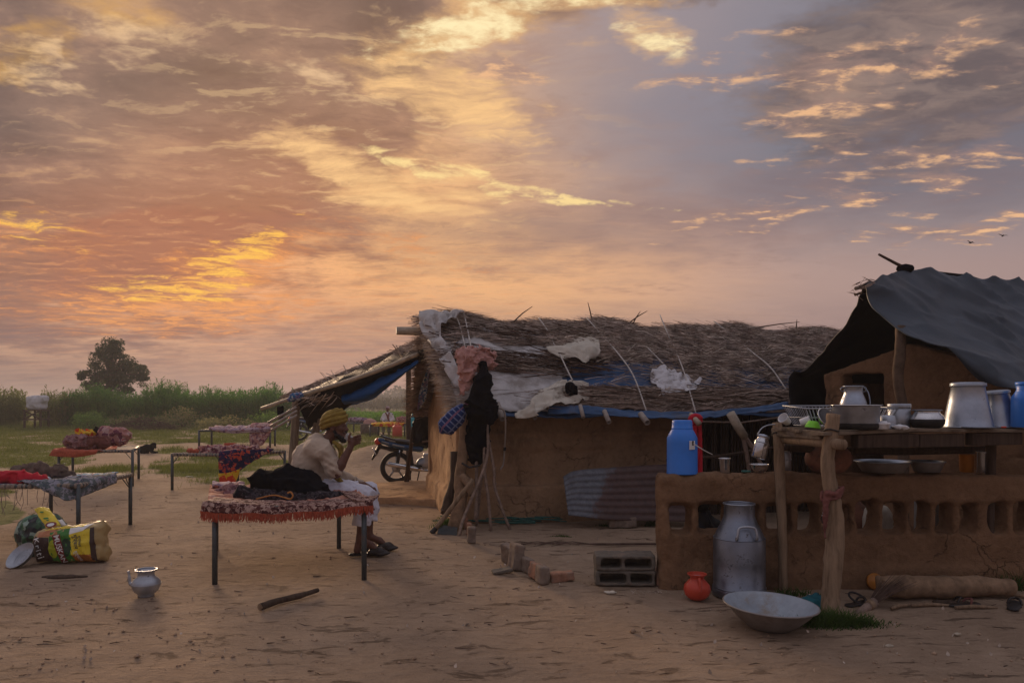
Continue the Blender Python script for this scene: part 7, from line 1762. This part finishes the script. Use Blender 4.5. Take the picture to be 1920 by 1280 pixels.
vo = E.node('ShaderNodeTexVoronoi'); vo.inputs['Scale'].default_value = 15; E.put(vo.inputs['Vector'], vec(*[a + b * .09 for a, b in zip(xyz(p), xyz(noise(p, 12, 4, .6, color=True)))]))
finish(ramp(xyz(E(vo.outputs['Color']))[1] * .7 + noise(p, 22, 4, .7) * .3, [(.25, C(.012, .016, .022)), (.42, C(.03, .11, .05)), (.55, C(.10, .22, .13)), (.68, C(.025, .05, .05)), (.78, C(.24, .33, .27))]), .5, 0, noise(p, 30, 4), .3, .006); M['leafy_print'] = m
q = P(84, 1030, 7.22); q.z = 0
gs = thing('leafy_sack', 'rounded plastic sack printed with green leaves behind the lettered sack', 'sack', q)
S = SDF((-.36, -.25, -.05), (.36, .25, .52), .012); S.ell((-.02, 0, .19), (.25, .15, .215)); S.ell((.1, 0, .16), (.2, .14, .17)); S.box((0, 0, -.06), (.5, .4, .06), .01, cut=True, k=.01); S.rough(.03, 6, 7, ridged=True).rough(.01, 18, 8, ridged=True)
S.build('bag', M['leafy_print'], gs); o = MB().tube([(-.25, -.02, .05), (-.262, -.02, .2), (-.2, -.02, .34), (-.08, -.02, .41)], .006, 6).build('seam', M['print_tan'], gs, True)
pk = thing('yellow_packet', 'empty bright yellow packet with a red oval lying over the leafy sack', 'packet', (0, 0, 0))
ys = sheet('wrapper', [[P(64, 954, 7.05), P(78, 950, 7.05), P(92, 952, 7.08)], [P(76, 972, 6.98), P(88, 968, 6.97), P(102, 967, 6.99)], [P(90, 992, 6.9), P(102, 987, 6.88), P(114, 984, 6.9)]], M['print_yellow'], pk, 8, .012, .02, 9, 3)
def on_packet(u, v): return P(64, 954, 7.03).lerp(P(92, 952, 7.06), u).lerp(P(90, 992, 6.87).lerp(P(114, 984, 6.87), u), v)
mb = MB(); cv = [on_packet(.55 + .42 * math.cos(a), .84 + .13 * math.sin(a)) + Vector((0, -.03, 0)) for a in np.linspace(0, 2 * math.pi, 20)[:-1]]; mb.add(cv, [tuple(range(19))]); mb.build('red_oval', M['print_red'], pk)
mb = MB(); cv = [on_packet(.55 + .27 * math.cos(a), .84 + .07 * math.sin(a)) + Vector((0, -.034, 0)) for a in np.linspace(0, 2 * math.pi, 20)[:-1]]; mb.add(cv, [tuple(range(19))]); mb.build('white_oval', M['print_white'], pk)
for u, v, a, b in ((.5, .16, .14, .04), (.5, .5, .2, .05), (.52, .6, .1, .03)):
    mb = MB(); cv = [on_packet(u + a * math.cos(t_), v + b * math.sin(t_)) + Vector((0, -.03, 0)) for t_ in np.linspace(0, 2 * math.pi, 14)[:-1]]; mb.add(cv, [tuple(range(13))]); mb.build('print_mark', M['print_green'], pk)
sheet('white_liner', [[P(108, 974, 7.1), P(116, 976, 7.1)], [P(116, 985, 7.05), P(126, 984, 7.05)]], M['print_white'], pk, 6, .01, .02, 9, 3)
q = P(44, 1050, 6.72); q.z = .07
t = vessel('steel_basin', 'round grey metal dish tipped against the printed sacks', 'dish', q, [(.09, 0), (.1, .003), (.125, .04), (.132, .045), (.133, .047)], 'alu_dull', wall=.002, n=44, tilt=(math.radians(42), math.radians(-24), 0))
for r_ in (.03, .06, .09): ring(t, r_, .004, .0015, 'alu_dull', 'ridge')

# ------------------------------------------------------------------ seated man with a yellow turban
man = thing('person', 'man in a yellow turban and beige shirt sitting on the front cot, drinking', 'person', (0, 0, 0))
YN, YM, YF = 7.13, 7.28, 7.42
def V3(px, py, Y=YM): return tuple(P(px, py, Y))
RY = lambda a: Matrix.Rotation(a, 3, 'Y')
lo, hi = (P(548, 0, 7.28).x, 6.92, 0.0), (P(764, 0, 7.28).x, 7.66, 1.44)
B = SDF(lo, hi, .0062)
# trunk (inside the clothes), neck and head
B.chain([V3(590, 912), V3(585, 880), V3(592, 850), V3(610, 828)], [.12, .12, .11, .06], .03)
B.chain([V3(608, 834), V3(622, 812)], [.062, .056], .03)
hc = Vector(V3(629, 800))
B.ell(hc + Vector((-.005, 0, .035)), (.098, .076, .095), RY(.12), .02)
B.ell(hc + Vector((.030, 0, -.035)), (.066, .060, .085), RY(-.10), .03)
B.chain([hc + Vector((.03, -.035, -.075)), hc + Vector((.082, 0, -.105)), hc + Vector((.03, .035, -.075))], [.026, .027, .026], .025)
B.chain([hc + Vector((.088, 0, .018)), hc + Vector((.114, 0, -.028))], [.011, .016], .014)
for s in (-1, 1): B.cap(hc + Vector((.104, s * .011, -.030)), hc + Vector((.098, s * .013, -.030)), .010, k=.008); B.cap(hc + Vector((.082, s * .028, .024)), hc + Vector((.078, s * .042, .018)), .013, .012, k=.014); B.ell(hc + Vector((.088, s * .028, .006)), (.014, .016, .010), k=.006, cut=True); B.ell(hc + Vector((.078, s * .028, .006)), (.014, .014, .011), k=.004); B.cap(hc + Vector((.070, s * .045, -.022)), hc + Vector((.06, s * .052, -.015)), .020, k=.02)
B.cap(hc + Vector((.094, -.018, -.055)), hc + Vector((.094, .018, -.055)), .0095, k=.006); B.cap(hc + Vector((.091, -.016, -.070)), hc + Vector((.091, .016, -.070)), .0105, k=.006)
for s in (-1, 1): B.ell(hc + Vector((-.012, s * .077, -.008)), (.024, .012, .036), RY(.25), .008); B.ell(hc + Vector((-.006, s * .088, -.008)), (.012, .006, .020), k=.004, cut=True)
# near arm raised with the cup
sh, el, wr = V3(604, 838, YN), V3(630, 887, 7.05), V3(655, 842, 7.08)
B.chain([V3(604, 834, 7.16), sh, el], [.06, .056, .047], .025)
B.cap(el, Vector(el).lerp(Vector(wr), .35), .046, .047, .015); B.cap(Vector(el).lerp(Vector(wr), .35), wr, .047, .030, .015)
pc = Vector(V3(660, 829, 7.09))
B.box(pc, (.030, .016, .044), .014, Matrix.Rotation(.35, 3, 'Z') @ RY(.35), k=.02); B.cap(wr, pc, .029, .026, .015)
for i in range(4):
    b0 = Vector(V3(664.5 + .3 * i, 819 + 4.6 * i, 7.085 + .004 * i)); l = (.92, 1.0, .96, .8)[i]
    p1 = b0 + Vector((.034 * l, -.012, .012)); p2 = p1 + Vector((.022 * l, .024, .003)); p3 = p2 + Vector((-.004, .026 * l, -.004))
    B.chain([pc.lerp(b0, .6), b0, p1, p2, p3], [.012, .0112, .0105, .0095, .008], .004)
B.chain([pc + Vector((-.012, -.01, -.02)), V3(654, 826, 7.06), V3(654.5, 818, 7.055), V3(657, 812.5, 7.06)], [.016, .0135, .0115, .009], .006)
# far arm resting on the knee
sh2, el2, wr2 = V3(610, 838, 7.44), V3(632, 888, 7.44), V3(682, 908, 7.38)
B.chain([sh2, el2, wr2], [.056, .046, .028], .02)
hc2 = Vector(V3(690, 911, 7.37)); B.ell(hc2, (.045, .038, .016), RY(.25), .015); B.cap(wr2, hc2, .027, .022, .012)
for i in range(4):
    b0 = hc2 + Vector((.030, -.030 + .02 * i, -.004)); l = (.85, 1.0, .95, .78)[i]
    B.chain([hc2.lerp(b0, .5), b0, b0 + Vector((.036 * l, 0, -.016)), b0 + Vector((.052 * l, 0, -.038))], [.012, .0112, .010, .008], .004)
B.chain([hc2 + Vector((-.01, -.03, 0)), hc2 + Vector((.018, -.052, -.006)), hc2 + Vector((.036, -.056, -.018))], [.013, .0115, .009], .005)
# legs and feet
kn, an = V3(684, 925, YN), V3(675, 1006, 7.16); kf, af = V3(692, 922, YF), V3(692, 1000, 7.42)
for hip, k_, a_, zz, tx in ((V3(598, 918, 7.18), kn, an, 7.16, 729), (V3(600, 918, 7.38), kf, af, 7.42, 748)):
    B.chain([hip, k_], [.09, .065], .03); B.cap(k_, Vector(k_).lerp(Vector(a_), .35), .055, .054, .02); B.cap(Vector(k_).lerp(Vector(a_), .35), a_, .054, .033, .02)
    a_ = Vector(a_); h_ = Vector((a_.x - .028, a_.y, .052)); toe = Vector((a_.x + .185, a_.y - .01, .042))
    B.cap(a_, h_, .034, .034, .02); B.chain([a_ + Vector((.01, 0, -.03)), a_.lerp(toe, .55) + Vector((0, 0, .002)), toe], [.034, .032, .022], .02)
B.build('body', M['skin'], man)
# shirt
S = SDF((P(540, 0, 7.28).x, 6.90, .52), (P(700, 0, 7.28).x, 7.68, 1.30), .0085)
S.chain([V3(591, 917), V3(589, 900), V3(583, 880), V3(584, 858), V3(594, 838)], [.165, .17, .168, .16, .13], .05)
S.chain([V3(594, 846, 7.14), V3(594, 846, 7.42)], [.12, .12], .05)
S.ell(V3(584, 872), (.165, .22, .20), RY(.15), .05); S.ell(V3(592, 905), (.172, .215, .12), None, .05)
S.chain([V3(602, 836, 7.14), V3(608, 848, 7.09), Vector(sh).lerp(Vector(el), .62), Vector(sh).lerp(Vector(el), .86)], [.082, .082, .075, .079], .03)
S.chain([V3(606, 838, 7.42), V3(616, 855, 7.46), el2, Vector(el2).lerp(Vector(wr2), .35), Vector(el2).lerp(Vector(wr2), .92)], [.085, .08, .066, .055, .042], .03)
S.chain([V3(601, 826, 7.19), V3(612, 834, 7.18), V3(622, 845, 7.24)], [.03, .026, .022], .02); S.chain([V3(601, 826, 7.37), V3(614, 834, 7.38), V3(624, 845, 7.32)], [.03, .026, .022], .02); S.cap(V3(599, 823, 7.22), V3(599, 823, 7.34), .032, k=.02)
S.cap(V3(618, 826), V3(636, 840), .03, .03, .03, cut=True)
X, Y, Z = np.meshgrid(*S.ax, indexing='ij', sparse=True)
S.d += (.006 * np.sin((Z * 1.0 + X * .55) * 95 + 3 * np.sin(Y * 9)) * np.exp(-((X - el[0] + .03) ** 2 + (Z - el[2] - .06) ** 2) / .012)).astype(np.float32)
S.rough(.022, 5.5, 3, ridged=True).rough(.008, 15, 4, ridged=True)
S.build('shirt', M['shirt'], man)
MB().tube([Vector(sh).lerp(Vector(el), .86 + .05 * s) for s in range(2)], [.081, .079], 18).build('cuff', M['shirt'], man, True)
MB().tube([Vector(V3(667, 902, 7.36)) + Vector((.0, .03 * math.cos(a) * 1.3, .03 * math.sin(a) * 1.4)) for a in np.linspace(0, 6.28, 16)], .010, 7).build('wrist_cloth', M['shirt'], man, True)
# white trousers
S = SDF((P(560, 0, 7.28).x, 6.95, .26), (P(716, 0, 7.28).x, 7.64, .82), .0085)
S.chain([V3(584, 924, 7.2), V3(584, 924, 7.38)], [.13, .13], .04)
for hip, k_, a_ in ((V3(598, 917, 7.18), kn, an), (V3(600, 917, 7.38), kf, af)):
    S.chain([hip, Vector(hip).lerp(Vector(k_), .6), k_], [.115, .098, .088], .03); S.chain([k_, Vector(k_).lerp(Vector(a_), .35), Vector(k_).lerp(Vector(a_), .70)], [.086, .088, .088], .03)
S.chain([V3(610, 912), V3(660, 915)], [.09, .08], .05)
X, Y, Z = np.meshgrid(*S.ax, indexing='ij', sparse=True)
S.d = np.maximum(S.d, ((P(0, 981, 7.2).z) - Z + 0 * X + 0 * Y).astype(np.float32))
S.rough(.024, 6.5, 6, ridged=True).rough(.009, 18, 7, ridged=True)
S.build('trousers', M['trouser'], man)
# turban: wound bands over a rounded core
T_ = hc + Vector((-.014, 0, .052))
S = SDF(tuple(T_ - Vector((.22, .19, .18))), tuple(T_ + Vector((.22, .19, .2))), .0048)
S.ell(T_ + Vector((-.004, 0, .02)), (.126, .112, .098), RY(-.22), .02)
def wind(c, rx, ry, tilt, rad, roll=0.0):
    m3 = Matrix.Rotation(roll, 3, 'X') @ RY(tilt); pts = [Vector(c) + m3 @ Vector((rx * math.cos(a), ry * math.sin(a), 0)) for a in np.linspace(0, 2 * math.pi, 26)]
    S.chain(pts, [rad] * 26, .004)
for i, (dz, rx, ry, tl, rd, ro) in enumerate(((-.030, .118, .098, -.30, .016, .0), (-.012, .122, .104, -.26, .017, .1), (.008, .124, .106, -.34, .017, -.08), (.026, .122, .105, -.22, .017, .12), (.044, .115, .098, -.38, .017, -.1), (.060, .104, .09, -.28, .016, .1), (.076, .088, .076, -.42, .016, -.06), (.090, .068, .06, -.3, .015, .1), (.103, .044, .04, -.4, .014, 0))):
    wind(T_ + Vector((-.008 + .01 * (i % 2), 0, dz)), rx, ry, tl, rd, ro)
S.rough(.005, 40, 3)
S.build('turban', M['turban'], man)
# beard and moustache
S = SDF(tuple(hc + Vector((-.06, -.1, -.2))), tuple(hc + Vector((.16, .1, .02))), .0052)
S.chain([hc + Vector((.0, -.062, -.03)), hc + Vector((.025, -.056, -.08)), hc + Vector((.068, -.03, -.115)), hc + Vector((.080, 0, -.128)), hc + Vector((.068, .03, -.115)), hc + Vector((.025, .056, -.08)), hc + Vector((.0, .062, -.03))], [.010, .020, .022, .024, .022, .020, .010], .018)
S.ell(hc + Vector((.070, 0, -.122)), (.03, .032, .026)); S.chain([hc + Vector((.092, -.032, -.062)), hc + Vector((.104, 0, -.047)), hc + Vector((.092, .032, -.062))], [.009, .011, .009], .008)
S.cap(hc + Vector((.10, -.02, -.064)), hc + Vector((.10, .02, -.064)), .0075, k=.004, cut=True); S.rough(.010, 60, 5)
S.build('beard', M['hair'], man)
S = SDF(tuple(hc + Vector((-.12, -.1, -.06))), tuple(hc + Vector((.02, .1, .06))), .007); S.ell(hc + Vector((-.052, 0, .005)), (.052, .074, .05), k=.02); S.ell(hc + Vector((0, 0, .0)), (.06, .06, .2), cut=True); S.rough(.006, 60, 2); S.build('hair', M['hair'], man)
for s in (-1, 1): MB().lathe([(.001, -.011), (.008, -.008), (.011, 0), (.008, .008), (.001, .011)], 12, hc + Vector((.079, s * .029, .005)), None, False).build('eye', M['leather'], man, True)
# scarf
S = SDF(tuple(Vector(V3(612, 912, 7.05))), tuple(Vector(V3(668, 815, 7.5))), .007); S.chain([V3(626, 828, 7.22), V3(637, 838, 7.17), V3(640, 862, 7.16), V3(639, 885, 7.16)], [.020, .024, .024, .014], .02); S.chain([V3(626, 828, 7.34), V3(639, 840, 7.32), V3(641, 870, 7.28)], [.02, .022, .02], .02); S.chain([V3(628, 893, 7.12), V3(640, 902, 7.12)], [.022, .02], .02); S.rough(.012, 20, 3, ridged=True); S.build('scarf', M['turban'], man)
# slippers
for a_, dy in ((Vector(an), 0), (Vector(af), 0)):
    o0 = Vector((a_.x, a_.y, 0)); S = SDF(tuple(o0 + Vector((-.14, -.11, -.01))), tuple(o0 + Vector((.32, .11, .16))), .0062)
    S.chain([o0 + Vector((-.07, 0, .014)), o0 + Vector((.07, 0, .014)), o0 + Vector((.20, -.008, .02)), o0 + Vector((.265, -.008, .03))], [.042, .04, .05, .028], .03, flat=(1, 1, .4))
    S.chain([o0 + Vector((.12, -.03, .04)), o0 + Vector((.19, -.008, .05)), o0 + Vector((.245, -.008, .035))], [.04, .045, .026], .03, flat=(1, 1, .75)); S.chain([o0 + Vector((.10, -.05, .045)), o0 + Vector((.13, -.0, .082)), o0 + Vector((.10, .05, .045))], [.012, .016, .012], .01)
    S.build('slipper', M['leather'], man)
# cup in the hand
ca, cb = Vector(V3(650, 817, 7.13)), Vector(V3(664, 826, 7.125)); dz = (ca - cb).normalized()
cup_ = vessel('tea_glass', 'small glass tumbler held to his mouth by the turbaned man', 'glass', cb, [(.024, 0), (.026, .003), (.033, .088), (.034, .09)], 'glass', wall=.0025, n=24, tilt=dz.to_track_quat('Z', 'Y').to_euler())
ring(cup_, .0335, .089, .0022, 'steel')
MB().lathe([(.024, .004), (.029, .05), (.001, .05)], 20).build('tea', M['cream_cloth'], cup_, True)

# far man in white
q = Vector((-5.78, 34.75, 0)); fm = thing('person', 'distant man in a white shirt sitting on the far cot', 'person', q)
S = SDF((-.5, -.9, -.05), (.5, .4, 1.5), .02)
S.chain([(0, .05, .58), (0, .0, .8), (0, -.03, 1.02)], [.15, .15, .10], .05); S.chain([(0, -.03, 1.02), (0, -.05, 1.14)], [.06, .055], .03); S.ell((0, -.07, 1.24), (.08, .095, .115), k=.02); S.cap((0, -.16, 1.23), (0, -.165, 1.21), .014, .018, .01)
for s in (-1, 1):
    S.ell((s * .083, -.05, 1.23), (.012, .022, .032), k=.01); S.chain([(s * .18, 0, .98), (s * .25, -.05, .76), (s * .12, -.28, .68)], [.06, .05, .035], .03); S.ell((s * .10, -.33, .66), (.035, .05, .025), k=.02)
    S.chain([(s * .1, 0, .56), (s * .13, -.45, .55), (s * .13, -.48, .12)], [.09, .07, .045], .03); S.chain([(s * .13, -.46, .06), (s * .13, -.62, .045)], [.045, .035], .03)
    for i in range(4): S.cap((s * (.10 + .015 * (i - 1.5)), -.36, .66), (s * (.10 + .018 * (i - 1.5)), -.42, .65), .011, .008, .006)
S.build('body', M['skin'], fm)
S = SDF((-.5, -.5, .5), (.5, .4, 1.2), .02); S.chain([(0, .05, .60), (0, .0, .8), (0, -.02, .98)], [.19, .19, .14], .06)
for s in (-1, 1): S.chain([(s * .15, 0, .98), (s * .25, -.04, .77), (s * .15, -.22, .70)], [.085, .075, .055], .04)
S.rough(.03, 8, 3, ridged=True); S.build('shirt', M['white_cloth'], fm)
S = SDF((-.3, -.8, .15), (.3, .25, .8), .022)
for s in (-1, 1): S.chain([(s * .1, 0, .57), (s * .13, -.45, .56), (s * .13, -.47, .25)], [.12, .095, .085], .04)
S.rough(.03, 8, 5, ridged=True); S.build('trousers', M['white_cloth'], fm)
S = SDF((-.16, -.2, 1.2), (.16, .12, 1.45), .013); S.ell((0, -.055, 1.29), (.095, .105, .085)); S.ell((0, -.14, 1.22), (.07, .06, .06), cut=True); S.rough(.012, 25, 3, ridged=True); S.build('head_cloth', M['lilac_print'], fm)
S = SDF((-.2, -.35, .6), (.2, .1, 1.2), .015); S.chain([(-.08, -.12, 1.06), (0, -.18, .95), (.03, -.2, .8)], [.035, .035, .03], .02); S.chain([(.08, -.12, 1.06), (.07, -.2, .9), (.06, -.22, .72)], [.035, .03, .03], .02); S.build('scarf', M['dull_red'], fm)

# ------------------------------------------------------------------ motorcycle
def motorcycle(label, loc, rz):
    t = thing('motorcycle', label, 'motorcycle', loc, rz, 'motorcycles')
    R_ = .295
    dark, steel_ = 'leather', 'alu_dull'
    for x in (0, 1.24):
        tyre = MB(); n, m_ = 40, 10; vs = []
        for i in range(n):
            a = 2 * math.pi * i / n
            for j in range(m_):
                b = 2 * math.pi * j / m_; rr_ = R_ - .042 + .042 * math.cos(b); vs.append((x + rr_ * math.cos(a), .048 * math.sin(b), R_ + rr_ * math.sin(a)))
        tyre.add(vs, [(i * m_ + j, ((i + 1) % n) * m_ + j, ((i + 1) % n) * m_ + (j + 1) % m_, i * m_ + (j + 1) % m_) for i in range(n) for j in range(m_)])
        w = tyre.build('wheel', M['soot'], t, True)
        RX = Matrix.Rotation(math.pi / 2, 3, 'X')
        MB().lathe([(.205, -.035), (.218, -.04), (.222, 0), (.218, .04), (.205, .035), (.200, 0), (.205, -.035)], 40, (x, 0, R_), RX, False).build('rim', M['cot_metal'], w, True)
        MB().lathe([(.001, -.07), (.05, -.07), (.085, -.05), (.085, .05), (.05, .07), (.001, .07)], 24, (x, 0, R_), RX, False).build('hub', M[steel_], w, True)
        for k in range(5):
            a = 2 * math.pi * k / 5 + .3; ca_, sa_ = math.cos(a), math.sin(a); MB().tube([(x + .06 * ca_, -.02, R_ + .06 * sa_), (x + .206 * ca_, -.012, R_ + .206 * sa_)], [.024, .014], 6).build('spoke', M[steel_], w, True)
    def S_(name, prims, mat, res=.016, k=.03):
        pts = [np.array(q) for pr in prims for q in (pr[0] if isinstance(pr[0], list) else [pr[0]])]
        m__ = .3; S = SDF(np.min(pts, 0) - m__, np.max(pts, 0) + m__, res)
        for pr in prims:
            if isinstance(pr[0], list): S.chain(pr[0], pr[1], k, flat=pr[2] if len(pr) > 2 else None)
            elif pr[-1] == 'box': S.box(pr[0], pr[1], .02, k=.01)
            else: S.ell(pr[0], pr[1], k=k)
        return S.build(name, M[mat], t)
    S_('seat', [([(-.18, 0, .80), (.05, 0, .775), (.35, 0, .735), (.5, 0, .73)], [.055, .065, .075, .07], (1, 1.9, .75))], 'leather')
    S_('fuel_tank', [([(.52, 0, .79), (.72, 0, .83), (.88, 0, .80)], [.09, .13, .09], (1, 1.15, .9))], 'blue_tarp')
    S_('side_panel', [([(-.3, 0, .80), (-.1, 0, .73), (.18, 0, .665), (.44, 0, .63)], [.045, .055, .06, .06], (1, 2.2, 1))], 'blue_tarp')
    for s in (-1, 1): S_('stripe', [([(-.26, s * .105, .775), (-.05, s * .125, .715), (.2, s * .132, .665)], [.012, .016, .012], (1, .5, 1))], 'enamel_blue', .008, .01)
    for s in (-1, 1): S_('tail_fairing', [([(-.24, s * .085, .86), (-.10, s * .10, .80), (.04, s * .1, .765)], [.022, .030, .016], (1, .7, 1))], 'enamel_blue', .01, .01)
    S_('tail_lamp', [((-.33, 0, .77), (.065, .085, .07))], 'red_plastic', .012)
    S_('rear_mudguard', [([(-.30, 0, .70), (-.36, 0, .58), (-.43, 0, .46)], [.05, .045, .03], (.7, 1.6, 1)), ([(-.3, 0, .68), (-.1, 0, .63), (.1, 0, .60)], [.035, .035, .03], (1, 2, 1))], 'leather')
    MB().box((-.40, 0, .60), (.016, .2, .13), Matrix.Rotation(-.5, 3, 'Y')).build('number_plate', M['white_plastic'], t, False, .004)
    MB().tube(catmull([(-.02, -.12, .80), (-.22, -.12, .86), (-.28, -.06, .88), (-.28, .06, .88), (-.22, .12, .86), (-.02, .12, .80)], 4), .013, 7).build('grab_rail', M['soot'], t, True)
    S_('front_mudguard', [([(1.0, 0, .52), (1.12, 0, .6), (1.3, 0, .61), (1.46, 0, .52)], [.03, .035, .035, .03], (1, 2.2, .6))], 'blue_tarp')
    S_('engine', [((.62, 0, .42), (.13, .12, .13), 'box'), ((.74, 0, .52), (.09, .09, .11), 'box'), ((.5, 0, .36), (.14, .13, .12))], 'alu_dull', .016)
    for i in range(6): MB().box((.765, 0, .44 + i * .03), (.22, .21, .010), Matrix.Rotation(.3, 3, 'Y')).build('cooling_fin', M['alu_dull'], t)
    MB().tube(catmull([(.84, -.1, .50), (.9, -.12, .36), (.75, -.14, .24), (.45, -.15, .25)], 5), .022, 9).build('exhaust_pipe', M['alu_dull'], t, True)
    MB().tube([(.5, -.16, .25), (.35, -.165, .27), (.02, -.17, .34), (-.14, -.17, .375), (-.16, -.17, .38)], [.025, .045, .048, .045, .02], 12).build('muffler', M['steel'], t, True)
    for s in (-1, 1):
        MB().tube([(0, s * .1, R_), (.48, s * .1, .33)], .022, 8).build('swing_arm', M['soot'], t, True)
        MB().tube([(0, s * .12, .31), (.06, s * .12, .62)], .012, 7).build('shock_rod', M['steel'], t, True)
        MB().tube([(.02, s * .12, .38), (.055, s * .12, .58)], .03, 9).build('shock_spring', M['soot'], t, True)
        MB().tube([(1.24, s * .08, R_), (1.07, s * .08, .72), (1.0, s * .08, .93)], [.024, .024, .02], 9).build('fork', M['steel'], t, True)
        MB().tube([(.4, s * .12, .3), (.42, s * .27, .29)], .014, 7).build('foot_peg', M['soot'], t, True)
        MB().tube(catmull([(1.0, 0, .94), (.98, s * .15, 1.0), (.93, s * .33, 1.02)], 4), .012, 8).build('handlebar', M['soot'], t, True)
        MB().tube([(.945, s * .27, 1.012), (.92, s * .37, 1.02)], .018, 8).build('grip', M['leather'], t, True)
        MB().tube([(.96, s * .2, 1.01), (.94, s * .22, 1.14)], .006, 6).build('mirror_stem', M['soot'], t, True)
        o = MB().lathe([(.001, 0), (.055, .004), (.05, .02), (.001, .026)], 16, (.935, s * .24, 1.17), Matrix.Rotation(math.pi / 2, 3, 'Y'), False).build('mirror', M['soot'], t, True)
    MB().tube([(.2, 0, .70), (.55, 0, .66), (.98, 0, .84)], .026, 8).build('frame', M['soot'], t, True); MB().tube([(.98, 0, .8), (.9, 0, .4), (.45, 0, .25), (.3, 0, .35), (.25, 0, .68)], .024, 8).build('frame', M['soot'], t, True)
    S_('headlight_cowl', [((1.08, 0, .92), (.09, .11, .12))], 'blue_tarp'); MB().lathe([(.001, .03), (.05, .025), (.08, 0), (.085, -.02)], 20, (1.165, 0, .92), Matrix.Rotation(math.pi / 2, 3, 'Y'), False).build('headlight', M['glass'], t, True)
    MB().tube([(.42, -.12, .26), (.36, -.24, .01)], .012, 7).build('side_stand', M['soot'], t, True)
    return t
q = G(743, 906); bike = motorcycle('blue and black motorcycle parked tail out beside the hut corner', q, math.radians(10))
b2 = copy_tree(bike); b2['label'] = 'distant motorcycle standing behind the awning posts, half hidden by the turbaned man'; q = G(562, 826); b2.location = (q.x, q.y, 0); b2.rotation_euler = (0, 0, math.radians(14)); b2.scale = (1.15, 1.15, 1.15)

# birds
for k, (px, py, rz) in enumerate(((1820, 455, .3), (1880, 442, -.2))):
    q = P(px, py, 60); S = SDF((-.3, -.5, -.12), (.3, .5, .2), .02); S.chain([(-.2, 0, 0), (0, 0, 0), (.15, 0, .01)], [.03, .06, .035], .03)
    for s in (-1, 1): S.chain([(0, s * .05, .02), (.02, s * .24, .09), (-.04, s * .42, .05)], [.05, .035, .012], .03, flat=(1, 1, .5))
    o = S.build('bird', M['black_cloth']); o.location = q; o.rotation_euler = (.2, .1, rz + math.pi / 2); tag(o, 'lower left of the two tiny birds in the sky' if k == 0 else 'upper right of the two tiny birds in the sky', 'bird', 'birds in the sky')
